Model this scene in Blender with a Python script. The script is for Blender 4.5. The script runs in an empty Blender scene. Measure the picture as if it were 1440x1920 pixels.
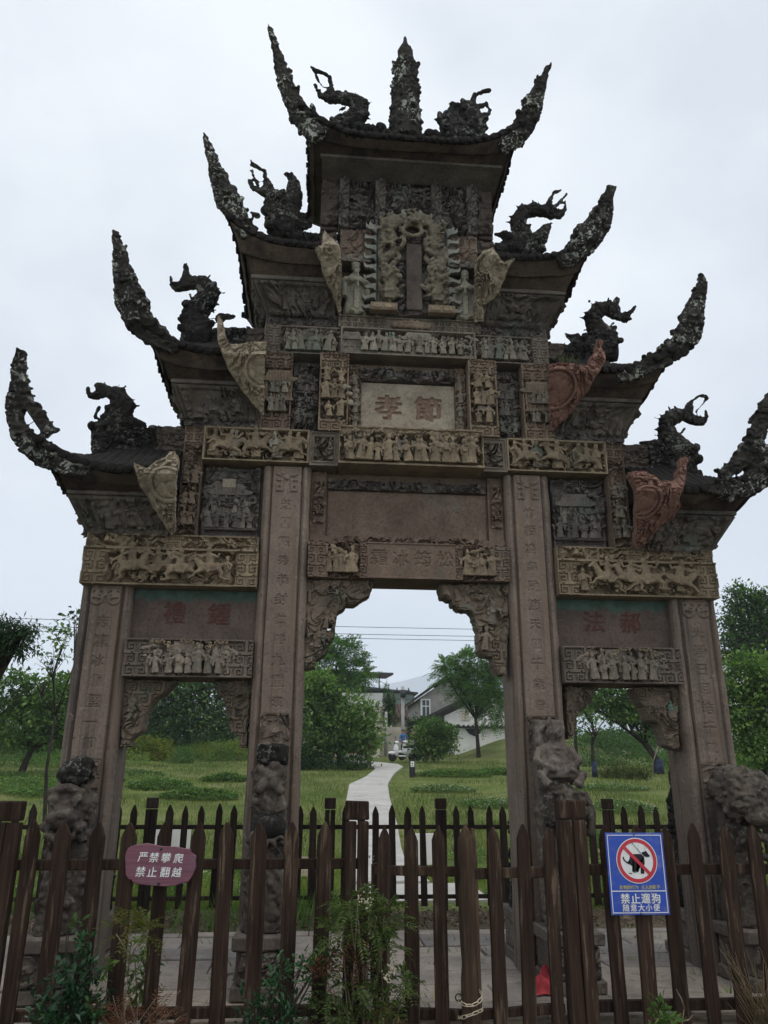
import bpy, bmesh, math, random
import numpy as np
from mathutils import Matrix, Vector, Euler

random.seed(7)
RS = np.random.RandomState
sc = bpy.context.scene
COL = sc.collection
R = math.radians

# ------------------------------------------------------------------ camera
cam_d = bpy.data.cameras.new('camera')
cam = bpy.data.objects.new('camera', cam_d)
COL.objects.link(cam)
cam_d.sensor_fit = 'HORIZONTAL'
cam_d.sensor_width = 36.0
cam_d.lens = 1452.26 / 1440.0 * 36.0
cam_d.clip_start = 0.05
cam_d.clip_end = 9000.0
PITCH, YAW, ROLL = 0.3269, -0.0836, 0.005
CAM = Vector((-0.851, -7.2, 1.6))
fwd = Vector((-math.sin(YAW) * math.cos(PITCH), math.cos(YAW) * math.cos(PITCH), math.sin(PITCH)))
rgt = Vector((math.cos(YAW), math.sin(YAW), 0))
upv = rgt.cross(fwd)
r2 = math.cos(ROLL) * rgt + math.sin(ROLL) * upv
u2 = -math.sin(ROLL) * rgt + math.cos(ROLL) * upv
M = Matrix((r2, u2, -fwd)).transposed().to_4x4()
M.translation = CAM
cam.matrix_world = M
sc.camera = cam

# ------------------------------------------------------------------ sky, sun, exposure
SUN_EL, SUN_AZ = R(68), R(150)
world = bpy.data.worlds.new('World')
sc.world = world
world.use_nodes = True
wn = world.node_tree
wn.nodes.clear()
wo = wn.nodes.new('ShaderNodeOutputWorld')
bg = wn.nodes.new('ShaderNodeBackground')
skyt = wn.nodes.new('ShaderNodeTexSky')
skyt.sky_type = 'NISHITA'
skyt.sun_disc = False
skyt.sun_elevation = SUN_EL
skyt.sun_rotation = SUN_AZ
skm = wn.nodes.new('ShaderNodeVectorMath'); skm.operation = 'SCALE'; skm.inputs['Scale'].default_value = 1.0
wn.links.new(skyt.outputs[0], skm.inputs[0])
tc = wn.nodes.new('ShaderNodeTexCoord')
mp = wn.nodes.new('ShaderNodeMapping'); mp.inputs['Scale'].default_value = (1.6, 1.6, 2.4)
wn.links.new(tc.outputs['Generated'], mp.inputs[0])
n1 = wn.nodes.new('ShaderNodeTexNoise'); n1.inputs['Scale'].default_value = 1.6; n1.inputs['Detail'].default_value = 6; n1.inputs['Roughness'].default_value = 0.5
n1.inputs['Distortion'].default_value = 0.1
wn.links.new(mp.outputs[0], n1.inputs['Vector'])
rp = wn.nodes.new('ShaderNodeValToRGB')
rp.color_ramp.elements[0].position = 0.36; rp.color_ramp.elements[0].color = (8.0, 8.5, 9.2, 1)
rp.color_ramp.elements[1].position = 0.64; rp.color_ramp.elements[1].color = (11.1, 11.5, 11.9, 1)
wn.links.new(n1.outputs['Fac'], rp.inputs[0])
mx = wn.nodes.new('ShaderNodeMix'); mx.data_type = 'RGBA'; mx.inputs['Factor'].default_value = 0.93
wn.links.new(skm.outputs[0], mx.inputs['A']); wn.links.new(rp.outputs[0], mx.inputs['B'])
wn.links.new(mx.outputs['Result'], bg.inputs['Color'])
bg.inputs['Strength'].default_value = 0.1
wn.links.new(bg.outputs[0], wo.inputs[0])

sun_d = bpy.data.lights.new('sun', 'SUN')
sun_d.energy = 1.0
sun_d.angle = R(20)
sun_d.color = (1.0, 0.96, 0.9)
sun = bpy.data.objects.new('sun', sun_d)
COL.objects.link(sun)
# sun_rotation is measured from +Y towards +X in the sky texture
sdir = Vector((math.sin(SUN_AZ) * math.cos(SUN_EL), math.cos(SUN_AZ) * math.cos(SUN_EL), math.sin(SUN_EL)))
sun.rotation_euler = sdir.to_track_quat('Z', 'Y').to_euler()

sc.view_settings.view_transform = 'Standard'
sc.view_settings.look = 'None'
sc.view_settings.exposure = 0.0
sc.view_settings.gamma = 1.0
sc.view_settings.use_curve_mapping = False
sc.cycles.max_bounces = 6
sc.cycles.diffuse_bounces = 3
sc.cycles.transparent_max_bounces = 8
sc.cycles.volume_bounces = 1

# ------------------------------------------------------------------ objects and tags
def ob(name, me, parent=None, label=None, cat=None, group=None, kind=None, mat=None, loc=None, rot=None, scale=None):
    o = bpy.data.objects.new(name, me)
    COL.objects.link(o)
    if parent is not None:
        o.parent = parent
    if label: o['label'] = label
    if cat: o['category'] = cat
    if group: o['group'] = group
    if kind: o['kind'] = kind
    if mat is not None and me is not None:
        if len(me.materials) == 0:
            me.materials.append(mat)
        else:
            me.materials[0] = mat
    if loc is not None: o.location = loc
    if rot is not None: o.rotation_euler = rot
    if scale is not None: o.scale = scale
    return o

def thing(name, label, cat, loc=(0, 0, 0), rz=0.0, group=None):
    return ob(name, None, None, label, cat, group, loc=loc, rot=(0, 0, rz))

# ------------------------------------------------------------------ noise in numpy
_T2 = [RS(100 + i).rand(256, 256) for i in range(6)]
_T3 = RS(55).rand(32, 32, 32)
def vn2(x, y, s=0):
    T = _T2[s % 6]
    xi = np.floor(x).astype(int); yi = np.floor(y).astype(int)
    fx = x - xi; fy = y - yi
    fx = fx * fx * (3 - 2 * fx); fy = fy * fy * (3 - 2 * fy)
    xi = (xi + 37 * s) & 255; yi = (yi + 91 * s) & 255
    x1 = (xi + 1) & 255; y1 = (yi + 1) & 255
    return (T[xi, yi] * (1 - fx) + T[x1, yi] * fx) * (1 - fy) + (T[xi, y1] * (1 - fx) + T[x1, y1] * fx) * fy
def fbm2(x, y, s=0, o=3):
    a = 0; w = 1; t = 0
    for i in range(o):
        a = a + w * vn2(x * 2 ** i, y * 2 ** i, s + i); t += w; w *= .5
    return a / t
def vn3(p):
    i = np.floor(p).astype(int); f = p - i; f = f * f * (3 - 2 * f)
    r = 0
    for dx in (0, 1):
        for dy in (0, 1):
            for dz in (0, 1):
                wgt = (f[:, 0] if dx else 1 - f[:, 0]) * (f[:, 1] if dy else 1 - f[:, 1]) * (f[:, 2] if dz else 1 - f[:, 2])
                r = r + wgt * _T3[(i[:, 0] + dx) & 31, (i[:, 1] + dy) & 31, (i[:, 2] + dz) & 31]
    return r
def worley(x, y, s=0):
    xi = np.floor(x).astype(int); yi = np.floor(y).astype(int)
    T, U = _T2[s % 6], _T2[(s + 1) % 6]
    d1 = np.full(x.shape, 9.)
    for dx in (-1, 0, 1):
        for dy in (-1, 0, 1):
            a = (xi + dx) & 255; b = (yi + dy) & 255
            d = np.hypot(xi + dx + T[a, b] - x, yi + dy + U[a, b] - y)
            d1 = np.minimum(d1, d)
    return d1
def sstep(a, b, x):
    t = np.clip((x - a) / (b - a), 0, 1)
    return t * t * (3 - 2 * t)

# ------------------------------------------------------------------ mesh building
def mesh_np(name, V, quads=None, tris=None, smooth=True, attr=None):
    me = bpy.data.meshes.new(name)
    V = np.asarray(V, dtype=np.float32).reshape(-1, 3)
    loops = []; starts = []; tot = 0
    nq = 0 if quads is None else len(quads); nt_ = 0 if tris is None else len(tris)
    if nq: loops.append(np.asarray(quads, dtype=np.int32).ravel())
    if nt_: loops.append(np.asarray(tris, dtype=np.int32).ravel())
    L = np.concatenate(loops)
    st = np.concatenate([np.arange(nq) * 4, nq * 4 + np.arange(nt_) * 3]).astype(np.int32)
    tt = np.concatenate([np.full(nq, 4), np.full(nt_, 3)]).astype(np.int32)
    me.vertices.add(len(V)); me.vertices.foreach_set('co', V.ravel())
    me.loops.add(len(L)); me.loops.foreach_set('vertex_index', L)
    me.polygons.add(nq + nt_); me.polygons.foreach_set('loop_start', st); me.polygons.foreach_set('loop_total', tt)
    me.polygons.foreach_set('use_smooth', np.full(nq + nt_, bool(smooth)))
    if attr is not None:
        for k, v in attr.items():
            a = me.attributes.new(k, 'FLOAT', 'FACE')
            a.data.foreach_set('value', np.asarray(v, dtype=np.float32))
    me.update(calc_edges=True)
    return me

class MB:
    """collects simple solids, then gives one mesh"""
    def __init__(s): s.V = []; s.F = []
    def add(s, V, F):
        n = len(s.V); s.V += [tuple(map(float, v)) for v in V]; s.F += [tuple(i + n for i in f) for f in F]; return s
    def box(s, x0, x1, y0, y1, z0, z1, M=None):
        V = [(x0, y0, z0), (x1, y0, z0), (x1, y1, z0), (x0, y1, z0), (x0, y0, z1), (x1, y0, z1), (x1, y1, z1), (x0, y1, z1)]
        if M is not None: V = [M @ Vector(v) for v in V]
        return s.add(V, [(0, 3, 2, 1), (4, 5, 6, 7), (0, 1, 5, 4), (1, 2, 6, 5), (2, 3, 7, 6), (3, 0, 4, 7)])
    def tube(s, pts, rad, n=8, fl=(1, 1, 1), cap=True):
        P = [Vector(p) for p in pts]
        if not hasattr(rad, '__len__'): rad = [rad] * len(P)
        V = []; F = []
        prev = None
        for i, p in enumerate(P):
            t = (P[min(i + 1, len(P) - 1)] - P[max(i - 1, 0)])
            t = t.normalized() if t.length > 1e-9 else Vector((0, 0, 1))
            a = prev if prev is not None else (Vector((0, 1, 0)) if abs(t.y) < .9 else Vector((1, 0, 0)))
            a = (a - a.dot(t) * t).normalized(); prev = a
            b = t.cross(a)
            for k in range(n):
                th = 2 * math.pi * k / n
                d = (math.cos(th) * a + math.sin(th) * b) * rad[i]
                V.append((p.x + d.x * fl[0], p.y + d.y * fl[1], p.z + d.z * fl[2]))
        m = len(P)
        for i in range(m - 1):
            for k in range(n):
                F.append((i * n + k, i * n + (k + 1) % n, (i + 1) * n + (k + 1) % n, (i + 1) * n + k))
        if cap:
            V.append(tuple(P[0])); V.append(tuple(P[-1]))
            for k in range(n):
                F.append((m * n, (k + 1) % n, k)); F.append((m * n + 1, (m - 1) * n + k, (m - 1) * n + (k + 1) % n))
        return s.add(V, F)
    def ell(s, c, r, nu=12, nv=8, M=None):
        V = []; F = []
        if not hasattr(r, '__len__'): r = (r, r, r)
        for j in range(nv + 1):
            ph = math.pi * j / nv
            for k in range(nu):
                th = 2 * math.pi * k / nu
                v = Vector((math.sin(ph) * math.cos(th) * r[0], math.sin(ph) * math.sin(th) * r[1], math.cos(ph) * r[2]))
                if M is not None: v = M @ v
                V.append((v.x + c[0], v.y + c[1], v.z + c[2]))
        for j in range(nv):
            for k in range(nu):
                F.append((j * nu + k, (j + 1) * nu + k, (j + 1) * nu + (k + 1) % nu, j * nu + (k + 1) % nu))
        return s.add(V, F)
    def loft(s, rings, n=14, fold=0.0, nf=9):
        """rings: (cx, cy, z, rx, ry)"""
        V = []; F = []
        for (cx, cy, z, rx, ry) in rings:
            for k in range(n):
                th = 2 * math.pi * k / n
                q = 1 + fold * math.sin(nf * th)
                V.append((cx + rx * q * math.cos(th), cy + ry * q * math.sin(th), z))
        m = len(rings)
        for i in range(m - 1):
            for k in range(n):
                F.append((i * n + k, i * n + (k + 1) % n, (i + 1) * n + (k + 1) % n, (i + 1) * n + k))
        F.append(tuple(range(n))[::-1]); F.append(tuple(range((m - 1) * n, m * n)))
        return s.add(V, F)
    def prism(s, poly, y0, y1):
        """polygon in x, z extruded along y"""
        n = len(poly)
        V = [(x, y0, z) for x, z in poly] + [(x, y1, z) for x, z in poly]
        F = [tuple(range(n)), tuple(range(2 * n - 1, n - 1, -1))]
        for k in range(n):
            F.append((k, k + n, (k + 1) % n + n, (k + 1) % n))
        return s.add(V, F)
    def mesh(s, name='mesh', smooth=False, bevel=0.0, seg=1, fix=True):
        me = bpy.data.meshes.new(name)
        me.from_pydata(s.V, [], s.F)
        if fix or bevel:
            bm = bmesh.new(); bm.from_mesh(me)
            if fix: bmesh.ops.recalc_face_normals(bm, faces=bm.faces)
            if bevel:
                ed = [e for e in bm.edges if len(e.link_faces) == 2 and e.calc_face_angle(0) > .5]
                bmesh.ops.bevel(bm, geom=ed, offset=bevel, segments=seg, affect='EDGES', profile=.6)
            bm.to_mesh(me); bm.free()
        if smooth:
            me.polygons.foreach_set('use_smooth', [True] * len(me.polygons))
        me.update()
        return me

def displace(me, amp, scale, off=(0, 0, 0), amp2=0, scale2=1):
    n = len(me.vertices)
    co = np.empty(n * 3, np.float32); me.vertices.foreach_get('co', co); co = co.reshape(-1, 3)
    no = np.empty(n * 3, np.float32); me.vertex_normals.foreach_get('vector', no); no = no.reshape(-1, 3)
    q = co + np.array(off)
    d = (vn3(q * scale) - .5) * 2 * amp
    if amp2: d = d + (vn3(q * scale2 + 7.3) - .5) * 1.2 * amp2 - amp2 * 2.2 * (1 - np.abs(2 * vn3(q * scale2 * .55 + 3.1) - 1)) ** 5
    me.vertices.foreach_set('co', (co + no * d[:, None]).astype(np.float32).ravel())
    me.update()
    return me

def remesh(mb, voxel, name='carving', amp=0, scale=1, amp2=0, scale2=1, off=(0, 0, 0), smooth=True, sm=1):
    me = mb.mesh(name)
    o = bpy.data.objects.new('tmp_shape', me); COL.objects.link(o)
    md = o.modifiers.new('r', 'REMESH'); md.mode = 'VOXEL'; md.voxel_size = voxel
    if sm:
        s2 = o.modifiers.new('s', 'SMOOTH'); s2.iterations = sm; s2.factor = .5
    dg = bpy.context.evaluated_depsgraph_get()
    out = bpy.data.meshes.new_from_object(o.evaluated_get(dg))
    bpy.data.objects.remove(o); bpy.data.meshes.remove(me)
    out.name = name
    if amp: displace(out, amp, scale, off, amp2, scale2)
    out.polygons.foreach_set('use_smooth', [smooth] * len(out.polygons))
    return out

def slabnoise(me, cuts, amp, scale, off=(0, 0, 0)):
    """subdivide a blocky mesh and roughen it, so that stone edges are worn"""
    bm = bmesh.new(); bm.from_mesh(me)
    bmesh.ops.subdivide_edges(bm, edges=bm.edges[:], cuts=cuts, use_grid_fill=True)
    bm.to_mesh(me); bm.free()
    return displace(me, amp, scale, off)

# ------------------------------------------------------------------ carved height fields
def relief(name, x0, x1, z0, z1, y, Hf, mat, parent, depth=.08, res=.008, P=None, paint=None, label=None, smooth=False):
    nx = max(3, int(round((x1 - x0) / res)) + 1); nz = max(3, int(round((z1 - z0) / res)) + 1)
    if not callable(Hf): nz, nx = Hf.shape
    X, Z = np.meshgrid(np.linspace(x0, x1, nx), np.linspace(z0, z1, nz))
    H = Hf(X - x0, Z - z0, x1 - x0, z1 - z0) if callable(Hf) else Hf
    H = np.broadcast_to(H, X.shape)
    f = P or (lambda x, h, z: (x, y - h, z))
    A = np.stack(np.broadcast_arrays(*f(X, H, Z)), -1).reshape(-1, 3)
    I = np.arange(nx * nz).reshape(nz, nx)
    Q = np.stack([I[:-1, :-1], I[:-1, 1:], I[1:, 1:], I[1:, :-1]], -1).reshape(-1, 4)
    ring = np.concatenate([I[0, :-1], I[:-1, -1], I[-1, :0:-1], I[:0:-1, 0]])
    Xr, Zr = X.ravel()[ring], Z.ravel()[ring]
    B = np.stack(np.broadcast_arrays(*f(Xr, np.full(Xr.shape, -depth), Zr)), -1)
    n = len(A); m = len(ring)
    k = np.arange(m); k1 = (k + 1) % m
    S = np.stack([ring[k1], ring[k], n + k, n + k1], -1)
    at = None
    if paint is not None:
        pf = (paint[:-1, :-1] + paint[1:, 1:]) / 2
        at = {'paint': np.concatenate([pf.ravel(), np.zeros(m)])}
    me = mesh_np(name, np.concatenate([A, B]), np.concatenate([Q, S]), smooth=smooth, attr=at)
    return ob(name, me, parent, label, mat=mat)

def inpoly(X, Z, poly):
    ins = np.zeros(X.shape, bool); n = len(poly)
    for i in range(n):
        x1, z1 = poly[i]; x2, z2 = poly[(i + 1) % n]
        if z1 == z2: continue
        c = ((z1 > Z) != (z2 > Z)) & (X < (x2 - x1) * (Z - z1) / (z2 - z1) + x1)
        ins ^= c
    return ins

def cutout(name, mask, X, Z, H, thick, mat, parent, P, paint=None, label=None):
    """mask of cells; front face carved by H, flat back, walls round the outline"""
    nz, nx = X.shape
    I = np.arange(nx * nz).reshape(nz, nx)
    Fq = np.stack([I[:-1, :-1], I[:-1, 1:], I[1:, 1:], I[1:, :-1]], -1)[mask]
    A = np.stack(np.broadcast_arrays(*P(X, H, Z)), -1).reshape(-1, 3)
    B = np.stack(np.broadcast_arrays(*P(X, np.full(X.shape, -thick), Z)), -1).reshape(-1, 3)
    N = nx * nz
    W = []
    mp_ = np.pad(mask, 1)
    for (dz, dx, a, b) in ((-1, 0, (0, 0), (0, 1)), (0, 1, (0, 1), (1, 1)), (1, 0, (1, 1), (1, 0)), (0, -1, (1, 0), (0, 0))):
        nb = mp_[1 + dz:1 + dz + mask.shape[0], 1 + dx:1 + dx + mask.shape[1]]
        e = mask & ~nb
        j, i = np.nonzero(e)
        va = I[j + a[0], i + a[1]]; vb = I[j + b[0], i + b[1]]
        W.append(np.stack([vb, va, va + N, vb + N], -1))
    Q = np.concatenate([Fq, Fq[:, ::-1] + N] + W)
    used, inv = np.unique(Q, return_inverse=True)
    V = np.concatenate([A, B])[used]
    me = mesh_np(name, V, inv.reshape(-1, 4), smooth=False)
    return ob(name, me, parent, label, mat=mat)

def blur(H, n=1):
    for _ in range(n):
        p = np.pad(H, 1, mode='edge')
        H = (p[:-2, 1:-1] + p[2:, 1:-1] + p[1:-1, :-2] + p[1:-1, 2:] + 2 * H) / 6
    return H
_FR = ["11111110", "10000010", "10111010", "10101010", "10100010", "10111110", "10000000", "11101111"]
_FRA = np.array([[int(c) for c in r] for r in _FR])
def h_fret(u, v, cell=.016, d=.014, s=0):
    i = np.floor(u / cell).astype(int); j = np.floor(v / cell).astype(int)
    blk = ((i // 8 + j // 8) & 1)
    ii = np.where(blk, 7 - (i & 7), i & 7)
    h = _FRA[j & 7, ii] * d
    return h - .005 * fbm2(u * 14, v * 14, s) + .004
def h_scroll(u, v, f=9., d=.03, s=0):
    wx = fbm2(u * f * .7, v * f * .7, s, 2); wy = fbm2(u * f * .7 + 19, v * f * .7 + 7, s + 1, 2)
    a = fbm2(u * f + 2.6 * wx, v * f + 2.6 * wy, s + 2, 2)
    r = 1 - np.abs(2 * ((a * 3.6) % 1) - 1)
    b = sstep(.34, .56, fbm2(u * f * 1.1 + 31, v * f * 1.1, s + 3, 2))
    a2 = fbm2(u * f * 2.3 + 1.8 * wy + 5, v * f * 2.3 + 1.8 * wx, s + 1, 2)
    r2 = 1 - np.abs(2 * ((a2 * 3.0) % 1) - 1)
    return d * 1.35 * (sstep(.30, .55, r) * (.35 + .65 * b) + .35 * sstep(.35, .65, r2) * b)
def h_lumps(u, v, f=22., d=.03, s=0):
    w = worley(u * f + .5 * vn2(u * f, v * f, s), v * f, s)
    return d * np.sqrt(np.clip(1 - (w / .75) ** 2, 0, 1)) * (.5 + .5 * vn2(u * f * .6, v * f * .6, s + 2))
def h_frame(u, v, w, h, b=.025, d=.018):
    e = np.minimum(np.minimum(u, w - u), np.minimum(v, h - v))
    return d * (1 - sstep(b * .8, b, e))
def h_worn(u, v, d=.004, s=0):
    return d * (fbm2(u * 9, v * 9, s, 3) - .5)

# ------------------------------------------------------------------ characters
_CH = {}
def char_tris(ch):
    k = ch
    if k in _CH: return _CH[k]
    c = bpy.data.curves.new('glyph', 'FONT'); c.body = ch; c.resolution_u = 4
    o = bpy.data.objects.new('glyph', c); COL.objects.link(o)
    dg = bpy.context.evaluated_depsgraph_get()
    me = bpy.data.meshes.new_from_object(o.evaluated_get(dg))
    me.calc_loop_triangles()
    V = np.array([v.co[:2] for v in me.vertices]) if len(me.vertices) else np.zeros((0, 2))
    T = np.array([t.vertices[:] for t in me.loop_triangles], dtype=int).reshape(-1, 3)
    bpy.data.objects.remove(o); bpy.data.curves.remove(c); bpy.data.meshes.remove(me)
    if len(V):
        V = V - (V.min(0) + V.max(0)) / 2
        V = V / max(np.ptp(V[:, 0]), np.ptp(V[:, 1]), .45)
    _CH[k] = (V, T)
    return _CH[k]
_BOLD = ((-1, -.6), (1, -.6), (-1, .6), (1, .6))
def rast(X, Z, items):
    """items: (char, cx, cz, size[, bold, xscale]) -> 0/1 mask on the grid"""
    Mk = np.zeros(X.shape)
    xs = X[0]; zs = Z[:, 0]
    for it in items:
        ch, cx, cz, sz = it[:4]
        V, T = char_tris(ch)
        bo = it[4] if len(it) > 4 else 0.0
        V = np.concatenate([V + np.array(o) * bo for o in _BOLD]) if bo else V
        T = np.concatenate([T + k * (len(V) // 4) for k in range(4)]) if bo else T
        for t in T:
            p = V[t] * sz * np.array([it[5] if len(it) > 5 else 1, 1]) + np.array([cx, cz])
            i0, i1 = np.searchsorted(xs, [p[:, 0].min() - 1e-9, p[:, 0].max() + 1e-9]); j0, j1 = np.searchsorted(zs, [p[:, 1].min() - 1e-9, p[:, 1].max() + 1e-9])
            if i1 <= i0 or j1 <= j0: continue
            gx, gz = np.meshgrid(xs[i0:i1], zs[j0:j1])
            e = []
            for k in range(3):
                a, b = p[k], p[(k + 1) % 3]
                e.append((b[0] - a[0]) * (gz - a[1]) - (b[1] - a[1]) * (gx - a[0]))
            ins = ((e[0] >= 0) & (e[1] >= 0) & (e[2] >= 0)) | ((e[0] <= 0) & (e[1] <= 0) & (e[2] <= 0))
            Mk[j0:j1, i0:i1] = np.maximum(Mk[j0:j1, i0:i1], ins)
    return Mk
def lettering(items, y=0.0, shear=0.0):
    """flat printed characters in the x, z plane"""
    V = []; T = []; n = 0
    for it in items:
        ch, cx, cz, sz = it[:4]
        v0, t = char_tris(ch)
        bo = it[4] if len(it) > 4 else 0.0
        for q, of in enumerate(_BOLD if bo else ((0, 0),)):
            v = v0 + np.array(of) * bo
            a = np.stack([v[:, 0] * sz * (it[5] if len(it) > 5 else 1) + shear * v[:, 1] * sz + cx, np.full(len(v), y - q * .00012), v[:, 1] * sz + cz], -1)
            V.append(a); T.append(t + n); n += len(a)
    return mesh_np('lettering', np.concatenate(V), tris=np.concatenate(T), smooth=False)

# ------------------------------------------------------------------ materials
class NT:
    def __init__(s, name):
        s.m = bpy.data.materials.new(name); s.m.use_nodes = True
        s.t = s.m.node_tree; s.t.nodes.clear()
        s.out = s.n('OutputMaterial')
    def n(s, typ, **kw):
        nd = s.t.nodes.new('ShaderNode' + typ)
        for k, v in kw.items():
            if k in nd.inputs.keys(): s.set(nd.inputs[k], v)
            else: setattr(nd, k, v)
        return nd
    def set(s, inp, v):
        if isinstance(v, bpy.types.NodeSocket): s.t.links.new(v, inp)
        else: inp.default_value = v
    def noise(s, vec, scale, detail=4, rough=.55, dist=0):
        nd = s.n('TexNoise', Scale=scale, Detail=detail, Roughness=rough, Distortion=dist)
        s.set(nd.inputs['Vector'], vec); return nd.outputs['Fac']
    def ramp(s, fac, stops):
        nd = s.n('ValToRGB'); s.set(nd.inputs[0], fac)
        e = nd.color_ramp.elements
        while len(e) < len(stops): e.new(.5)
        for k, (p, c) in enumerate(stops):
            e[k].position = p; e[k].color = tuple(c) + ((1,) if len(c) == 3 else ())
        return nd.outputs[0]
    def rng(s, fac, a, b, c=0., d=1., smooth=True):
        nd = s.n('MapRange'); nd.interpolation_type = 'SMOOTHSTEP' if smooth else 'LINEAR'
        s.set(nd.inputs[0], fac)
        for k, v in zip((1, 2, 3, 4), (a, b, c, d)): s.set(nd.inputs[k], v)
        return nd.outputs[0]
    def mix(s, fac, a, b, blend='MIX'):
        nd = s.n('Mix'); nd.data_type = 'RGBA'; nd.blend_type = blend
        s.set(nd.inputs[0], fac)
        for inp, v in ((nd.inputs['A'], a), (nd.inputs['B'], b)):
            if isinstance(v, (tuple, list)): v = tuple(v) + ((1,) if len(v) == 3 else ())
            s.set(inp, v)
        return nd.outputs['Result']
    def math(s, op, a, b=0.):
        nd = s.n('Math', operation=op); s.set(nd.inputs[0], a); s.set(nd.inputs[1], b); return nd.outputs[0]
    def mapv(s, vec, scale=(1, 1, 1), loc=(0, 0, 0), rot=(0, 0, 0)):
        nd = s.n('Mapping'); s.set(nd.inputs[0], vec); nd.inputs['Scale'].default_value = scale; nd.inputs['Location'].default_value = loc; nd.inputs['Rotation'].default_value = rot
        return nd.outputs[0]
    def pos(s): return s.n('NewGeometry').outputs['Position']
    def bump(s, h, dist=.01, strength=1.0):
        nd = s.n('Bump', Strength=strength, Distance=dist); s.set(nd.inputs['Height'], h); return nd.outputs[0]
    def bsdf(s, col, rough=.9, normal=None, spec=.25, metal=0.):
        nd = s.n('BsdfPrincipled')
        if isinstance(col, (tuple, list)): col = tuple(col) + ((1,) if len(col) == 3 else ())
        s.set(nd.inputs['Base Color'], col); s.set(nd.inputs['Roughness'], rough)
        nd.inputs['Specular IOR Level'].default_value = spec; nd.inputs['Metallic'].default_value = metal
        if normal is not None: s.set(nd.inputs['Normal'], normal)
        s.t.links.new(nd.outputs[0], s.out.inputs[0]); return nd

def stone(name, c1, c2, c3, scale=2.0, verd=False, chips=False, stain=(.018, .016, .015), stain_amt=.5, stain_lo=.52, lichen=0., lichen_col=(.24, .26, .21), bump=.5, streak=False, objvar=.12, paint=None, green=0., spec=.2):
    t = NT(name); p = t.pos()
    col = t.ramp(t.noise(p, scale, 5, .6), [(.3, c1), (.5, c2), (.72, c3)])
    fine = t.noise(p, 38, 4, .65)
    col = t.mix(1., col, t.ramp(fine, [(.28, (.62, .61, .6)), (.5, (1, 1, 1)), (.75, (1.22, 1.2, 1.17))]), 'MULTIPLY')
    if streak:
        sp = t.mapv(p, (7, 7, .35))
        col = t.mix(t.rng(t.noise(sp, 1.6, 4, .6), .42, .68, 0, .8), col, (.155, .115, .086))
        sp2 = t.mapv(p, (10, 10, .25), (3, 1, 0))
        col = t.mix(t.rng(t.noise(sp2, 1.3, 4, .6), .5, .7, 0, .8), col, (.052, .047, .045))
    if green:
        col = t.mix(t.rng(t.noise(t.mapv(p, (1, 1, 1), (5, 2, 9)), 3.3, 4, .6), .56, .70, 0, green), col, (.10, .155, .125))
    if verd:  # copper-green run-off stain along the head of the panel
        zz = t.n('SeparateXYZ'); t.set(zz.inputs[0], p)
        e = t.math('ADD', zz.outputs[2], t.math('MULTIPLY', t.noise(t.mapv(p, (1, 1, .5)), 9, 4), .16))
        col = t.mix(t.rng(e, 3.20, 3.25, 0, .85), col, t.ramp(t.noise(p, 12, 3), [(.3, (.035, .075, .062)), (.7, (.075, .135, .11))]))
    if stain_amt:
        sv = t.mapv(p, (1.5, 1.5, .9), (1, 7, 2))
        sf = t.rng(t.math('ADD', t.math('MULTIPLY', t.noise(sv, 1.5, 6, .65), .6), t.math('MULTIPLY', t.noise(sv, 8, 5, .65), .4)), stain_lo, stain_lo + .18, 0, stain_amt)
        col = t.mix(sf, col, stain)
    if lichen:
        big = t.rng(t.noise(t.mapv(p, (1, 1, 1), (9, 4, 3)), 3.0, 3), .42, .62)
        sm = t.math('MAXIMUM', t.rng(t.noise(p, 15, 3, .55), .575, .605), t.rng(t.noise(p, 38, 2, .5), .60, .63))
        lf = t.math('MULTIPLY', big, t.math('MULTIPLY', sm, lichen))
        col = t.mix(lf, col, t.ramp(t.noise(p, 9, 2), [(.35, lichen_col), (.65, (.33, .34, .31))]))
    if objvar:
        rnd = t.n('ObjectInfo').outputs['Random']
        col = t.mix(1., col, t.ramp(rnd, [(0, (1 - objvar,) * 3), (1, (1 + objvar, 1 + objvar * .95, 1 + objvar * .85))]), 'MULTIPLY')
    if chips:
        ch_ = t.math('MULTIPLY', t.rng(t.noise(t.mapv(p, (1, 1, 1), (2, 8, 5)), 17, 4, .6), .60, .66), t.rng(t.noise(t.mapv(p, (1, 1, 1), (6, 1, 4)), 2.2, 3), .45, .62, 0, .6))
        col = t.mix(ch_, col, (.26, .215, .18))
        col = t.mix(t.rng(t.noise(t.mapv(p, (1, 1, 1), (12, 3, 1)), 21, 3, .6), .66, .70, 0, .8), col, (.045, .038, .034))
    if paint is not None:
        at = t.n('Attribute', attribute_name='paint').outputs['Fac']
        col = t.mix(t.math('MULTIPLY', at, t.rng(t.noise(p, 30, 3), .25, .6, .45, 1.)), col, paint)
    hb = t.math('ADD', t.math('MULTIPLY', t.noise(p, 14, 5, .6), .6), t.math('MULTIPLY', t.noise(p, 70, 3, .6), .4))
    t.bsdf(col, .92, t.bump(hb, .012, bump), spec)
    return t.m

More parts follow.
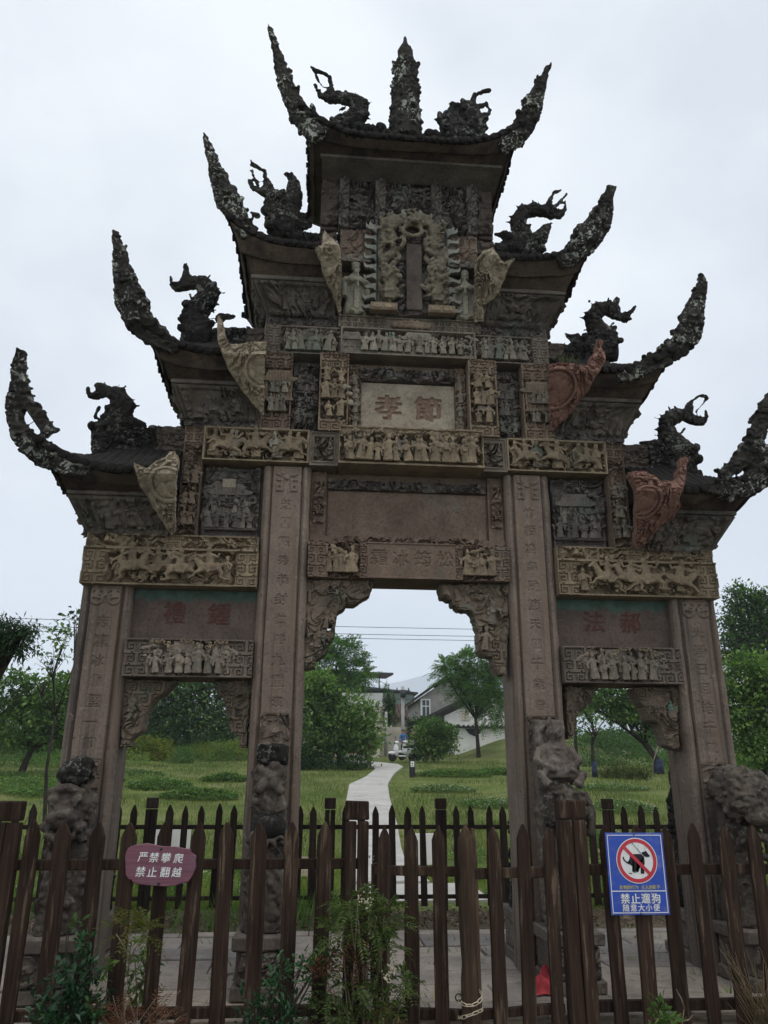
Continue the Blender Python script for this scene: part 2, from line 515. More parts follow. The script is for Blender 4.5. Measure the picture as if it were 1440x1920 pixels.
M_PILLAR = stone('pillar_sandstone', (0.122, 0.093, 0.075), (0.166, 0.132, 0.108), (0.211, 0.172, 0.138), 2.2, stain_amt=.35, stain_lo=.58, streak=True, chips=True, objvar=.05)
M_TAN = stone('tan_carved_stone', (0.140, 0.111, 0.075), (0.215, 0.173, 0.117), (0.281, 0.227, 0.149), 5, stain_amt=.55, stain_lo=.55, objvar=.0)
M_LBAND = stone('brown_lower_band_stone', (.092, .075, .062), (.130, .107, .088), (.175, .146, .12), 4, stain_amt=.4, stain_lo=.56, objvar=.0)
M_LBANDF = stone('brown_band_figures', (.125, .104, .084), (.175, .148, .12), (.24, .205, .165), 6, stain_amt=.55, stain_lo=.52, objvar=.2, green=.3)
M_EMBLEM = stone('emblem_dragon_stone', (0.100, 0.088, 0.063), (0.147, 0.130, 0.094), (0.193, 0.173, 0.125), 5, stain_amt=.45, stain_lo=.55, objvar=.0, green=.3)
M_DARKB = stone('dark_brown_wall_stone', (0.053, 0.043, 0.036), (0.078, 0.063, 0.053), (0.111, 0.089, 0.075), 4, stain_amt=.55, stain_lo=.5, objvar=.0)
M_TANF = stone('tan_carved_figures', (0.131, 0.102, 0.072), (0.190, 0.152, 0.103), (0.250, 0.202, 0.136), 6, stain_amt=.65, stain_lo=.51, objvar=.18)
M_GREYF = stone('grey_carved_figures', (0.109, 0.098, 0.080), (0.166, 0.151, 0.122), (0.230, 0.209, 0.169), 7, stain_amt=.6, stain_lo=.51, objvar=.25, green=.5)
M_GREENF = stone('green_painted_figure', (0.090, 0.144, 0.114), (0.120, 0.192, 0.150), (0.168, 0.228, 0.180), 7, stain_amt=.3, stain_lo=.6, objvar=.1)
M_GREY = stone('grey_carved_stone', (0.099, 0.081, 0.067), (0.152, 0.128, 0.104), (0.206, 0.175, 0.140), 4, stain_amt=.5, stain_lo=.54, objvar=.0, green=.35)
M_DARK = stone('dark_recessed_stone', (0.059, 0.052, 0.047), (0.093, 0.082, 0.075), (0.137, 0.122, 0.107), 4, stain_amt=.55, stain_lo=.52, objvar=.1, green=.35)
M_DARKF = stone('dark_carved_figures', (0.080, 0.070, 0.062), (0.120, 0.108, 0.094), (0.176, 0.160, 0.140), 5, stain_amt=.5, stain_lo=.54, objvar=.2, green=.3)
M_RED = stone('red_brown_stone', (0.098, 0.069, 0.052), (0.135, 0.098, 0.075), (0.177, 0.135, 0.102), 3, stain_amt=.4, stain_lo=.57, objvar=.04, green=.2, chips=True, paint=(.17, .045, .035))
M_STRIP = stone('brown_carved_columns', (0.118, 0.088, 0.064), (0.173, 0.132, 0.095), (0.236, 0.186, 0.134), 4, stain_amt=.45, stain_lo=.56, objvar=.0, green=.15)
M_PLAQUE = stone('plaster_plaque', (0.195, 0.168, 0.129), (0.265, 0.230, 0.176), (0.320, 0.281, 0.218), 3, stain_amt=.3, stain_lo=.6, objvar=.0, paint=(.16, .10, .075))
M_PINK = stone('pink_repair_plaster', (0.171, 0.098, 0.075), (0.222, 0.128, 0.101), (0.264, 0.158, 0.123), 3, stain_amt=.35, stain_lo=.6, objvar=.0)
M_BEIGE = stone('beige_bracket_stone', (0.214, 0.178, 0.132), (0.319, 0.274, 0.205), (0.400, 0.343, 0.259), 3, stain_amt=.35, stain_lo=.58, objvar=.05, green=.2)
M_ROOF = stone('blackened_roof_stone', (0.004, 0.004, 0.004), (0.008, 0.007, 0.006), (0.014, 0.011, 0.010), 5, stain_amt=.6, stain_lo=.45, lichen=.0, objvar=.25)
M_HORN = stone('lichened_horn_stone', (0.013, 0.012, 0.011), (0.023, 0.021, 0.018), (0.042, 0.039, 0.032), 5, stain_amt=.4, stain_lo=.55, lichen=1., objvar=.1)
M_DRAGON = stone('blackened_dragon_stone', (0.009, 0.008, 0.007), (0.014, 0.013, 0.012), (0.025, 0.021, 0.019), 5, stain_amt=.4, stain_lo=.5, lichen=.35, objvar=.1)
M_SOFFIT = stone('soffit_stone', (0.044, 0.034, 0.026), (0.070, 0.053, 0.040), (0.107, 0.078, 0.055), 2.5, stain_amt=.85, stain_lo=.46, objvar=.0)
M_FLARE = stone('flared_frieze_stone', (0.073, 0.064, 0.054), (0.112, 0.099, 0.083), (0.164, 0.146, 0.120), 4, stain_amt=.65, stain_lo=.5, objvar=.0, green=.3)
M_FLAME = stone('flame_plaque_stone', (0.161, 0.161, 0.139), (0.230, 0.230, 0.196), (0.304, 0.298, 0.246), 4, stain_amt=.35, stain_lo=.58, objvar=.0, green=.3)
M_STATUE = stone('pale_robed_statue_stone', (0.159, 0.153, 0.119), (0.214, 0.205, 0.159), (0.264, 0.248, 0.193), 4, stain_amt=.3, stain_lo=.6, objvar=.05, green=.4)
M_GUARD = stone('weathered_guardian_stone', (0.045, 0.036, 0.030), (0.075, 0.062, 0.051), (0.120, 0.100, 0.080), 5, stain_amt=.75, stain_lo=.47, lichen=.25, objvar=.12)
M_GUARDL = stone('pale_guardian_stone', (0.078, 0.065, 0.055), (0.114, 0.094, 0.081), (0.156, 0.132, 0.111), 5, stain_amt=.6, stain_lo=.53, lichen=.2, objvar=.1)
M_BRK = stone('fretted_corner_stone', (0.100, 0.080, 0.059), (0.147, 0.118, 0.089), (0.198, 0.159, 0.120), 4, stain_amt=.5, stain_lo=.54, objvar=.05, green=.4)
M_VERD = stone('green_stained_panel', (0.077, 0.059, 0.051), (0.109, 0.082, 0.070), (0.138, 0.106, 0.090), 3, stain_amt=.4, stain_lo=.56, objvar=.03, verd=True, paint=(.085, .034, .029))

def wood(name, c1, c2, c3, worn=.3, objvar=.25):
    t = NT(name); p = t.n('TexCoord').outputs['Object']
    rnd = t.n('ObjectInfo').outputs['Random']
    off = t.n('VectorMath', operation='ADD'); t.set(off.inputs[0], p); cv = t.n('CombineXYZ'); t.set(cv.inputs[0], t.math('MULTIPLY', rnd, 37.)); t.set(cv.inputs[2], t.math('MULTIPLY', rnd, 11.)); t.set(off.inputs[1], cv.outputs[0])
    v = off.outputs[0]
    g = t.noise(t.mapv(v, (26, 26, 1.1)), 1.7, 6, .6, .3)
    col = t.ramp(g, [(.3, c1), (.5, c2), (.72, c3)])
    col = t.mix(t.rng(t.noise(t.mapv(v, (16, 16, 1.3)), 1.7, 6, .7), .55, .66, 0, worn), col, (.155, .115, .08))
    col = t.mix(t.rng(t.noise(t.mapv(v, (3, 3, .8)), 1.2, 4), .45, .7, 0, .6), col, tuple(x * .45 for x in c1))
    col = t.mix(1., col, t.ramp(rnd, [(0, (1 - objvar,) * 3), (1, (1 + objvar,) * 3)]), 'MULTIPLY')
    t.bsdf(col, .95, t.bump(g, .012, .9), .12)
    return t.m
M_WOOD = wood('stained_fence_wood', (.019, .012, .009), (.034, .021, .015), (.062, .040, .028), .62)
M_WOODR = wood('stripped_log_wood', (.042, .028, .019), (.075, .050, .033), (.12, .085, .055), .8)
M_WOODD = wood('dark_back_fence_wood', (.016, .011, .009), (.024, .017, .014), (.034, .025, .020), .12)
def plain(name, col, rough=.6, spec=.3, metal=0., var=.15, scale=8., bump=0., scuff=0.):
    t = NT(name); p = t.pos(); n = t.noise(p, scale, 4)
    c = t.mix(1., tuple(col), t.ramp(n, [(.3, (1 - var,) * 3), (.7, (1 + var,) * 3)]), 'MULTIPLY')
    if scuff:
        c = t.mix(t.rng(t.noise(p, 13, 6, .7), .50, .75, 0, scuff), c, (.30, .28, .25))
        c = t.mix(t.rng(t.noise(t.mapv(p, (40, 1, 6), (3, 2, 1)), 1.0, 4, .6), .58, .70, 0, scuff), c, (.16, .14, .12))
    t.bsdf(c, rough, t.bump(n, .01, bump) if bump else None, spec, metal)
    return t.m

# ------------------------------------------------------------------ measured outlines (metres in the archway's own plane)
HORN = {'T4L':[(-1.61,9.58,0.023),(-1.57,9.43,0.032),(-1.51,9.22,0.05),(-1.46,8.99,0.074),(-1.4,8.77,0.098),(-1.32,8.59,0.112),(-1.24,8.41,0.121),(-1.12,8.2,0.139),(-1.0,8.06,0.119)],'T4R':[(1.57,9.34,0.026),(1.52,9.21,0.036),(1.45,9.05,0.068),(1.39,8.85,0.1),(1.33,8.65,0.12),(1.24,8.45,0.124),(1.13,8.25,0.118),(0.99,8.09,0.088)],'T3L':[(-2.2,7.98,0.022),(-2.18,7.89,0.031),(-2.15,7.8,0.044),(-2.09,7.65,0.065),(-2.05,7.5,0.089),(-2.0,7.37,0.104),(-1.94,7.22,0.119),(-1.85,7.06,0.121),(-1.75,6.89,0.117),(-1.66,6.75,0.09)],'T3R':[(2.15,7.65,0.055),(2.11,7.54,0.051),(2.07,7.44,0.073),(2.04,7.32,0.105),(1.98,7.18,0.134),(1.89,7.04,0.144),(1.78,6.9,0.148),(1.65,6.76,0.124),(1.51,6.64,0.077)],'T2L':[(-2.98,6.7,0.034),(-2.96,6.6,0.042),(-2.91,6.47,0.071),(-2.88,6.31,0.092),(-2.84,6.17,0.103),(-2.8,6.04,0.119),(-2.77,5.93,0.132),(-2.71,5.8,0.139),(-2.61,5.67,0.144),(-2.49,5.56,0.127),(-2.35,5.46,0.089),(-2.27,5.39,0.049)],'T2R':[(3.01,6.59,0.016),(3.03,6.49,0.041),(2.98,6.36,0.072),(2.91,6.2,0.102),(2.86,6.04,0.133),(2.8,5.88,0.136),(2.7,5.73,0.12),(2.53,5.6,0.104),(2.34,5.49,0.09),(2.16,5.39,0.081),(2.02,5.33,0.064)],'T1L':[(-3.7,5.33,0.022),(-3.68,5.25,0.054),(-3.68,5.12,0.071),(-3.64,4.98,0.071),(-3.57,4.83,0.06),(-3.48,4.72,0.06),(-3.39,4.61,0.063),(-3.3,4.5,0.069)],'T1Lb':[(-3.66,5.04,0.06),(-3.66,4.94,0.064),(-3.67,4.83,0.063),(-3.65,4.69,0.07),(-3.6,4.54,0.08),(-3.49,4.39,0.103),(-3.36,4.29,0.107),(-3.2,4.22,0.1),(-3.04,4.18,0.082),(-2.91,4.16,0.062)],'T1R':[(3.58,5.24,0.03),(3.53,5.14,0.063),(3.47,5.01,0.081),(3.4,4.87,0.084),(3.34,4.73,0.091),(3.26,4.6,0.09),(3.15,4.48,0.072),(3.03,4.4,0.071),(2.93,4.32,0.062)],'T1Rb':[(3.5,4.67,0.072),(3.45,4.51,0.126),(3.34,4.36,0.134),(3.2,4.24,0.106),(3.04,4.19,0.088),(2.88,4.2,0.074),(2.73,4.2,0.06)]}
DRAGON = {'T4L':[[(-0.88,8.89,0.08),(-0.81,8.97,0.12),(-0.68,9.0,0.155),(-0.56,9.13,0.123),(-0.55,9.27,0.113),(-0.66,9.34,0.097),(-0.79,9.36,0.081),(-0.93,9.35,0.065),(-1.04,9.39,0.043),(-1.09,9.49,0.027),(-1.11,9.54,0.019)],[(-0.92,9.4,0.049),(-0.91,9.58,0.038),(-0.95,9.71,0.035),(-1.03,9.75,0.03),(-1.12,9.75,0.03),(-1.16,9.8,0.025)],[(-1.11,9.7,0.019),(-1.06,9.6,0.016),(-1.01,9.53,0.016)],[(-1.01,9.52,0.016),(-0.93,9.49,0.022)],[(-0.8,9.17,0.021),(-0.74,9.23,0.022)],[(-0.54,8.92,0.08),(-0.41,8.94,0.064),(-0.3,8.89,0.04)]],'T4R':[[(0.72,8.83,0.174),(0.61,8.93,0.202),(0.56,9.13,0.168),(0.62,9.27,0.12),(0.79,9.29,0.136),(0.85,9.08,0.149),(0.84,8.88,0.108)],[(0.79,9.36,0.06),(0.84,9.48,0.047),(0.87,9.59,0.039),(0.95,9.62,0.033),(1.05,9.65,0.028)],[(0.9,9.38,0.044),(1.0,9.45,0.033),(1.05,9.36,0.03),(1.02,9.27,0.03),(0.93,9.25,0.038)],[(0.45,9.12,0.081),(0.42,9.25,0.033)],[(0.34,8.88,0.048),(0.26,8.93,0.021)]],'T3L':[[(-1.39,7.46,0.217),(-1.41,7.6,0.219),(-1.43,7.72,0.152),(-1.51,7.84,0.105),(-1.61,7.89,0.075),(-1.71,7.9,0.047),(-1.77,7.96,0.034),(-1.81,8.05,0.024)],[(-1.58,7.96,0.068),(-1.62,8.08,0.041),(-1.65,8.2,0.034),(-1.73,8.25,0.029),(-1.79,8.26,0.031),(-1.81,8.32,0.019)],[(-1.79,8.19,0.024),(-1.75,8.09,0.024),(-1.7,7.99,0.02)],[(-1.76,8.06,0.024),(-1.69,8.05,0.015)],[(-1.3,7.75,0.118),(-1.29,7.92,0.102),(-1.31,8.08,0.072),(-1.35,8.17,0.052),(-1.4,8.15,0.027)],[(-1.69,7.56,0.037),(-1.76,7.62,0.02)],[(-1.26,7.47,0.101),(-1.11,7.5,0.057)]],'T3R':[[(1.2,7.3,0.162),(1.34,7.37,0.205),(1.51,7.34,0.128),(1.35,7.53,0.12),(1.3,7.68,0.104),(1.38,7.84,0.101),(1.53,7.89,0.096),(1.65,7.89,0.087),(1.74,7.84,0.073),(1.82,7.82,0.049),(1.88,7.93,0.032),(1.89,8.02,0.025)],[(1.69,7.98,0.042),(1.73,8.09,0.035),(1.78,8.17,0.03),(1.86,8.21,0.021)],[(1.74,7.94,0.021),(1.84,8.05,0.021),(1.93,8.17,0.021)],[(1.8,7.97,0.018),(1.87,8.04,0.016)],[(1.56,7.51,0.103),(1.65,7.66,0.048),(1.71,7.72,0.017)],[(1.14,7.5,0.075),(1.04,7.52,0.024)]],'T2L':[[(-2.22,5.95,0.198),(-2.25,6.09,0.172),(-2.29,6.23,0.146),(-2.2,6.38,0.138),(-2.14,6.52,0.122),(-2.22,6.63,0.096),(-2.33,6.63,0.085),(-2.43,6.58,0.063),(-2.51,6.55,0.04),(-2.56,6.62,0.026),(-2.57,6.69,0.017)],[(-2.41,6.68,0.056),(-2.41,6.77,0.045),(-2.43,6.87,0.026)],[(-2.35,6.49,0.015),(-2.31,6.39,0.018)],[(-2.01,6.21,0.066),(-1.88,6.25,0.033)]],'T2R':[[(1.91,6.02,0.142),(2.11,6.06,0.178),(2.25,6.04,0.138),(2.24,6.2,0.144),(2.13,6.3,0.13),(2.09,6.44,0.111),(2.17,6.57,0.097),(2.28,6.61,0.092),(2.37,6.53,0.073),(2.48,6.46,0.048),(2.55,6.57,0.034),(2.6,6.63,0.022)],[(2.36,6.61,0.058),(2.41,6.73,0.039)],[(2.28,6.35,0.017),(2.34,6.42,0.017)],[(1.88,6.18,0.072),(1.78,6.24,0.024)]],'T1L':[[(-2.96,4.58,0.163),(-2.99,4.7,0.192),(-3.03,4.85,0.17),(-2.95,4.98,0.152),(-2.9,5.13,0.129),(-2.98,5.26,0.091),(-3.1,5.29,0.075),(-3.19,5.24,0.053),(-3.25,5.23,0.033),(-3.27,5.31,0.022)],[(-3.14,5.33,0.059),(-3.19,5.36,0.039)],[(-3.16,4.99,0.027),(-3.14,5.11,0.023)],[(-2.79,4.94,0.078),(-2.67,4.93,0.031)]],'T1R':[[(2.86,4.59,0.215),(2.86,4.74,0.226),(2.86,4.91,0.207),(2.8,5.08,0.115),(2.8,5.2,0.096),(2.9,5.28,0.092),(3.03,5.3,0.084),(3.13,5.24,0.056),(3.22,5.23,0.044),(3.27,5.3,0.026),(3.26,5.36,0.02)],[(3.08,5.38,0.048),(3.12,5.47,0.036),(3.2,5.54,0.028),(3.28,5.55,0.022),(3.3,5.51,0.016)],[(3.16,5.35,0.016),(3.24,5.44,0.016),(3.29,5.51,0.014)],[(2.96,5.09,0.014),(3.01,5.15,0.014)],[(2.64,4.92,0.087),(2.5,4.95,0.024)]]}
WING = {'T1L':[(2.539,4.214),(2.515,4.105),(2.499,4.023),(2.44,3.977),(2.405,3.892),(2.362,3.843),(2.305,3.768),(2.26,3.717),(2.231,3.731),(2.136,4.202),(2.15,4.276),(2.189,4.33),(2.231,4.329),(2.26,4.272),(2.356,4.221),(2.416,4.155),(2.486,4.189)],'T1R':[(2.554,4.475),(2.496,4.444),(2.494,4.359),(2.445,4.32),(2.454,4.246),(2.396,4.216),(2.289,4.221),(2.224,4.274),(2.156,4.309),(1.975,4.283),(2.241,3.708),(2.336,3.763),(2.376,3.83),(2.434,3.895),(2.505,3.935),(2.513,3.985),(2.538,4.022),(2.495,4.082),(2.514,4.155),(2.546,4.268),(2.558,4.362),(2.604,4.439)],'T2L':[(1.9,5.752),(1.92,5.703),(1.91,5.555),(1.886,5.446),(1.841,5.334),(1.785,5.236),(1.711,5.157),(1.601,5.065),(1.472,4.972),(1.463,5.005),(1.434,5.49),(1.546,5.483),(1.624,5.461),(1.75,5.435),(1.8,5.469),(1.822,5.56),(1.855,5.689)],'T2R':[(1.842,5.707),(1.795,5.68),(1.773,5.546),(1.715,5.495),(1.696,5.399),(1.599,5.394),(1.514,5.413),(1.408,5.419),(1.287,5.377),(1.477,4.948),(1.573,5.022),(1.639,5.08),(1.694,5.164),(1.758,5.22),(1.773,5.287),(1.814,5.341),(1.874,5.456),(1.882,5.552),(1.843,5.598),(1.882,5.673)],'T3L':[(0.928,6.793),(0.956,6.737),(0.938,6.632),(1.026,6.602),(0.995,6.559),(0.948,6.516),(0.938,6.453),(0.897,6.4),(0.834,6.346),(0.8,6.291),(0.756,6.206),(0.725,6.217),(0.744,6.611),(0.821,6.693),(0.882,6.743)],'T3R':[(0.805,6.719),(0.726,6.677),(0.625,6.596),(0.72,6.195),(0.814,6.203),(0.81,6.286),(0.773,6.304),(0.859,6.345),(0.927,6.385),(0.965,6.48),(0.986,6.545),(1.05,6.62),(0.92,6.588),(0.882,6.614),(0.832,6.648)]}
MEDALLION = {'T1L':(2.248,4.053,0.11,0.144),'T1R':(2.168,4.038,0.108,0.151),'T2L':(1.478,5.255,0.103,0.162),'T2R':(1.407,5.224,0.126,0.205)}
BRACKET = {'CL':[(-0.98,3.37),(-0.34,3.39),(-0.35,3.31),(-0.38,3.23),(-0.44,3.19),(-0.53,3.13),(-0.6,3.13),(-0.63,3.08),(-0.68,3.06),(-0.68,2.99),(-0.69,2.91),(-0.7,2.83),(-0.75,2.77),(-0.75,2.71),(-0.79,2.65),(-0.86,2.62),(-0.87,2.53),(-0.98,2.52)],'CR':[(1.01,3.38),(0.3,3.36),(0.3,3.31),(0.33,3.23),(0.42,3.21),(0.43,3.16),(0.5,3.11),(0.59,3.11),(0.63,3.06),(0.65,2.99),(0.67,2.9),(0.67,2.76),(0.69,2.68),(0.8,2.66),(0.8,2.59),(0.83,2.54),(0.85,2.5),(0.93,2.5)],'L1':[(-2.6,2.42),(-2.13,2.4),(-2.21,2.31),(-2.31,2.24),(-2.35,2.16),(-2.38,2.06),(-2.4,1.96),(-2.46,1.92),(-2.5,1.87),(-2.46,1.83),(-2.57,1.82)],'L2':[(-1.45,2.43),(-1.8,2.4),(-1.78,2.32),(-1.71,2.25),(-1.67,2.17),(-1.65,2.06),(-1.61,1.96),(-1.55,1.92),(-1.53,1.83),(-1.46,1.83)],'R1':[(1.49,2.41),(1.85,2.4),(1.78,2.34),(1.74,2.25),(1.66,2.19),(1.59,2.12),(1.56,1.97),(1.52,1.92),(1.49,1.9)],'R2':[(2.62,2.42),(2.16,2.4),(2.21,2.27),(2.26,2.23),(2.29,2.11),(2.39,2.07),(2.42,1.93),(2.44,1.87),(2.55,1.83)]}
FINIAL = [(-0.01,10.47,0.022),(-0.01,10.42,0.031),(-0.01,10.34,0.035),(-0.01,10.3,0.059),(-0.01,10.25,0.088),(-0.01,10.18,0.103),(-0.01,10.11,0.095),(-0.01,10.06,0.12),(-0.0,9.98,0.124),(0.0,9.96,0.171),(0.0,9.92,0.16),(0.0,9.86,0.145),(-0.0,9.81,0.138),(-0.0,9.69,0.159),(-0.0,9.66,0.122),(0.01,9.63,0.166),(0.01,9.57,0.187),(0.01,9.5,0.179),(0.01,9.44,0.154),(0.0,9.38,0.164),(-0.0,9.21,0.202),(-0.01,9.12,0.177),(-0.0,9.07,0.191),(-0.0,9.03,0.205),(-0.01,8.93,0.197),(-0.01,8.85,0.182),(-0.01,8.78,0.21)]


# ------------------------------------------------------------------ small carved figures, made once and copied
def person_mb(v, rng, hat=0):
    b = MB()
    lean = rng.uniform(-.11, .11)
    k = rng.uniform(.9, 1.15)
    b.loft([(0, 0, 0, .165 * k, .12), (0, 0, .06, .185 * k, .13), (lean * .3, 0, .3, .15 * k, .115), (lean * .6, -.01, .52, .125 * k, .105), (lean, 0, .68, .165, .105), (lean, 0, .75, .10, .08), (lean, -.01, .80, .05, .05)], 18, .05, 8)
    hx = lean + rng.uniform(-.02, .02)
    b.ell((hx, -.03, .865), (.075, .085, .09))
    b.ell((hx, -.115, .855), (.018, .02, .025), 6, 5)
    if hat == 0:
        b.box(hx - .075, hx + .075, -.10, .05, .925, .985); b.box(hx - .055, hx + .055, -.03, .05, .97, 1.03); b.tube([(hx - .17, .0, .95), (hx + .17, .0, .95)], .018, 6)
    elif hat == 1:
        b.ell((hx, .01, .965), (.045, .045, .05))
    elif hat == 2:
        b.loft([(hx, -.02, .91, .09, .09), (hx, -.02, .95, .085, .085), (hx, 0, 1.02, .02, .02)], 10)
    else:
        b.loft([(hx, -.02, .92, .08, .085), (hx, -.02, 1.0, .10, .09)], 10)
    for s in (-1, 1):
        m = (v + (s > 0)) % 5
        sh = (lean + s * .145, 0, .68)
        if m == 0: el, ha = (lean + s * .20, -.07, .53), (lean + s * .04, -.17, .56)
        elif m == 1: el, ha = (lean + s * .25, -.06, .62), (lean + s * .27, -.12, .80)
        elif m == 2: el, ha = (lean + s * .21, -.03, .50), (lean + s * .19, -.12, .38)
        elif m == 3: el, ha = (lean + s * .24, -.08, .56), (lean + s * .38, -.12, .60)
        else: el, ha = (lean + s * .19, -.1, .55), (lean + s * .10, -.18, .66)
        b.tube([sh, el, ha], [.06, .058, .045], 8)
        if m != 1:
            b.ell(((el[0] + ha[0]) / 2, el[1] - .02, el[2] - .09), (.045, .05, .12))
        b.ell(ha, .035, 7, 5)
        if m == 1 and rng.rand() < .6:
            b.tube([(ha[0], ha[1], .1), (ha[0] + .01, ha[1], 1.08)], .014, 6)
    if v % 3 == 1:
        b.box(lean - .09, lean + .09, -.22, -.14, .44, .58)
    for q in (-.1, .1):
        b.ell((q, -.12, .02), (.05, .06, .03), 7, 5)
    return b
def horse_mb(rng, v):
    b = MB()
    b.ell((0, 0, .40), (.29, .13, .14)); b.ell((-.18, 0, .43), (.14, .13, .15)); b.ell((.2, 0, .42), (.13, .135, .145))
    b.tube([(-.22, 0, .48), (-.33, -.02, .62), (-.40, -.03, .74)], [.115, .085, .062], 8)
    b.tube([(-.39, -.03, .75), (-.47, -.05, .69), (-.56, -.06, .60)], [.062, .052, .034], 8)
    b.tube([(-.24, .0, .60), (-.32, .0, .74), (-.37, 0, .83)], [.05, .045, .02], 6)
    b.tube([(-.38, -.06, .80), (-.39, -.07, .86)], [.02, .008], 5)
    j = rng.uniform(-.05, .05)
    for y in (-.08, .07):
        e = rng.uniform(-.06, .06)
        b.tube([(-.2, y, .36), (-.36 + e, y - .02, .30 + j), (-.43 + e, y, .18), (-.55 + e, y, .15 + e)], [.07, .045, .032, .028], 7)
        b.tube([(.22, y, .38), (.34 + e, y, .24), (.30 + e, y, .13), (.46 + e, y, .06)], [.085, .052, .034, .03], 7)
    b.tube([(.30, 0, .50), (.42, 0, .52), (.50, .02, .38), (.56, .02, .34)], [.045, .05, .04, .012], 6)
    b.box(-.12, .14, -.15, .15, .30, .52)
    b.loft([(0, 0, .5, .12, .11), (0, 0, .66, .10, .09), (-.02, 0, .80, .13, .09), (-.02, 0, .86, .05, .05)], 12)
    b.ell((-.03, -.02, .93), (.07, .075, .085)); b.loft([(-.03, -.01, .97, .08, .08), (-.03, 0, 1.05, .03, .03)], 8)
    b.tube([(-.12, -.04, .78), (-.22, -.1, .72 + .1 * (v % 2)), (-.34, -.12, .80 + .08 * v)], [.05, .045, .035], 7)
    b.tube([(.10, -.04, .78), (.22, -.08, .70), (.26, -.12, .82)], [.05, .045, .035], 7)
    if v == 0: b.tube([(-.55, -.12, .70), (.40, -.12, .98)], .016, 6)
    if v == 1: b.tube([(-.34, -.12, .78), (-.40, -.12, 1.12)], .018, 6); b.ell((.26, -.12, .86), (.06, .02, .09))
    if v == 2: b.tube([(.20, -.1, .70), (.40, -.06, 1.05), (.52, -.05, .95)], [.02, .03, .01], 6)
    b.tube([(-.02, -.12, .55), (-.08, -.17, .36), (-.02, -.17, .26)], [.06, .045, .04], 7)
    return b
def tree_mb(rng):
    b = MB()
    b.tube([(0, 0, 0), (.05, 0, .3), (-.03, 0, .6), (.05, 0, .95)], [.05, .045, .035, .02], 7)
    for i in range(11):
        z = rng.uniform(.4, 1.); x = rng.uniform(-.26, .26)
        b.ell((x, -.03, z), (rng.uniform(.07, .13), .06, rng.uniform(.035, .06)), 9, 6)
        b.tube([(0, 0, z - .1), (x, -.02, z)], .018, 5)
    return b
def pav_mb():
    b = MB()
    b.box(-.45, .45, -.04, .1, 0, .08)
    for x in (-.38, -.13, .13, .38): b.box(x - .03, x + .03, -.03, .04, .08, .62)
    b.box(-.36, .36, .03, .1, .08, .62)
    b.prism([(-.55, .66), (-.42, .62), (.42, .62), (.55, .66), (.58, .74), (.34, .80), (.30, .92), (-.30, .92), (-.34, .80), (-.58, .74)], -.10, .1)
    for i in range(9): b.box(-.36 + i * .09 - .015, -.36 + i * .09 + .015, -.13, -.08, .68, .9)
    b.box(-.34, .34, -.05, .06, .92, 1.0); b.box(-.4, .4, -.02, .0, .3, .34)
    return b
def cloud_mb(rng):
    b = MB()
    for i in range(10):
        x = rng.uniform(-.5, .5)
        th = [rng.uniform(0, 6.28)]
        r0 = rng.uniform(.06, .13); cz = rng.uniform(.1, .5)
        pts = [(x + r0 * (1 - k * .09) * math.cos(th[0] + k * .7), -.02 - .01 * k, cz + r0 * (1 - k * .09) * math.sin(th[0] + k * .7)) for k in range(9)]
        b.tube(pts, [.03] * 8 + [.04], 6)
    return b
_r = RS(3)
PERSON = [remesh(person_mb(i, _r, i % 4), .021, 'carved_figure', .008, 9, .004, 26, off=(i, 0, 0)) for i in range(14)]
HORSE = [remesh(horse_mb(_r, i), .021, 'carved_horseman', .008, 9, .004, 26, off=(i, 5, 0)) for i in range(3)]
CTREE = [remesh(tree_mb(_r), .021, 'carved_tree', .010, 12) for i in range(2)]
CPAV = [remesh(pav_mb(), .02, 'carved_pavilion', .006, 12)]
CCLOUD = [remesh(cloud_mb(_r), .018, 'carved_cloud', .006, 12) for i in range(2)]
_mcache = {}
def variant(me, m):
    k = (me.name, m.name)
    if k not in _mcache:
        c = me.copy(); c.name = me.name.split('.')[0]
        c.materials.clear(); c.materials.append(m); _mcache[k] = c
    return _mcache[k]
NAMES = {'p': ('carved_figure', PERSON), 'h': ('carved_horseman', HORSE), 't': ('carved_tree', CTREE), 'v': ('carved_pavilion', CPAV), 'c': ('carved_cloud', CCLOUD)}
def carve(parent, kind, x, y, z, h, m, rng, flip=None, wide=1.0, deep=.75, idx=None):
    nm, L = NAMES[kind]
    me = L[rng.randint(len(L)) if idx is None else idx]
    s = -1 if (rng.rand() < .5 if flip is None else flip) else 1
    return ob(nm, variant(me, m), parent, loc=(x, y, z), rot=(0, rng.uniform(-.06, .06), rng.uniform(-.25, .25) if kind == 'p' else 0), scale=(s * h * wide, h * deep, h))
def crowd(parent, x0, x1, y, z, h, n, m, seed, deep=.75, tiers=1, extra=None):
    rng = RS(seed)
    for t in range(tiers):
        for i in range(n):
            x = x0 + (x1 - x0) * (i + .5 + rng.uniform(-.22, .22)) / n
            hh = h * (rng.uniform(.84, 1.08) if rng.rand() > .22 else rng.uniform(.62, .8))
            mm = M_GREENF if rng.rand() < .035 else m
            carve(parent, 'p', x, y + t * .02, z + t * h * .5, hh, mm, rng, deep=deep)

# ------------------------------------------------------------------ THE STONE ARCHWAY
arch = thing('stone_archway', 'tall weathered stone memorial archway with carved tiers of upturned black eaves', 'archway')
DEEP = .46

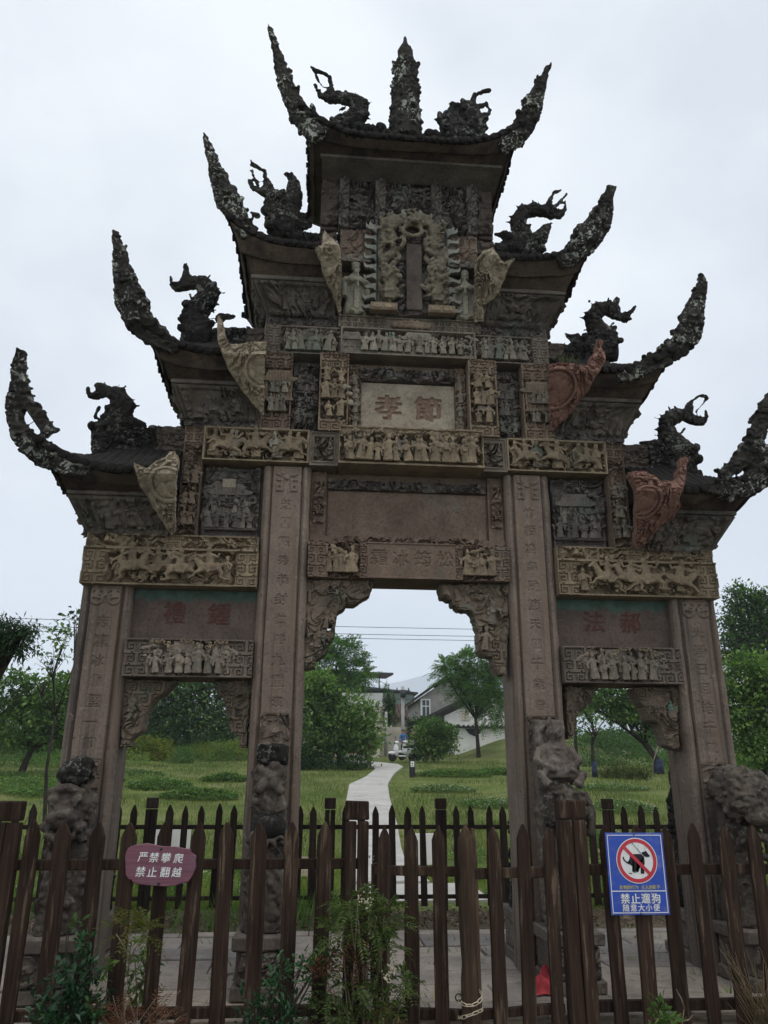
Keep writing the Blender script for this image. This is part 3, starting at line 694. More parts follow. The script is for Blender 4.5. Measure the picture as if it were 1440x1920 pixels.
# --- pillars
def pillar(x0, x1, ztop):
    w = x1 - x0
    prof = [(0, .055), (.012, .03), (.035, .012), (.06, .012), (.075, .03), (.088, .045), (.096, .012), (w - .096, .012), (w - .088, .045), (w - .075, .03), (w - .06, .012), (w - .035, .012), (w - .012, .03), (w, .055), (w, DEEP), (w - .06, DEEP), (w * .5, DEEP), (.06, DEEP), (0, DEEP)]
    nz = int(ztop / .06); n = len(prof)
    V = []; F = []
    for j in range(nz + 1):
        z = ztop * j / nz
        for (a, b) in prof: V.append((x0 + a, b, z))
    for j in range(nz):
        for k in range(n):
            F.append((j * n + k, j * n + (k + 1) % n, (j + 1) * n + (k + 1) % n, (j + 1) * n + k))
    F.append(tuple(range(n))[::-1]); F.append(tuple(nz * n + k for k in range(n)))
    me = bpy.data.meshes.new('pillar'); me.from_pydata(V, [], F); me.update()
    displace(me, .006, 5, (x0, 0, 0))
    return ob('pillar', me, arch, mat=M_PILLAR)
def knot_orn(X, Z, cx, ztop, cloud):
    """the carved pendant at the head of each inscription"""
    H = np.zeros(X.shape); u = X - cx; v = ztop - Z
    if cloud:
        for s in (-1, 1):
            for (ox, oz, r) in ((.075, .10, .05), (.05, .055, .04), (.095, .05, .035)):
                d = np.hypot(u - s * ox, v - oz); H = np.maximum(H, .018 * (1 - sstep(.008, .016, np.abs(d - r))))
        H = np.maximum(H, .018 * ((np.abs(v - .02) < .012) & (np.abs(u) < .05)))
    else:
        H = np.maximum(H, h_lumps(u + 5, v + 3, 28, .028, 2) * ((np.abs(u) < .11) & (v > .01) & (v < .12 - .5 * np.abs(u))))
        for s in (-1, 1):
            for bx in ((.035, .060, .11, .24), (.035, .105, .215, .24), (.085, .105, .175, .24), (.06, .105, .165, .19), (.035, .10, .11, .135)):
                H = np.maximum(H, .016 * ((s * u > bx[0]) & (s * u < bx[1]) & (v > bx[2]) & (v < bx[3])))
    return blur(H, 1)
def inscription(par, x0, x1, z0, z1, text, size, top, step, cloud):
    def Hf(u, v, w, h):
        X = u; Z = v; cx = w / 2
        it = [(c, cx + .004 * math.sin(i * 2.1), h - top - i * step, size * (.9 + .1 * math.sin(i * 1.7)), .01) for i, c in enumerate(text)]
        Mk = blur(rast(X, Z, it), 1)
        return .006 + h_worn(u, v, .006, 1) - .014 * Mk + knot_orn(X, Z, cx, h - .02, cloud)
    return relief('inscription_panel', x0, x1, z0, z1, .01, Hf, M_PILLAR, par, .05, .0052)
for (s, xa, xb, zt, txt, sz, cloud) in ((-1, -1.442, -.977, 4.498, '芝蘭耀秀恭封仁裕九重褒', .115, 0), (1, .977, 1.442, 4.498, '竹栢凌霜勁節天題千歲蓉', .115, 0),
                                 (-1, -3.045, -2.585, 3.248, '志凜冰霜堅一節', .12, 1), (1, 2.585, 3.045, 3.248, '光爭日月皓千載', .12, 1)):
    P = pillar(xa, xb, zt)
    zb = 2.12 if zt > 4 else 1.72
    inscription(P, xa + .098, xb - .098, zb, zt - .004, txt, sz, .40 if not cloud else .33, .188 if not cloud else .178, cloud)
    # flame-carved recess above the guardian stone
    if not cloud:
        relief('carved_recess', xa + .10, xb - .10, zb - .38, zb - .012, .012, lambda u, v, w, h: h_scroll(u, v, 7, .03, 3) + h_frame(u, v, w, h, .012, .012), M_PILLAR, P, .05, .007)
    else:
        relief('carved_recess', xa + .10, xb - .10, zb - .30, zb - .012, .012, lambda u, v, w, h: h_scroll(u, v, 8, .02, 4) + h_frame(u, v, w, h, .012, .012), M_PILLAR, P, .05, .007)

def slab(name, x0, x1, y0, y1, z0, z1, m, parent=None, amp=.005, bevel=.008, cuts=0):
    me = MB().box(x0, x1, y0, y1, z0, z1).mesh(name, bevel=bevel)
    if cuts: slabnoise(me, cuts, amp, 6, (x0, 0, z0))
    return ob(name, me, parent or arch, mat=m)

def rel_border(Hin, b=.02, d=.016):
    return lambda u, v, w, h: Hin(u, v, w, h) + h_frame(u, v, w, h, b, d)

# --- side bays
for s in (-1, 1):
    xi, xo = 1.445, 2.583
    L, Rr = (xi, xo) if s > 0 else (-xo, -xi)
    # lower figure band
    bnd = slab('figure_band', L, Rr, .07, .40, 2.42, 2.76, M_RED)
    def Hb(u, v, w, h):
        c = sstep(.20, .24, np.abs(u / w - .5))
        return c * h_fret(u, v, .0135, .018) + (1 - c) * (h_scroll(u, v, 8, .04, 2) - .06) * sstep(.012, .02, np.minimum(v, h - v)) + h_frame(u, v, w, h, .02, .014)
    relief('relief_ground', L, Rr, 2.42, 2.76, -.02, Hb, M_LBAND, bnd, .10, .0075)
    rng = RS(40 + s)
    crowd(bnd, (L + Rr) / 2 - .32, (L + Rr) / 2 + .32, -.055, 2.45, .25, 7, M_LBANDF, 41 + s, .7)
    crowd(bnd, (L + Rr) / 2 - .36, (L + Rr) / 2 + .36, -.02, 2.52, .22, 7, M_LBANDF, 47 + s, .7)
    for k in (-1, 1): carve(bnd, 't', (L + Rr) / 2 + k * .36, -.03, 2.45, .27, M_LBANDF, rng)
    carve(bnd, 'v', (L + Rr) / 2 - .05, -.01, 2.47, .27, M_LBANDF, rng)
    for k in range(3): carve(bnd, 'c', (L + Rr) / 2 - .25 + k * .25, -.045, 2.64, .2, M_TANF, rng)
    # name panel, two painted characters
    txt = '禮鍾' if s < 0 else '法郝'
    xs_ = (-2.2, -1.79) if s < 0 else (1.83, 2.2)
    nx = int((Rr - L) / .0065) + 1; nz = int(.49 / .0065) + 1
    X, Z = np.meshgrid(np.linspace(L, Rr, nx), np.linspace(2.765, 3.245, nz))
    Mk = rast(X, Z, [(txt[0], xs_[0], 3.03, .20, .02), (txt[1], xs_[1], 3.03, .20, .02)])
    relief('name_panel', L, Rr, 2.765, 3.245, .13, .004 + h_worn(X, Z, .008, 2) + .010 * blur(Mk, 1), M_VERD, arch, .10, .0065, paint=Mk)
    # horse band and frieze over the bay
    Lb, Rb = (1.445, 3.05) if s > 0 else (-3.05, -1.445)
    bnd = slab('horse_band', Lb + .004, Rb - .004, .08, DEEP + .02, 3.25, 3.605, M_TAN)
    def Hh(u, v, w, h):
        e = np.minimum(u, w - u)
        c = 1 - sstep(.18, .24, e)
        return c * np.maximum(h_fret(u, v, .0145, .018), 0) + (1 - c) * (h_scroll(u, v, 7, .055, 1) - .085) * sstep(.018, .026, np.minimum(v, h - v)) + h_frame(u, v, w, h, .022, .02)
    relief('relief_ground', Lb, Rb, 3.25, 3.605, -.035, Hh, M_TAN, bnd, .13, .0075)
    rng = RS(60 + s)
    n = 4
    for k in range(n):
        x = Lb + .34 + (Rb - Lb - .68) * (k + .5 + rng.uniform(-.18, .18)) / n
        o = carve(bnd, 'h', x, -.095, 3.27 + rng.uniform(0, .03), .33 * rng.uniform(.86, 1.1), M_TANF, rng, flip=(s < 0) != (k == 3), deep=.6, wide=rng.uniform(1.0, 1.35), idx=rng.randint(3))
        o.rotation_euler = (rng.uniform(-.1, .1), rng.uniform(-.22, .22), rng.uniform(-.3, .3))
    for k in range(5):
        carve(bnd, 'p', Lb + .33 + (Rb - Lb - .66) * (k + rng.uniform(-.3, .3)) / 4, -.05, 3.29 + rng.uniform(0, .05), .28 * rng.uniform(.7, 1.05), M_TANF, rng, deep=.6)
    for k in range(4): carve(bnd, 'c', Lb + .4 + (Rb - Lb - .8) * k / 3, -.05, 3.27, .22, M_TANF, rng)
    fr = slab('vine_frieze', Lb + .01, Rb - .01, .04, DEEP, 3.608, 3.745, M_TAN)
    def Hv(u, v, w, h):
        t = (u / w * 2) % 1
        c = sstep(.08, .14, np.minimum(t, 1 - t))
        return c * (h_scroll(u, v, 10, .05, 4) - .035) * sstep(.012, .02, np.minimum(v, h - v)) + (1 - c) * h_fret(u, v, .009, .012) + h_frame(u, v, w, h, .014, .016)
    relief('relief_ground', Lb + .005, Rb - .005, 3.608, 3.745, -.015, Hv, M_TAN, fr, .07, .006)

    # --- scene panel beside the inner pillar
    a, b = (1.447, 2.045) if s > 0 else (-2.045, -1.447)
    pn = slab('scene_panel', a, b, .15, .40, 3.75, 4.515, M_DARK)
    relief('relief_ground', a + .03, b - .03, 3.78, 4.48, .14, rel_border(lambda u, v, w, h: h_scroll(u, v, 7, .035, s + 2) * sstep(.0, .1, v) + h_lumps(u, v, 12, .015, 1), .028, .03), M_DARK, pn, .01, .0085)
    rng = RS(80 + s)
    cx = (a + b) / 2
    carve(pn, 'v', cx - .02, .10, 3.98, .36, M_DARKF, rng, wide=1.1)
    crowd(pn, cx - .24, cx + .24, .08, 3.86, .22, 6, M_DARKF, 82 + s)
    crowd(pn, cx - .2, cx + .2, .10, 4.02, .19, 4, M_GREYF, 84 + s)
    carve(pn, 't', cx + .20 * s, .10, 3.95, .42, M_DARKF, rng); carve(pn, 'c', cx, .10, 4.33, .26, M_DARKF, rng)
    if s < 0: slab('tablet', cx - .10, cx + .03, .06, .11, 4.27, 4.37, M_PLAQUE, pn)
    slab('sill', a + .03, b - .03, .07, .13, 3.84, 3.865, M_DARK, pn)
    # carved outer strip
    a, b = (2.045, 2.235) if s > 0 else (-2.235, -2.045)
    st = slab('carved_strip', a + .003, b - .003, .06, DEEP, 3.75, 4.875, M_RED)
    relief('relief_ground', a, b, 3.75, 4.875, -.01, lambda u, v, w, h: h_fret(u, v, .011, .016) * (sstep(.8, .84, v / h) + 1 - sstep(.06, .1, v / h)) + (h_scroll(u, v, 9, .045, 2) - .035) * (1 - sstep(.8, .84, v / h)) * sstep(.012, .02, np.minimum(u, w - u)) + h_frame(u, v, w, h, .014, .016), M_RED, st, .09, .007)
    for k in range(3): crowd(st, a + .03, b - .03, -.03, 3.85 + k * .21, .20, 2, M_GREYF if s > 0 else M_STRIP, 90 + k + s)
    for k in range(2): carve(st, 't', (a + b) / 2 - .03 + .06 * k, -.02, 3.9 + .3 * k, .26, M_STRIP, rng)
    # upper horse band
    a, b = (1.005, 2.045) if s > 0 else (-2.045, -1.005)
    bnd = slab('horse_band', a + .004, b - .004, .08, DEEP, 4.518, 4.875, M_TAN)
    relief('relief_ground', a, b, 4.518, 4.875, -.035, lambda u, v, w, h: (h_scroll(u, v, 7, .055, 3) - .085) * sstep(.02, .03, np.minimum(np.minimum(u, w - u), np.minimum(v, h - v))) + h_frame(u, v, w, h, .025, .024), M_TAN, bnd, .13, .0075)
    rng = RS(100 + s)
    for k in range(3):
        o = carve(bnd, 'h', a + .2 + (b - a - .40) * (k + rng.uniform(-.12, .12)) / 2, -.085, 4.545, .31 * rng.uniform(.88, 1.08), M_TANF, rng, flip=s < 0, deep=.6, wide=rng.uniform(.95, 1.25), idx=rng.randint(3))
        o.rotation_euler = (rng.uniform(-.1, .1), rng.uniform(-.2, .2), rng.uniform(-.3, .3))
    for k in range(5): carve(bnd, 'p', a + .1 + (b - a - .2) * k / 4, -.05, 4.56, .29, M_GREYF if k % 2 else M_TANF, rng, deep=.6)
    for k in range(4): carve(bnd, 'c', a + .2 + (b - a - .4) * k / 3, -.06, 4.54, .24, M_TANF, rng)
    # square carved block
    a, b = (.715, 1.0) if s > 0 else (-1.0, -.715)
    bk = slab('carved_block', a + .004, b - .004, .04, DEEP, 4.50, 4.865, M_GREY)
    relief('relief_ground', a, b, 4.50, 4.865, -.04, lambda u, v, w, h: np.where((np.abs(u - w / 2) < .09) & (np.abs(v - h / 2) < .125), h_scroll(u, v, 9, .05, 2) - .05, 0) + .010 * (1 - sstep(.006, .010, np.abs(np.maximum(np.abs(u - w / 2) - .105, np.abs(v - h / 2) - .142)))) + h_frame(u, v, w, h, .018, .012), M_GREY, bk, .09, .006)

    # --- columns and recessed scenes of the middle tier
    a, b = (.625, .925) if s > 0 else (-.925, -.625)
    cm = slab('figure_column', a + .004, b - .004, .05, DEEP, 4.868, 5.752, M_STRIP)
    relief('relief_ground', a, b, 4.868, 5.752, -.055, lambda u, v, w, h: h_fret(u, v, .0145, .018) * (sstep(.80, .82, v / h) + 1 - sstep(.15, .17, v / h)) + (h_scroll(u, v, 8, .05, 5) - .075) * (1 - sstep(.80, .82, v / h)) * sstep(.15, .17, v / h) * sstep(.02, .03, np.minimum(u, w - u)) + h_frame(u, v, w, h, .022, .02), M_STRIP, cm, .13, .007)
    for k in range(3): crowd(cm, a + .04, b - .04, -.09, 5.02 + k * .20, .23, 2 + k % 2, M_TANF, 120 + k + 7 * s)
    rng = RS(130 + s)
    carve(cm, 't', (a + b) / 2 + .07, -.07, 5.0, .40, M_GREYF, rng); carve(cm, 'c', (a + b) / 2, -.08, 5.42, .26, M_TANF, rng)
    a, b = (.927, 1.205) if s > 0 else (-1.205, -.927)
    pn = slab('scene_panel', a, b, .14, .40, 4.88, 5.752, M_DARK)
    relief('relief_ground', a + .01, b - .01, 4.89, 5.69, .13, lambda u, v, w, h: h_scroll(u, v, 7, .05, 2 + s), M_DARK, pn, .01, .007)
    for k in range(3): crowd(pn, a + .04, b - .04, .08, 5.0 + k * .19, .2, 3, M_DARKF, 140 + k + s)
    carve(pn, 'v', (a + b) / 2, .09, 5.36, .22, M_DARKF, rng); carve(pn, 't', (a + b) / 2, .09, 4.92, .34, M_DARKF, rng); carve(pn, 'c', (a + b) / 2, .09, 5.55, .2, M_DARKF, rng)
    a, b = (1.207, 1.51) if s > 0 else (-1.51, -1.207)
    m = M_RED if s < 0 else M_STRIP
    cm = slab('figure_column', a + .004, b - .004, .07, DEEP, 4.878, 5.752, m)
    relief('relief_ground', a, b, 4.878, 5.752, -.02, lambda u, v, w, h: h_fret(u, v, .0145, .018) * (sstep(.78, .80, v / h) + 1 - sstep(.2, .22, v / h)) + (h_scroll(u, v, 7, .05, 1) - .065) * (1 - sstep(.78, .80, v / h)) * sstep(.2, .22, v / h) * sstep(.016, .026, np.minimum(u, w - u)) + h_frame(u, v, w, h, .018, .016), m, cm, .12, .007)
    for k in range(2): crowd(cm, a + .06, b - .04, -.05, 5.07 + k * .21, .2, 3, M_GREYF, 150 + k + s)
    carve(cm, 'v', (a + b) / 2 + .02, -.04, 5.2, .34, M_STRIP, rng)

    # --- figure band above
    a, b = (.72, 1.515) if s > 0 else (-1.515, -.72)
    bnd = slab('figure_band', a + .004, b - .004, .09, DEEP, 5.757, 6.085, M_GREY)
    def Hu(u, v, w, h, s=s):
        t = u / w if s < 0 else 1 - u / w
        c = 1 - sstep(.20, .23, t)
        return c * h_fret(u, v, .0125, .014) + (1 - c) * (h_scroll(u, v, 8, .045, 2) - .07) * sstep(.014, .022, np.minimum(v, h - v)) + h_frame(u, v, w, h, .018, .02)
    relief('relief_ground', a, b, 5.757, 6.085, -.015, Hu, M_GREY, bnd, .12, .0075)
    q0, q1 = (a + .2, b - .04) if s < 0 else (a + .04, b - .2)
    crowd(bnd, q0, q1, -.05, 5.785, .24, 7, M_GREYF, 160 + s)
    for k in range(3): carve(bnd, 'c', q0 + (q1 - q0) * (k + .5) / 3, -.04, 5.95, .18, M_GREYF, RS(170 + k + s))
    crowd(bnd, q0 + .04, q1 - .04, -.02, 5.84, .22, 6, M_GREYF, 163 + s)
    rng = RS(166 + s)
    carve(bnd, 't', (q0 + q1) / 2, -.02, 5.78, .30, M_GREYF, rng)
    fr = slab('scroll_frieze', a, b, .02, DEEP, 6.088, 6.225, M_DARK)
    relief('relief_ground', a, b, 6.088, 6.225, .01, lambda u, v, w, h: h_scroll(u, v, 10, .028, 3) * sstep(.02, .06, np.minimum(u, w - u)) + h_frame(u, v, w, h, .016, .014), M_DARK, fr, .01, .007)
    # --- wall below the upper eaves
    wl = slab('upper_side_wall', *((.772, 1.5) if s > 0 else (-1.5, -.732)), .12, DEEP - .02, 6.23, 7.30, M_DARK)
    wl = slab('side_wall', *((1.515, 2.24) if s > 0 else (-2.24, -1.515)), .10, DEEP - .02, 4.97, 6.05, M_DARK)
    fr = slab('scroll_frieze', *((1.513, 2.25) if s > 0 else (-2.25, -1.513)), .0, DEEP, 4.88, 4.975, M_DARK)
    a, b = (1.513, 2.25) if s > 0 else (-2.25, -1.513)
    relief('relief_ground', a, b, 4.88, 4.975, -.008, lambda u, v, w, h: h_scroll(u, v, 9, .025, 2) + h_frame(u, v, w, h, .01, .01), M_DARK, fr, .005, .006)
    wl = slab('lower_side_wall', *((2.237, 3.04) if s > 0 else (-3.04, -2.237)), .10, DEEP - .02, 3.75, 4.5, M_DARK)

# --- middle bay
lin = slab('lintel', -.973, .973, .07, DEEP - .02, 3.375, 3.73, M_RED)
nx = int(1.95 / .006) + 1; nz = int(.355 / .006) + 1
X, Z = np.meshgrid(np.linspace(-.975, .975, nx), np.linspace(3.375, 3.73, nz))
Mk = blur(rast(X, Z, [(c, -.30 + .215 * i, 3.575, .155, .012) for i, c in enumerate('霜冰筠松')]), 1)
au = np.abs(X - .02)
mid = au < .43
Hl = np.where(mid, .012 - .012 * Mk + h_worn(X, Z, .006, 2), np.where((au > .5) & (au < .8), h_scroll(X, Z, 8, .045, 2) - .06, h_fret(X, Z, .0125, .014))) + h_frame(X + .975, Z - 3.375, 1.95, .355, .018, .01)
relief('lintel_carving', -.975, .975, 3.375, 3.73, -.012, Hl, M_RED, lin, .10, .006)
crowd(lin, -.80, -.50, -.03, 3.42, .25, 5, M_TANF, 181); crowd(lin, .52, .82, -.03, 3.42, .25, 5, M_TANF, 183)
rng = RS(184)
for x in (-.7, .68): carve(lin, 't', x, -.02, 3.43, .28, M_TANF, rng)
# blank tablet in its carved surround
bp = slab('blank_tablet', -.975, .975, .16, .40, 3.735, 4.50, M_RED)
relief('tablet_face', -.80, .80, 3.82, 4.30, .15, lambda u, v, w, h: .008 + h_worn(u, v, .01, 2) + .0025 * vn2(u * 60, v * 3, 1), M_RED, bp, .012, .012)
relief('top_vine', -.80, .80, 4.315, 4.41, .13, lambda u, v, w, h: h_scroll(u, v, 11, .035, 2), M_DARK, bp, .04, .007)
relief('bottom_vine', -.97, .97, 3.738, 3.81, .09, lambda u, v, w, h: h_scroll(u, v, 11, .03, 4) * sstep(.2, .3, np.minimum(u, w - u)) + .012, M_RED, bp, .08, .007)
for s in (-1, 1):
    a, b = (.82, .972) if s > 0 else (-.972, -.82)
    relief('side_vine', a, b, 3.812, 4.49, .13, lambda u, v, w, h: h_scroll(u, v, 10, .035, 1) * (np.abs(u - w / 2) < .055) * (np.abs(v - h * .52) < .22) + .012 + h_lumps(u, v, 20, .01, 2), M_RED, bp, .04, .006)
# long procession of figures
bnd = slab('procession_band', -.708, .741, .0, DEEP, 4.495, 4.895, M_TAN)
relief('relief_ground', -.712, .745, 4.495, 4.895, -.115, lambda u, v, w, h: (h_scroll(u, v, 8, .06, 3) - .09) * (1 - sstep(.8, .88, v / h)) * sstep(.03, .04, v) * sstep(.012, .02, np.minimum(u, w - u)) + h_lumps(u, v, 14, .05, 1) * sstep(.78, .86, v / h) + h_frame(u, v, w, h, .02, .02) + .02 * (v < .035), M_TAN, bnd, .13, .0075)
crowd(bnd, -.64, .68, -.155, 4.53, .285, 14, M_TANF, 191, .8)
crowd(bnd, -.66, .70, -.13, 4.58, .26, 12, M_GREYF, 193, .7)
rng = RS(194)
for x in (-.6, -.25, .25, .62): carve(bnd, 't', x, -.14, 4.53, .36, M_TANF, rng)
for k in range(6): carve(bnd, 'c', -.6 + k * .25, -.15, 4.76, .2, M_TANF, rng)
# plaque with two characters
pq = slab('plaque', -.625, .625, .13, .40, 4.90, 5.752, M_STRIP)
nx = int(.985 / .006) + 1; nz = int(.60 / .006) + 1
X, Z = np.meshgrid(np.linspace(-.485, .50, nx), np.linspace(4.915, 5.515, nz))
Mk = rast(X, Z, [('孝', -.20, 5.24, .27, .03), ('節', .22, 5.24, .27, .03)])
relief('plaque_face', -.485, .50, 4.915, 5.515, .10, .006 + h_worn(X, Z, .008, 1) - .020 * blur(Mk, 1), M_PLAQUE, pq, .03, .006, paint=Mk)
relief('top_vine', -.50, .52, 5.535, 5.66, .09, lambda u, v, w, h: h_scroll(u, v, 9, .05, 2), M_DARK, pq, .05, .007)
for s in (-1, 1):
    a, b = (.505, .615) if s > 0 else (-.615, -.49)
    st = relief('plaque_border', a, b, 4.905, 5.70, .09, lambda u, v, w, h: h_scroll(u, v, 9, .03, 1 + s) + h_frame(u, v, w, h, .012, .012), M_STRIP, pq, .05, .007)
    for k in range(4): carve(pq, 'p', (a + b) / 2, .05, 4.98 + k * .16, .16, M_GREYF, rng)
# figure band under the niche
bnd = slab('figure_band', -.714, .714, .07, DEEP, 5.757, 6.085, M_GREY)
relief('relief_ground', -.718, .718, 5.757, 6.085, -.045, lambda u, v, w, h: (h_scroll(u, v, 8, .05, 4) - .08) * sstep(.02, .03, np.minimum(np.minimum(u, w - u), np.minimum(v - .03, h - v))) + h_frame(u, v, w, h, .022, .022) + .02 * (v < .05), M_GREY, bnd, .13, .0075)
crowd(bnd, -.50, .60, -.075, 5.80, .22, 12, M_GREYF, 201, .8); crowd(bnd, -.46, .6, -.05, 5.84, .22, 10, M_GREYF, 203, .7)
rng = RS(204)
carve(bnd, 'v', -.60, -.05, 5.79, .24, M_GREYF, rng); carve(bnd, 't', .66, -.05, 5.78, .28, M_GREYF, rng); carve(bnd, 'v', .1, -.05, 5.80, .26, M_GREYF, rng, wide=1.4)
fr = slab('lotus_frieze', -.745, .785, -.02, DEEP, 6.088, 6.235, M_GREY)
relief('relief_ground', -.745, .785, 6.088, 6.235, -.03, lambda u, v, w, h: np.where(np.abs(u - w / 2) < .26, .0, h_fret(u, v, .009, .014)) + h_frame(u, v, w, h, .014, .014), M_GREY, fr, .01, .006)
lb = MB()
for k in range(7):
    lb.ell((.03 + (k - 3) * .062, -.055, 6.18 - .012 * abs(k - 3)), (.036, .04, .034)); lb.ell((.03 + (k - 3) * .06, -.055, 6.125), (.033, .035, .03))
lb.tube([(-.13, -.05, 6.15), (.19, -.05, 6.15)], .03, 8)
ob('lotus_knot', remesh(lb, .008, 'lotus_knot', .004, 20), fr, mat=M_STRIP)

slab('core_block', -1.49, 1.49, .215, .425, 4.46, 6.24, M_DARK)

# --- niche with the flame tablet and two robed officials
nw = slab('niche_wall', -.745, .785, .16, DEEP, 6.238, 7.36, M_RED)
for s in (-1, 1):
    a, b = (.44, .785) if s > 0 else (-.745, -.40)
    relief('wall_scroll', a, b, 7.02, 7.355, .0, lambda u, v, w, h: h_scroll(u, v, 9, .016, 2) + .01, M_RED, nw, .17, .008)
    relief('niche_canopy', a + .01, b - .01, 6.92, 7.015, -.01, lambda u, v, w, h: h_lumps(u, v, 16, .05, 3) + .01, M_GREY, nw, .17, .008)
    slab('niche_jamb', *((.765, .79) if s > 0 else (-.75, -.725)), -.02, .16, 6.24, 7.36, M_STRIP, nw)
def official_mb(s):
    b = MB()
    b.loft([(0, 0, 0, .19, .13), (0, 0, .05, .20, .14), (0, 0, .25, .165, .12), (0, -.01, .48, .14, .11), (0, 0, .66, .17, .11), (0, 0, .74, .10, .085), (0, -.01, .79, .05, .05)], 28, .035, 9)
    b.ell((0, -.03, .85), (.068, .078, .085)); b.ell((0, -.115, .84), (.016, .022, .028), 7, 6)
    b.ell((-.028, -.10, .865), (.014, .012, .010), 6, 5); b.ell((.028, -.10, .865), (.014, .012, .010), 6, 5); b.ell((0, -.108, .805), (.022, .014, .008), 6, 5)
    for q in (-1, 1): b.ell((q * .07, -.02, .85), (.014, .02, .03), 6, 5)
    b.loft([(0, -.02, .90, .08, .085), (0, -.015, .94, .085, .085), (0, 0, 1.0, .06, .06)], 14)
    if s < 0:
        b.loft([(0, -.09, .68, .02, .02), (0, -.10, .74, .04, .03), (0, -.085, .80, .055, .03)], 10)
        b.loft([(0, -.01, .96, .095, .07), (0, -.01, 1.01, .07, .05)], 10)
    # raised sleeves holding a court tablet
    for q in (-1, 1):
        b.tube([(q * .15, 0, .66), (q * .215, -.06, .55), (q * .10, -.17, .56), (q * .035, -.2, .57)], [.065, .07, .055, .04], 9)
        b.loft([(q * .20, -.05, .30, .05, .07), (q * .20, -.06, .42, .06, .08), (q * .19, -.07, .55, .05, .07)], 10)
        for f in range(4): b.tube([(q * .05, -.20, .545 + f * .016), (q * .012, -.235, .55 + f * .016)], .010, 5)
    b.box(-.022, .022, -.235, -.21, .42, .74)
    b.tube([(-.16, -.02, .5), (0, -.125, .46), (.16, -.02, .5)], .022, 7)
    b.box(-.05, .05, -.155, -.12, .08, .44)
    for q in (-.08, .08): b.ell((q, -.13, .025), (.05, .07, .03))
    return b
for s, x, z, h in ((-1, -.575, 6.245, .70), (1, .635, 6.245, .66)):
    me = remesh(official_mb(s), .014, 'robed_official', .006, 12, .003, 40)
    ob('robed_official', me, nw, mat=M_STATUE, loc=(x, .0, z), rot=(0, 0, -.18 * s), scale=(h * .92, h * .9, h), label='robed official statue with %s, %s of the flame-edged tablet' % (('a beard and tall hat', 'left') if s < 0 else ('a smooth face and flat hat', 'right')))
# flame-edged plaque
cx, cz = .045, 6.86
nx = int(1.5 / .009) + 1; nz = int(1.62 / .009) + 1
X, Z = np.meshgrid(np.linspace(cx - .75, cx + .75, nx), np.linspace(6.24, 7.86, nz))
u = X - cx
top = 7.30
rx = .40
d = np.where(Z > top, np.hypot(u / rx, (Z - top) / .22), np.abs(u) / rx)
core = d < 1
def flame_poly(bx, bz, ang, L, w, curl):
    c, s_ = math.cos(ang), math.sin(ang); pts = []
    lft = []; rgt_ = []
    for k in range(9):
        t = k / 8
        off = curl * .05 * math.sin(t * 6.4) * (t ** .5); ww = w * (1 - t) ** .6 + .006
        lft.append((off + ww, t * L)); rgt_.append((off - ww, t * L))
    for (a, b) in lft + rgt_[::-1]:
        pts.append((bx + c * b - s_ * a, bz + s_ * b + c * a))
    return pts
mask = core.copy()
for k in range(8):
    t = (k - 3.5) / 3.5
    mask |= inpoly(X, Z, flame_poly(cx + t * .36, top + .17 - .17 * t * t, R(90 - 30 * t), .19, .042, -1 if t < 0 else 1))
for s in (-1, 1):
    for k in range(9):
        mask |= inpoly(X, Z, flame_poly(cx + s * (rx - .03), 7.30 - k * .122, R(90 - s * (50 + 3 * k)), .19, .042, s * (1 if k % 2 else .6)))
cells = mask[:-1, :-1] & mask[1:, 1:] & mask[1:, :-1] & mask[:-1, 1:]
Hfl = np.where(core, -.045 * sstep(1, .93, d), 0) + h_worn(X, Z, .012, 2)
fpq = cutout('flame_plaque', cells, X, Z, Hfl, .05, M_FLAME, nw, lambda x, h, z: (x, -.075 - h, z))
db = MB()
rng = RS(77)
# top dragon: gaping jaws in a ring of coils, mane and claws
db.tube([(.045 + .235 * math.cos(a), -.12 - .03 * math.sin(3 * a), 7.28 + .15 * math.sin(a)) for a in np.linspace(-.2, 3.5, 16)], [.055 + .014 * math.sin(i * 1.3) for i in range(16)], 9)
db.tube([(.03 + .105 * math.cos(a), -.20, 7.25 + .07 * math.sin(a)) for a in np.linspace(0, 6.28, 18)], .026, 8)
db.ell((.05, -.20, 7.345), (.13, .08, .05)); db.ell((.05, -.27, 7.32), (.045, .04, .028))
for q in (-.05, .07): db.ell((.04 + q, -.265, 7.355), (.028, .028, .028))
for k in range(9):
    a = .1 + k * .37
    db.tube([(.045 + .2 * math.cos(a), -.16, 7.30 + .13 * math.sin(a)), (.045 + .27 * math.cos(a + .1), -.19, 7.30 + .19 * math.sin(a + .1)), (.045 + .30 * math.cos(a + .3), -.16, 7.30 + .20 * math.sin(a + .3))], [.03, .022, .008], 6)
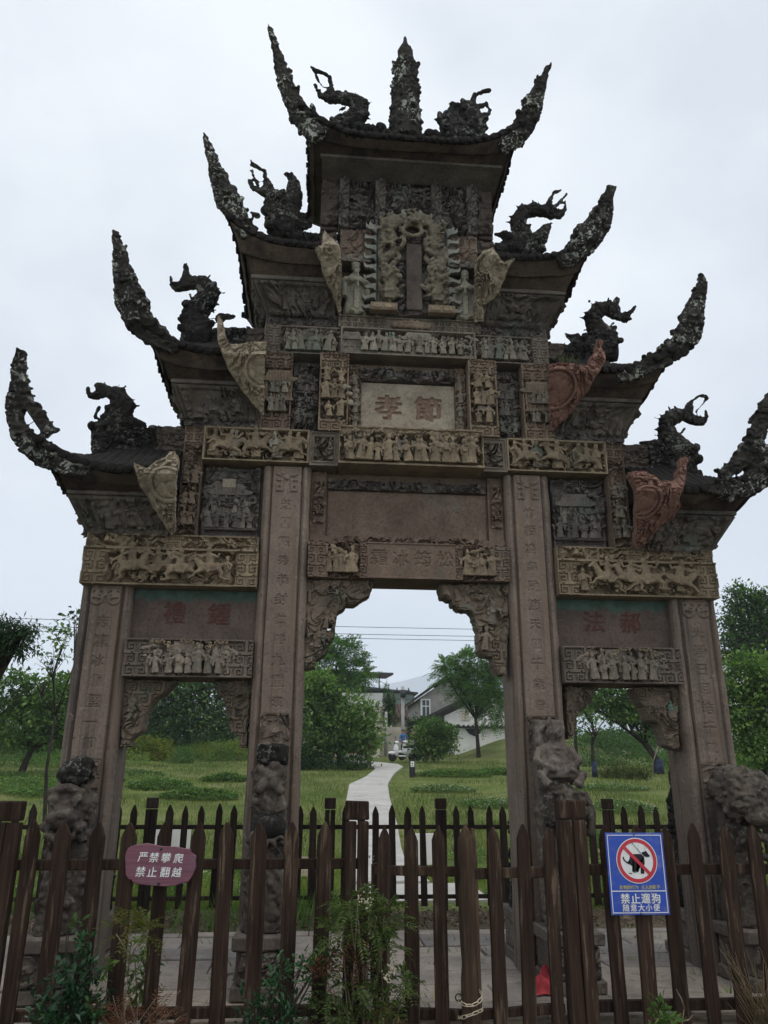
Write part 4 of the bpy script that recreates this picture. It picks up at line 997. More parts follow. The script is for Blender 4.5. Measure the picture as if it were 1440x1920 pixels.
for s in (-1, 1):
    for j, (x_, am, ph) in enumerate(((.20, .055, .3), (.27, .06, 1.9), (.33, .035, 3.6))):
        db.tube([(.045 + s * (x_ + am * math.sin(k * .95 + ph)), -.11 - .035 * math.cos(k * .95 + j), 7.26 - k * .062) for k in range(16)], [.040 - .0012 * k for k in range(16)], 8)
    for k in range(46):
        p = Vector((.045 + s * rng.uniform(.14, .37), -.10 - rng.uniform(0, .05), 6.36 + rng.uniform(0, .92)))
        q = p + Vector((rng.uniform(-.07, .07), -.05, rng.uniform(-.07, .07)))
        db.tube([p, (p + q) / 2 + Vector((.025, -.025, .02)), q], [.016, .022, .008], 6)
    hx, hz = .045 + s * .26, 6.70
    for k in range(54):
        db.ell((hx + rng.uniform(-.11, .11), -.16 - rng.uniform(0, .08), hz + rng.uniform(-.11, .11)), rng.uniform(.012, .034), 7, 5)
    db.ell((hx, -.14, hz), (.11, .08, .11)); db.ell((hx - .03, -.235, hz + .03), (.02, .02, .02)); db.ell((hx + .04, -.235, hz + .03), (.02, .02, .02))
    db.ell((hx, -.15, hz - .17), (.075, .07, .085)); curls_ = [db.ell((hx + rng.uniform(-.07, .07), -.2, hz - .17 + rng.uniform(-.08, .08)), rng.uniform(.012, .026), 7, 5) for _ in range(18)]
    db.box(hx - .06, hx + .06, -.2, -.1, hz - .32, hz - .25)
    # knotted coils filling the bay beside the tablet and over its head
    for j in range(5):
        c_ = Vector((.045 + s * rng.uniform(.16, .32), -.13, rng.uniform(6.45, 7.35))); r0 = rng.uniform(.05, .09); a0 = rng.uniform(0, 6.28)
        db.tube([(c_.x + r0 * (1 - .05 * k) * math.cos(a0 + s * k * .6), -.14 - .035 * math.sin(k * .9), c_.z + r0 * (1 - .05 * k) * math.sin(a0 + s * k * .6)) for k in range(11)], [.03 - .001 * k for k in range(11)], 7)
    for k in range(16):
        a = rng.uniform(.15, 1.5); r0 = rng.uniform(.22, .40)
        p = Vector((.045 + s * r0 * math.cos(a), -.12, 7.25 + .75 * r0 * math.sin(a)))
        db.tube([p, p + Vector((rng.uniform(-.05, .05), -.06, rng.uniform(-.03, .05))), p + Vector((rng.uniform(-.09, .09), -.04, rng.uniform(-.05, .09)))], [.022, .03, .01], 6)
ob('carved_dragon', remesh(db, .0095, 'carved_dragon', .005, 18, .003, 50), fpq, mat=M_EMBLEM)
relief('emblem_ground', cx - .36, cx + .36, 6.245, 7.36, -.052, lambda u, v, w, h: h_scroll(u, v, 8, .04, 2), M_DARK, fpq, .01, .01)
slab('spirit_tablet', -.03, .14, -.15, -.07, 6.28, 7.12, M_DARKB, fpq)
for s in (-1, 1):
    slab('balustrade', *((.20, .49) if s > 0 else (-.42, -.13)), -.19, -.10, 6.238, 6.33, M_STRIP, fpq)
    for k in range(2): slab('balustrade_panel', *((.22 + .13 * k, .33 + .13 * k) if s > 0 else (-.40 + .13 * k, -.29 + .13 * k)), -.197, -.187, 6.255, 6.315, M_TAN, fpq)

# --- topmost storey
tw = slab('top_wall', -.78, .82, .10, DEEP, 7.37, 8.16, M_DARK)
for (a, b) in ((-.655, -.375), (-.255, .275), (.39, .68)):
    relief('relief_ground', a, b, 7.40, 8.08, .06, lambda u, v, w, h: h_scroll(u, v, 7, .07, 2) - .03, M_DARK, tw, .05, .009)
    rng = RS(int(300 + a * 50))
    for k in range(4 if b - a < .4 else 7):
        carve(tw, 'tpc'[k % 3], a + rng.uniform(.06, b - a - .06), .03, 7.55 + rng.uniform(0, .25), .3, M_DARKF, rng)
for x in (-.72, -.31, .33, .74):
    cm = slab('top_column', x - .055, x + .055, -.02, .2, 7.37, 8.14, M_DARKF, tw)
    relief('relief_ground', x - .055, x + .055, 7.37, 8.14, -.03, lambda u, v, w, h: h_scroll(u, v, 9, .03, 1) + h_lumps(u, v, 20, .02, 2), M_DARKF, cm, .01, .008)
    rng = RS(int(340 + x * 50))
    for k in range(3): carve(cm, 'p' if k else 'c', x, -.03, 7.5 + .2 * k, .19, M_DARKF, rng)
for s in (-1, 1):
    w = slab('top_wing_wall', *((.83, 1.0) if s > 0 else (-.98, -.79)), .08, DEEP, 7.42, 8.12, M_DARKB)
    relief('wing_carving', *((.82, .99) if s > 0 else (-.97, -.785)), 7.46, 8.1, .05, lambda u, v, w, h: h_scroll(u, v, 6, .03, 3), M_DARKB, w, .03, .012)

# ------------------------------------------------------------------ eaves
_tm = MB()
_tm.tube([(0, .10, .012), (0, 0, 0)], [.026, .030], 9); _tm.tube([(0, 0, 0), (0, -.012, 0)], [.034, .030], 9)
TILE = displace(_tm.mesh('eave_tile', smooth=True), .004, 30)

def roof(tag, eb, ef, ee, z0, z1, ze, s, label, inner=True, back=1.04):
    """eb, ef, ee: x spans of the wall, of the top of the flared frieze and of the eave edge (mirrored by s)"""
    ex0, ex1 = ee
    W_ = ex1 - ex0
    y0, y1 = -.60, back
    def bend(x, y, z):
        '''eaves sweep up and outwards towards the corners'''
        x = np.asarray(x, float); y = np.asarray(y, float)
        cx = np.clip((x - ex0) / W_, 0, 1.05) if inner else np.clip(np.abs(x - (ex0 + ex1) / 2) / (W_ / 2), 0, 1.05)
        cy = np.clip(np.abs(2 * (y - y0) / (y1 - y0) - 1), 0, 1.05)
        sx = 1 if inner else np.sign(x - (ex0 + ex1) / 2)
        k6 = (cx * cy) ** 7
        return x + .12 * sx * k6, y + .10 * np.sign(y - (y0 + y1) / 2) * k6, z + lf * (cx * cy) ** 4.5
    lf = {True: .26, False: .30}[inner]
    nx, ny = max(30, int(W_ / .02)), 80
    X, Y = np.meshgrid(np.linspace(ex0, ex1, nx), np.linspace(y0, y1, ny))
    dF = Y - y0; dB = y1 - Y; dO = ex1 - X; dI = (X - ex0) if not inner else np.full(X.shape, 9.)
    e = np.minimum(np.minimum(dF, dB), np.minimum(dO, dI))
    side = (np.minimum(dO, dI) < np.minimum(dF, dB))
    cor = np.where(side, np.abs(np.sin(Y * math.pi / .085)), np.abs(np.sin(X * math.pi / .075)))
    Zt = ze + .075 + np.minimum(e * .72, .40) + .022 * cor + .02 * (fbm2(X * 9, Y * 9, 1) - .5)
    Zb = ze + .012 + np.minimum(e * .3, .06)
    Xb, Yb, Zt = bend(X, Y, Zt); _, _, Zb = bend(X, Y, Zb)
    A = np.stack([s * Xb, Yb, Zt], -1).reshape(-1, 3); B = np.stack([s * Xb, Yb, Zb], -1).reshape(-1, 3)
    I = np.arange(nx * ny).reshape(ny, nx); N = nx * ny
    Q = np.stack([I[:-1, :-1], I[:-1, 1:], I[1:, 1:], I[1:, :-1]], -1).reshape(-1, 4)
    ring = np.concatenate([I[0, :-1], I[:-1, -1], I[-1, :0:-1], I[:0:-1, 0]])
    k1 = np.roll(ring, -1)
    S = np.stack([k1, ring, ring + N, k1 + N], -1)
    Qa = np.concatenate([Q, Q[:, ::-1] + N, S])
    if s < 0: Qa = Qa[:, ::-1]
    rf = ob('roof', mesh_np('roof', np.concatenate([A, B]), Qa, smooth=False), arch, label, mat=M_ROOF)
    # soffit boards between the flared frieze and the eave
    fx0, fx1 = ef; bx0, bx1 = eb
    def ringquads(mb, a0, a1, ya, yb, za, c0, c1, yc, yd, zc):
        mb.add([(s * a0, ya, za), (s * a1, ya, za), (s * c1, yc, zc), (s * c0, yc, zc)], [(0, 1, 2, 3)])
        mb.add([(s * a1, ya, za), (s * a1, yb, za), (s * c1, yd, zc), (s * c1, yc, zc)], [(0, 1, 2, 3)])
        mb.add([(s * a1, yb, za), (s * a0, yb, za), (s * c0, yd, zc), (s * c1, yd, zc)], [(0, 1, 2, 3)])
        if not inner: mb.add([(s * a0, yb, za), (s * a0, ya, za), (s * c0, yc, zc), (s * c0, yd, zc)], [(0, 1, 2, 3)])
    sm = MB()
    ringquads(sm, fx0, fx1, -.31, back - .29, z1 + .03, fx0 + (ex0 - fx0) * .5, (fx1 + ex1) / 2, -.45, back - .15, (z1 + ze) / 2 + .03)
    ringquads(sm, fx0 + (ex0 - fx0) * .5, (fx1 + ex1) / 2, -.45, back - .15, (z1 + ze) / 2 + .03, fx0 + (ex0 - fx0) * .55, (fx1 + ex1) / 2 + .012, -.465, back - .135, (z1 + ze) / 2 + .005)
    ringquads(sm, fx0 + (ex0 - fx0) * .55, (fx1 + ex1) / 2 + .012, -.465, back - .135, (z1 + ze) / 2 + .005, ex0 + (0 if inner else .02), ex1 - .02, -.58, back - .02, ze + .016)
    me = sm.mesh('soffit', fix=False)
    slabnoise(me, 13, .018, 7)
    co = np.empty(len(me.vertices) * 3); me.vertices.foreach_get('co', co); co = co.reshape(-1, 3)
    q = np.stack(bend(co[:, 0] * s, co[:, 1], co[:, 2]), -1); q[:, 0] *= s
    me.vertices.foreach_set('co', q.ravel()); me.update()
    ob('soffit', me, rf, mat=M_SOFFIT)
    # flared carved frieze, front and side
    lo = bx0 if not inner else bx0
    def Pf(x, h, z):
        t = (z - z0) / (z1 - z0); u = (x - bx0) / (bx1 - bx0)
        xx = (bx0 + (fx0 - bx0) * t) * (1 - u) + (bx1 + (fx1 - bx1) * t) * u
        return (s * xx, -.002 - .30 * t - h * .75, z - h * .6)
    def Hc(u, v, w, h):
        return h_scroll(u, v, 6.5, .032, 2 + tag) * sstep(.03, .06, np.minimum(u, w - u)) + h_frame(u, v, w, h, .03, .02)
    if z1 - z0 < .1:
        Hc = lambda u, v, w, h: 0 * u
    fl = relief('flared_frieze', bx0, bx1, z0 + .002, z1, 0, Hc, M_FLARE, rf, .06, .009, P=Pf)
    def Ps(x, h, z):
        t = (z - z0) / (z1 - z0); u = (x + .0) / .46
        return (s * (bx1 + (fx1 - bx1) * t + h), -.30 * t + u * (.46 + (back - .30 - .46 + .30) * t), z - h * .5)
    relief('flared_frieze', .0, .46, z0 + .002, z1, 0, Hc, M_FLARE, rf, .06, .012, P=Ps)
    if not inner:
        def Ps2(x, h, z):
            t = (z - z0) / (z1 - z0); u = (x + .0) / .46
            return (s * (bx0 + (fx0 - bx0) * t - h), -.30 * t + u * (.46 + (back - .30 - .46 + .30) * t), z - h * .5)
        relief('flared_frieze', .0, .46, z0 + .002, z1, 0, Hc, M_FLARE, rf, .06, .012, P=Ps2)
    if inner:
        rng = RS(400 + tag)
        nn = 7
        for k in range(nn):
            t = .12 + .1 * (k % 2); x = bx0 + .12 + (bx1 - bx0 - .3) * (k + .5) / nn
            o = carve(fl, 'p' if k % 4 else 't', s * x, -.04 - .3 * t, z0 + (z1 - z0) * t, (z1 - z0) * .95, M_DARKF, rng)
            o.rotation_euler.x = math.atan2(.30, z1 - z0) * .8
    cm = MB().box(s * (fx0 - (0 if inner else .02)), s * (fx1 + .02), -.335, -.29, z1, z1 + .04)
    cm.box(s * (fx1 - .01), s * (fx1 + .02), -.288, back - .28, z1, z1 + .04)
    ob('cornice', slabnoise(cm.mesh('cornice', bevel=.006), 3, .006, 9), rf, mat=M_FLARE)
    # tile ends
    rng = RS(500 + tag)
    n = int(W_ / .076)
    for k in range(n):
        x = ex0 + W_ * (k + .5) / n
        px, py, pz = bend(x, y0, ze + .045)
        ob('eave_tile', TILE, rf, mat=M_ROOF, loc=(s * float(px), float(py) - .005 + rng.uniform(-.012, .012), float(pz) + rng.uniform(-.008, .008)), rot=(rng.uniform(-.15, .15), 0, rng.uniform(-.15, .15)), scale=(rng.uniform(.85, 1.25),) * 3)
    n = int((y1 - y0) / .087)
    for sd in ((1,) if inner else (1, -1)):
        for k in range(n):
            y = y0 + (y1 - y0) * (k + .5) / n
            px, py, pz = bend(ex1 if sd > 0 else ex0, y, ze + .045)
            ob('eave_tile', TILE, rf, mat=M_ROOF, loc=(s * (float(px) + sd * rng.uniform(-.012, .012)), float(py), float(pz) + rng.uniform(-.008, .008)), rot=(0, 0, math.pi / 2 * s * sd + rng.uniform(-.15, .15)), scale=(rng.uniform(.85, 1.25),) * 3)
    return rf

def horn(par, keys, seed, name='eave_horn', extra=()):
    rng = RS(seed)
    b = MB()
    for key in keys:
        pts = HORN[key]
        P = [(x, -.58 + .10 * (1 - i / (len(pts) - 1)) * 0, z) for i, (x, z, r) in enumerate(pts)]
        rr = [r for (_, _, r) in pts]
        b.tube(P, [r * .92 for r in rr], 10, fl=(1, .62, 1))
        s = 1 if pts[-1][0] > 0 else -1
        m = len(pts)
        for k in range(46):
            t = rng.uniform(0, m - 1.01); i = int(t); f = t - i
            x = pts[i][0] * (1 - f) + pts[i + 1][0] * f; z = pts[i][1] * (1 - f) + pts[i + 1][1] * f; r = rr[i] * (1 - f) + rr[i + 1] * f
            dx, dz = pts[i + 1][0] - pts[i][0], pts[i + 1][1] - pts[i][1]; L = math.hypot(dx, dz) + 1e-6
            nx_, nz_ = -dz / L, dx / L
            if nx_ * s > 0: nx_, nz_ = -nx_, -nz_
            q = rng.uniform(.55, 1.02)
            if k % 3 == 0: nx_, nz_, q = -nx_, -nz_, .8
            b.ell((x + nx_ * r * q, -.58 + rng.uniform(-.7, .7) * r, z + nz_ * r * q), (r * rng.uniform(.16, .32) + .007, r * .35 + .006, r * rng.uniform(.16, .32) + .007), 8, 6)
        # stub tiles along the outer, lower edge
        for i in range(m - 1):
            for f in (0, .25, .5, .75):
                x = pts[i][0] * (1 - f) + pts[i + 1][0] * f; z = pts[i][1] * (1 - f) + pts[i + 1][1] * f; r = rr[i] * (1 - f) + rr[i + 1] * f
                dx, dz = pts[i + 1][0] - pts[i][0], pts[i + 1][1] - pts[i][1]; L = math.hypot(dx, dz) + 1e-6
                nx_, nz_ = -dz / L, dx / L
                if nx_ * s < 0: nx_, nz_ = -nx_, -nz_
                b.ell((x + nx_ * r * .93, -.60, z + nz_ * r * .93), (.016 + .05 * r, .05, .016 + .05 * r), 7, 5)
                if i % 2 == 0 and f in (0, .5): b.box(x - r * .5, x + r * .5, -.58 - r * .82, -.58, z - .006 - .1 * r, z + .006 + .1 * r)
    me = remesh(b, .0135, 'eave_horn', .008, 8, .008, 30, off=(seed, 0, 0), smooth=False)
    return ob('eave_horn', me, par, mat=M_HORN)

def dragon(par, key, seed, label=None, mat=None):
    b = MB(); rng = RS(seed)
    ch = DRAGON[key]
    for c in ch:
        P = [(x, .10 + .015 * math.sin(i), z) for i, (x, z, r) in enumerate(c)]
        b.tube(P, [r for (_, _, r) in c], 9, fl=(1, .8, 1))
        for (p, q) in ((P[0], c[0]), (P[-1], c[-1])): b.ell(p, (q[2], q[2] * .8, q[2]), 8, 6)
    c = ch[0]; m = len(c)
    for k in range(26):   # scales and fins along the back
        t = rng.uniform(0, m - 1.01); i = int(t); f = t - i
        x = c[i][0] * (1 - f) + c[i + 1][0] * f; z = c[i][1] * (1 - f) + c[i + 1][1] * f; r = c[i][2] * (1 - f) + c[i + 1][2] * f
        a = rng.uniform(0, 6.28)
        b.ell((x + r * .85 * math.cos(a), .10 - r * .5, z + r * .85 * math.sin(a)), (r * .25 + .006,) * 3, 7, 5)
    for i in range(1, m - 3):
        dx, dz = c[i + 1][0] - c[i - 1][0], c[i + 1][1] - c[i - 1][1]; L = math.hypot(dx, dz) + 1e-6
        sg = 1 if c[-1][0] > c[0][0] else -1
        nx_, nz_ = -sg * dz / L, sg * dx / L
        for f in (0, .5):
            x = c[i][0] * (1 - f) + c[i + 1][0] * f; z = c[i][1] * (1 - f) + c[i + 1][1] * f; r = c[i][2] * (1 - f) + c[i + 1][2] * f
            b.tube([(x + nx_ * r * .7, .10, z + nz_ * r * .7), (x + nx_ * (r + .045), .10, z + nz_ * (r + .045))], [.028, .006], 6)
    me = remesh(b, .0125, 'ridge_dragon', .008, 10, .008, 34, off=(0, seed, 0), smooth=False)
    return ob('ridge_dragon', me, par, label, mat=mat or M_DRAGON)

def wing(par, key, s, xi, m, med, ze, label=None):
    poly = WING[key]
    xs = [p[0] for p in poly]; zs = [p[1] for p in poly]
    res = .0075
    X, Z = np.meshgrid(np.arange(min(xs) - .02, max(xs) + .02, res), np.arange(min(zs) - .02, max(zs) + .02, res))
    ins = inpoly(X + .02 * (fbm2(X * 16, Z * 16, 1) - .5), Z + .02 * (fbm2(X * 16 + 4, Z * 16, 2) - .5), poly)
    cells = ins[:-1, :-1] & ins[1:, 1:] & ins[1:, :-1] & ins[:-1, 1:]
    dist = blur(ins.astype(float), 10)
    H = .022 * (1 - sstep(.5, .85, dist)) + (h_scroll(X, Z, 12, .030, 3) + h_lumps(X, Z, 15, .016, 2)) * sstep(.7, .95, dist)
    if med:
        mx_, mz_, rz_, r = med
        d = np.hypot(X - mx_, (Z - mz_) * r / rz_)
        H = np.where(d < r + .02, 0, H)
        H = H + .045 * (1 - sstep(.012, .022, np.abs(d - r))) + .015 * (1 - sstep(.006, .012, np.abs(d - r * .82))) + np.where(d < r * .78, h_lumps(X, Z, 14, .05, 2) * .9, 0)
    z_lo, z_hi = {1: (3.70, 4.12), 2: (4.93, 5.35), 3: (6.17, 6.63)}[int(key[1])]
    def P(x, h, z):   # leans out with the flared frieze, from the wall up to the edge of the eave
        t = np.clip((z - z_lo) / (z_hi - z_lo), 0, 1)
        return s * (x - np.maximum(h, 0) * .3), -.06 - .62 * t - h * .85, z - np.where(t < 1, .4, 0) * h
    return cutout('bracket_panel', cells, X, Z, H, .09, m, par, P, label=label)

# wall, frieze and eave spans of the three side tiers
TIER = [(1, (2.237, 3.045), (2.237, 3.17), (2.237, 3.31), 3.748, 4.02, 4.12),
        (2, (1.513, 2.25), (1.513, 2.34), (1.513, 2.50), 4.978, 5.20, 5.35),
        (3, (.79, 1.51), (.79, 1.64), (.79, 1.80), 6.228, 6.44, 6.63)]
DL = {('L', 1): 'black dragon ornament with its jaw raised on the lowest left roof', ('R', 1): 'black dragon ornament with a ringed open mouth on the lowest right roof'}
for (t, eb, ef, ee, z0, z1, ze) in TIER:
    for sd, s in (('L', -1), ('R', 1)):
        rf = roof(t * 2 + (s > 0), eb, ef, ee, z0, z1, ze, s, None)
        key = 'T%d%s' % (t, sd)
        horn(rf, [key] + ([key + 'b'] if t == 1 else []), 600 + t * 2 + (s > 0))
        dragon(rf, key, 620 + t * 2 + (s > 0))
        xi = {1: 2.2, 2: 1.5, 3: .75}[t]
        med = MEDALLION.get(key)
        m = M_PINK if (s > 0 and t < 3) else M_BEIGE
        wing(rf, key, s, xi, m, med, ze, 'pink repaired bracket panel with a round medallion' if m is M_PINK else None)
        # ridge wall carrying the dragon
        x0, x1, zt = {1: (2.24, 2.98, 4.87), 2: (1.515, 2.05, 6.04), 3: (.79, 1.32, 7.30)}[t]
        zb = ze + .28
        xm = x0 + (x1 - x0) * .36
        a, b = sorted((s * x0, s * xm))
        w1 = slab('ridge_wall', a, b, .02, .42, zb, zt, M_DARKB, rf, cuts=3)
        def Hr(u, v, w, h):
            return h_scroll(u, v, 8, .02, t) + .02 * (sstep(.8, .84, v / h)) + .012 * ((np.abs(v / h - .45) < .05))
        relief('ridge_carving', a, b, zb, zt, .01, Hr, M_DARKB, w1, .008, .01)
        a, b = sorted((s * xm, s * x1))
        w1 = slab('ridge_wall', a, b, .0, .44, zb, zt - .03, M_DRAGON, rf, cuts=3)
        relief('ridge_carving', a, b, zb, zt - .03, -.01, Hr, M_DRAGON, w1, .008, .01)
        bb = MB(); rng = RS(640 + t)
        for k in range(16):
            f = rng.rand(); bb.ell((s * (x0 + (x1 - x0) * f), .1 + rng.uniform(-.06, .06), zt - .01 + rng.uniform(0, .03)), (rng.uniform(.03, .07), .05, rng.uniform(.015, .04)), 8, 6)
        ob('ridge_scroll', remesh(bb, .016, 'ridge_scroll', .01, 14), rf, mat=M_DRAGON)
# top roof over everything
rf = roof(8, (-.80, .84), (-.98, 1.02), (-1.14, 1.13), 8.03, 8.06, 8.09, 1, None, inner=False)
horn(rf, ['T4L'], 680); horn(rf, ['T4R'], 681)
dragon(rf, 'T4L', 682, 'top dragon ornament with a red-brown head and open jaws'); dragon(rf, 'T4R', 683, 'lichen-spotted coiled dragon ornament beside the finial')
rw = slab('ridge_wall', -.98, .96, .0, .40, 8.45, 8.78, M_DRAGON, rf, cuts=5, amp=.02)
b = MB(); rng = RS(690)
for k in range(60):
    x = rng.uniform(-.95, .95); b.ell((x, rng.uniform(-.05, .15), 8.78 + rng.uniform(-.02, .05)), (rng.uniform(.03, .07), .06, rng.uniform(.03, .05)), 8, 6)
ob('ridge_scroll', remesh(b, .016, 'ridge_scroll', .012, 14), rf, mat=M_DRAGON)
# pagoda-shaped finial
b = MB()
pts = FINIAL[::-1]
b.loft([(.0, .12, z, r, r * .9) for (x, z, r) in pts], 8)
rng = RS(700)
for (x, z, r) in pts:
    if r > .15:
        for k in range(8):
            a = k * math.pi / 4 + math.pi / 8
            b.ell((r * 1.0 * math.cos(a), .12 + r * .9 * math.sin(a), z), (.028, .028, .03), 7, 5)
for z in (9.18, 9.72):
    for k in range(4):
        a = k * math.pi / 2 + math.pi / 4
        b.tube([(.15 * math.cos(a), .12 + .15 * math.sin(a), z - .06), (.15 * math.cos(a), .12 + .15 * math.sin(a), z + .10)], .03, 7)
ob('pagoda_finial', remesh(b, .0125, 'pagoda_finial', .010, 14, .006, 36, smooth=False), rf, mat=M_HORN)

# ------------------------------------------------------------------ fretted corner brackets under the lintels
def corner(key, yf, m):
    poly = BRACKET[key]
    xs = [p[0] for p in poly]; zs = [p[1] for p in poly]
    X, Z = np.meshgrid(np.arange(min(xs) - .01, max(xs) + .012, .0075), np.arange(min(zs) - .01, max(zs) + .012, .0075))
    jx = .022 * (fbm2(X * 22, Z * 22, 1) - .5); jz = .030 * (fbm2(X * 20 + 5, Z * 20, 2) - .5)
    ins = inpoly(X + jx, Z + jz, poly)
    if key == 'CL': ins &= ~inpoly(X, Z, [(-.77, 2.93), (-.735, 2.93), (-.74, 2.90), (-.77, 2.885)])
    if key == 'CR': ins &= ~inpoly(X, Z, [(.715, 2.95), (.735, 2.95), (.745, 2.88), (.735, 2.85), (.72, 2.88)])
    cells = ins[:-1, :-1] & ins[1:, 1:] & ins[1:, :-1] & ins[:-1, 1:]
    dist = blur(ins.astype(float), 8)
    c = sstep(.42, .5, fbm2(X * 4, Z * 4, 3))
    H = .02 * (1 - sstep(.55, .8, dist)) + (c * h_scroll(X, Z, 8, .03, 1) + (1 - c) * h_fret(X + 3, Z + 3, .0135, .02)) * sstep(.7, .95, dist)
    o = cutout('corner_bracket', cells, X, Z, H, .20, m, arch, lambda x, h, z: (x, yf - h, z))
    return o
for key in BRACKET:
    o = corner(key, .10 if key[0] == 'C' else .14, M_BRK)
    p = BRACKET[key]; rng = RS(720 + len(p))
    if key == 'CR': carve(o, 'p', .80, .07, 2.97, .24, M_GREYF, rng); carve(o, 'p', .72, .05, 2.72, .22, M_BRK, rng)
    if key == 'CL': carve(o, 'p', -.86, .07, 2.72, .2, M_BRK, rng); carve(o, 'p', -.79, .07, 2.9, .16, M_BRK, rng)
    if key in ('R2', 'L1'): carve(o, 'p', p[0][0] * .965, .11, 2.12, .17, M_GREENF if key == 'R2' else M_BRK, rng)

# ------------------------------------------------------------------ guardian stones against the feet of the pillars
def pedestal(par, w, d, h, m):
    b = MB()
    b.box(-w / 2 - .03, w / 2 + .03, -d - .03, 0, 0, h * .22); b.box(-w / 2, w / 2, -d, 0, h * .225, h * .75); b.box(-w / 2 - .04, w / 2 + .04, -d - .04, 0, h * .755, h * .98)
    o = ob('pedestal', slabnoise(b.mesh('pedestal', bevel=.012), 4, .010, 7), par, mat=m)
    relief('pedestal_carving', -w / 2 + .02, w / 2 - .02, h * .25, h * .73, -d - .002, lambda u, v, w_, h_: h_scroll(u, v, 8, .022, 2), m, o, .01, .009)
    return o
def curls(b, rng, n, cx, cy, cz, rx, ry, rz, r0=.02, r1=.05):
    for k in range(n):
        a = rng.uniform(0, 6.28); u = rng.uniform(-1, 1); q = math.sqrt(1 - u * u)
        b.ell((cx + rx * q * math.cos(a), cy + ry * q * math.sin(a), cz + rz * u), rng.uniform(r0, r1), 8, 6)
def guardian(x, y, rz, kind, label, seed, m, group='carved guardian stones at the pillar feet'):
    g = thing('guardian_stone', label, 'guardian stone', (x, y, 0), rz, group)
    rng = RS(seed)
    pedestal(g, .36, .52, .44, M_GUARDL)
    b = MB()   # slab body with scroll carving, leaning back to the pillar
    b.box(-.14, .14, -.30, .03, .43, 1.35 if kind != 'rear' else 1.15)
    b.loft([(0, -.28, .43, .19, .20), (0, -.30, .55, .17, .17), (0, -.27, .8, .15, .16), (0, -.24, 1.0, .15, .17), (0, -.2, 1.2, .14, .15)], 14)
    for z in np.arange(.48, 1.22, .075): curls(b, rng, 20, 0, -.25, z, .165, .185, .05, .012, .034)
    for k in range(14):
        z = rng.uniform(.5, 1.15); x_ = rng.uniform(-.1, .1); b.tube([(x_ + .05 * math.cos(a), -.44 + .01 * a, z + .05 * math.sin(a)) for a in np.linspace(0, 4.6, 9)], .016, 6)
    ob('carved_body', remesh(b, .0115, 'carved_body', .009, 9, .006, 30, off=(seed, 0, 0)), g, mat=M_GUARDL if kind in ('seated',) else m)
    b = MB()
    if kind == 'lion':       # broad-browed head below a dark broken block
        b.ell((0, -.34, 1.33), (.165, .19, .17)); b.ell((0, -.48, 1.27), (.14, .10, .09)); b.ell((0, -.56, 1.29), (.05, .04, .035))
        for s in (-1, 1):
            b.ell((s * .09, -.50, 1.40), (.055, .05, .035)); b.ell((s * .09, -.53, 1.36), .026, 8, 6); b.ell((s * .165, -.30, 1.38), (.035, .06, .07)); b.ell((s * .12, -.45, 1.2), (.06, .07, .05))
        b.tube([(-.14, -.46, 1.46), (0, -.5, 1.49), (.14, -.46, 1.46)], [.03, .045, .03], 8)
        b.tube([(-.11, -.5, 1.14), (0, -.55, 1.11), (.11, -.5, 1.14)], [.03, .04, .03], 8)
        curls(b, rng, 120, 0, -.30, 1.33, .165, .19, .2, .010, .026)
        ob('lion_head', remesh(b, .0115, 'lion_head', .012, 9, .006, 30, smooth=True), g, mat=m)
        b = MB(); b.ell((-.01, -.30, 1.60), (.16, .17, .12)); b.ell((.03, -.28, 1.66), (.12, .12, .08)); b.box(-.12, .09, -.4, -.2, 1.52, 1.66)
        b.tube([(.02, -.44, 1.52), (.12, -.38, 1.58)], .04, 7)
        ob('broken_top', remesh(b, .018, 'broken_top', .03, 6, .012, 20, smooth=False), g, mat=M_DRAGON, label='black broken rock head on the lion stone')
    elif kind == 'cub':
        b.box(-.13, .13, -.36, -.05, 1.68, 1.84)
        ob('broken_top', remesh(b, .016, 'broken_top', .02, 7, .01, 24, smooth=False), g, mat=M_DRAGON)
        b = MB(); b.ell((0, -.26, 1.55), (.14, .14, .14)); curls(b, rng, 70, 0, -.27, 1.56, .15, .14, .13, .015, .045)
        curls(b, rng, 50, -.02, -.28, 1.36, .14, .13, .08, .015, .045); b.ell((0, -.26, 1.36), (.13, .13, .1))
        b.ell((-.07, -.38, 1.50), (.05, .05, .05)); b.ell((.08, -.38, 1.47), (.055, .05, .045))
        ob('lion_cubs', remesh(b, .0145, 'lion_cubs', .008, 9, .006, 28), g, mat=m)
        b = MB(); b.ell((0, -.30, 1.18), (.155, .17, .13))
        ob('stone_ball', remesh(b, .02, 'stone_ball', .014, 6), g, mat=M_DRAGON)
    elif kind == 'seated':   # seated figure with topknot riding a beast
        b.box(-.14, .14, -.12, .02, 1.3, 2.08)
        b.loft([(0, -.26, 1.58, .17, .15), (0, -.26, 1.64, .17, .15), (0, -.24, 1.74, .13, .11), (0, -.22, 1.84, .15, .10), (0, -.22, 1.88, .07, .07)], 14)
        b.ell((0, -.25, 1.955), (.068, .075, .085)); b.ell((0, -.335, 1.945), (.015, .02, .022), 7, 5)
        for q in (-1, 1): b.ell((q * .028, -.315, 1.965), (.014, .012, .009), 6, 5); b.ell((q * .07, -.25, 1.955), (.015, .02, .03), 6, 5)
        b.ell((0, -.325, 1.91), (.022, .012, .008), 6, 5)
        b.ell((0, -.22, 2.035), (.06, .06, .05)); b.tube([(-.08, -.17, 1.8), (-.10, -.12, 1.95), (0, -.12, 2.08), (.10, -.12, 1.95), (.08, -.17, 1.8)], .035, 7)
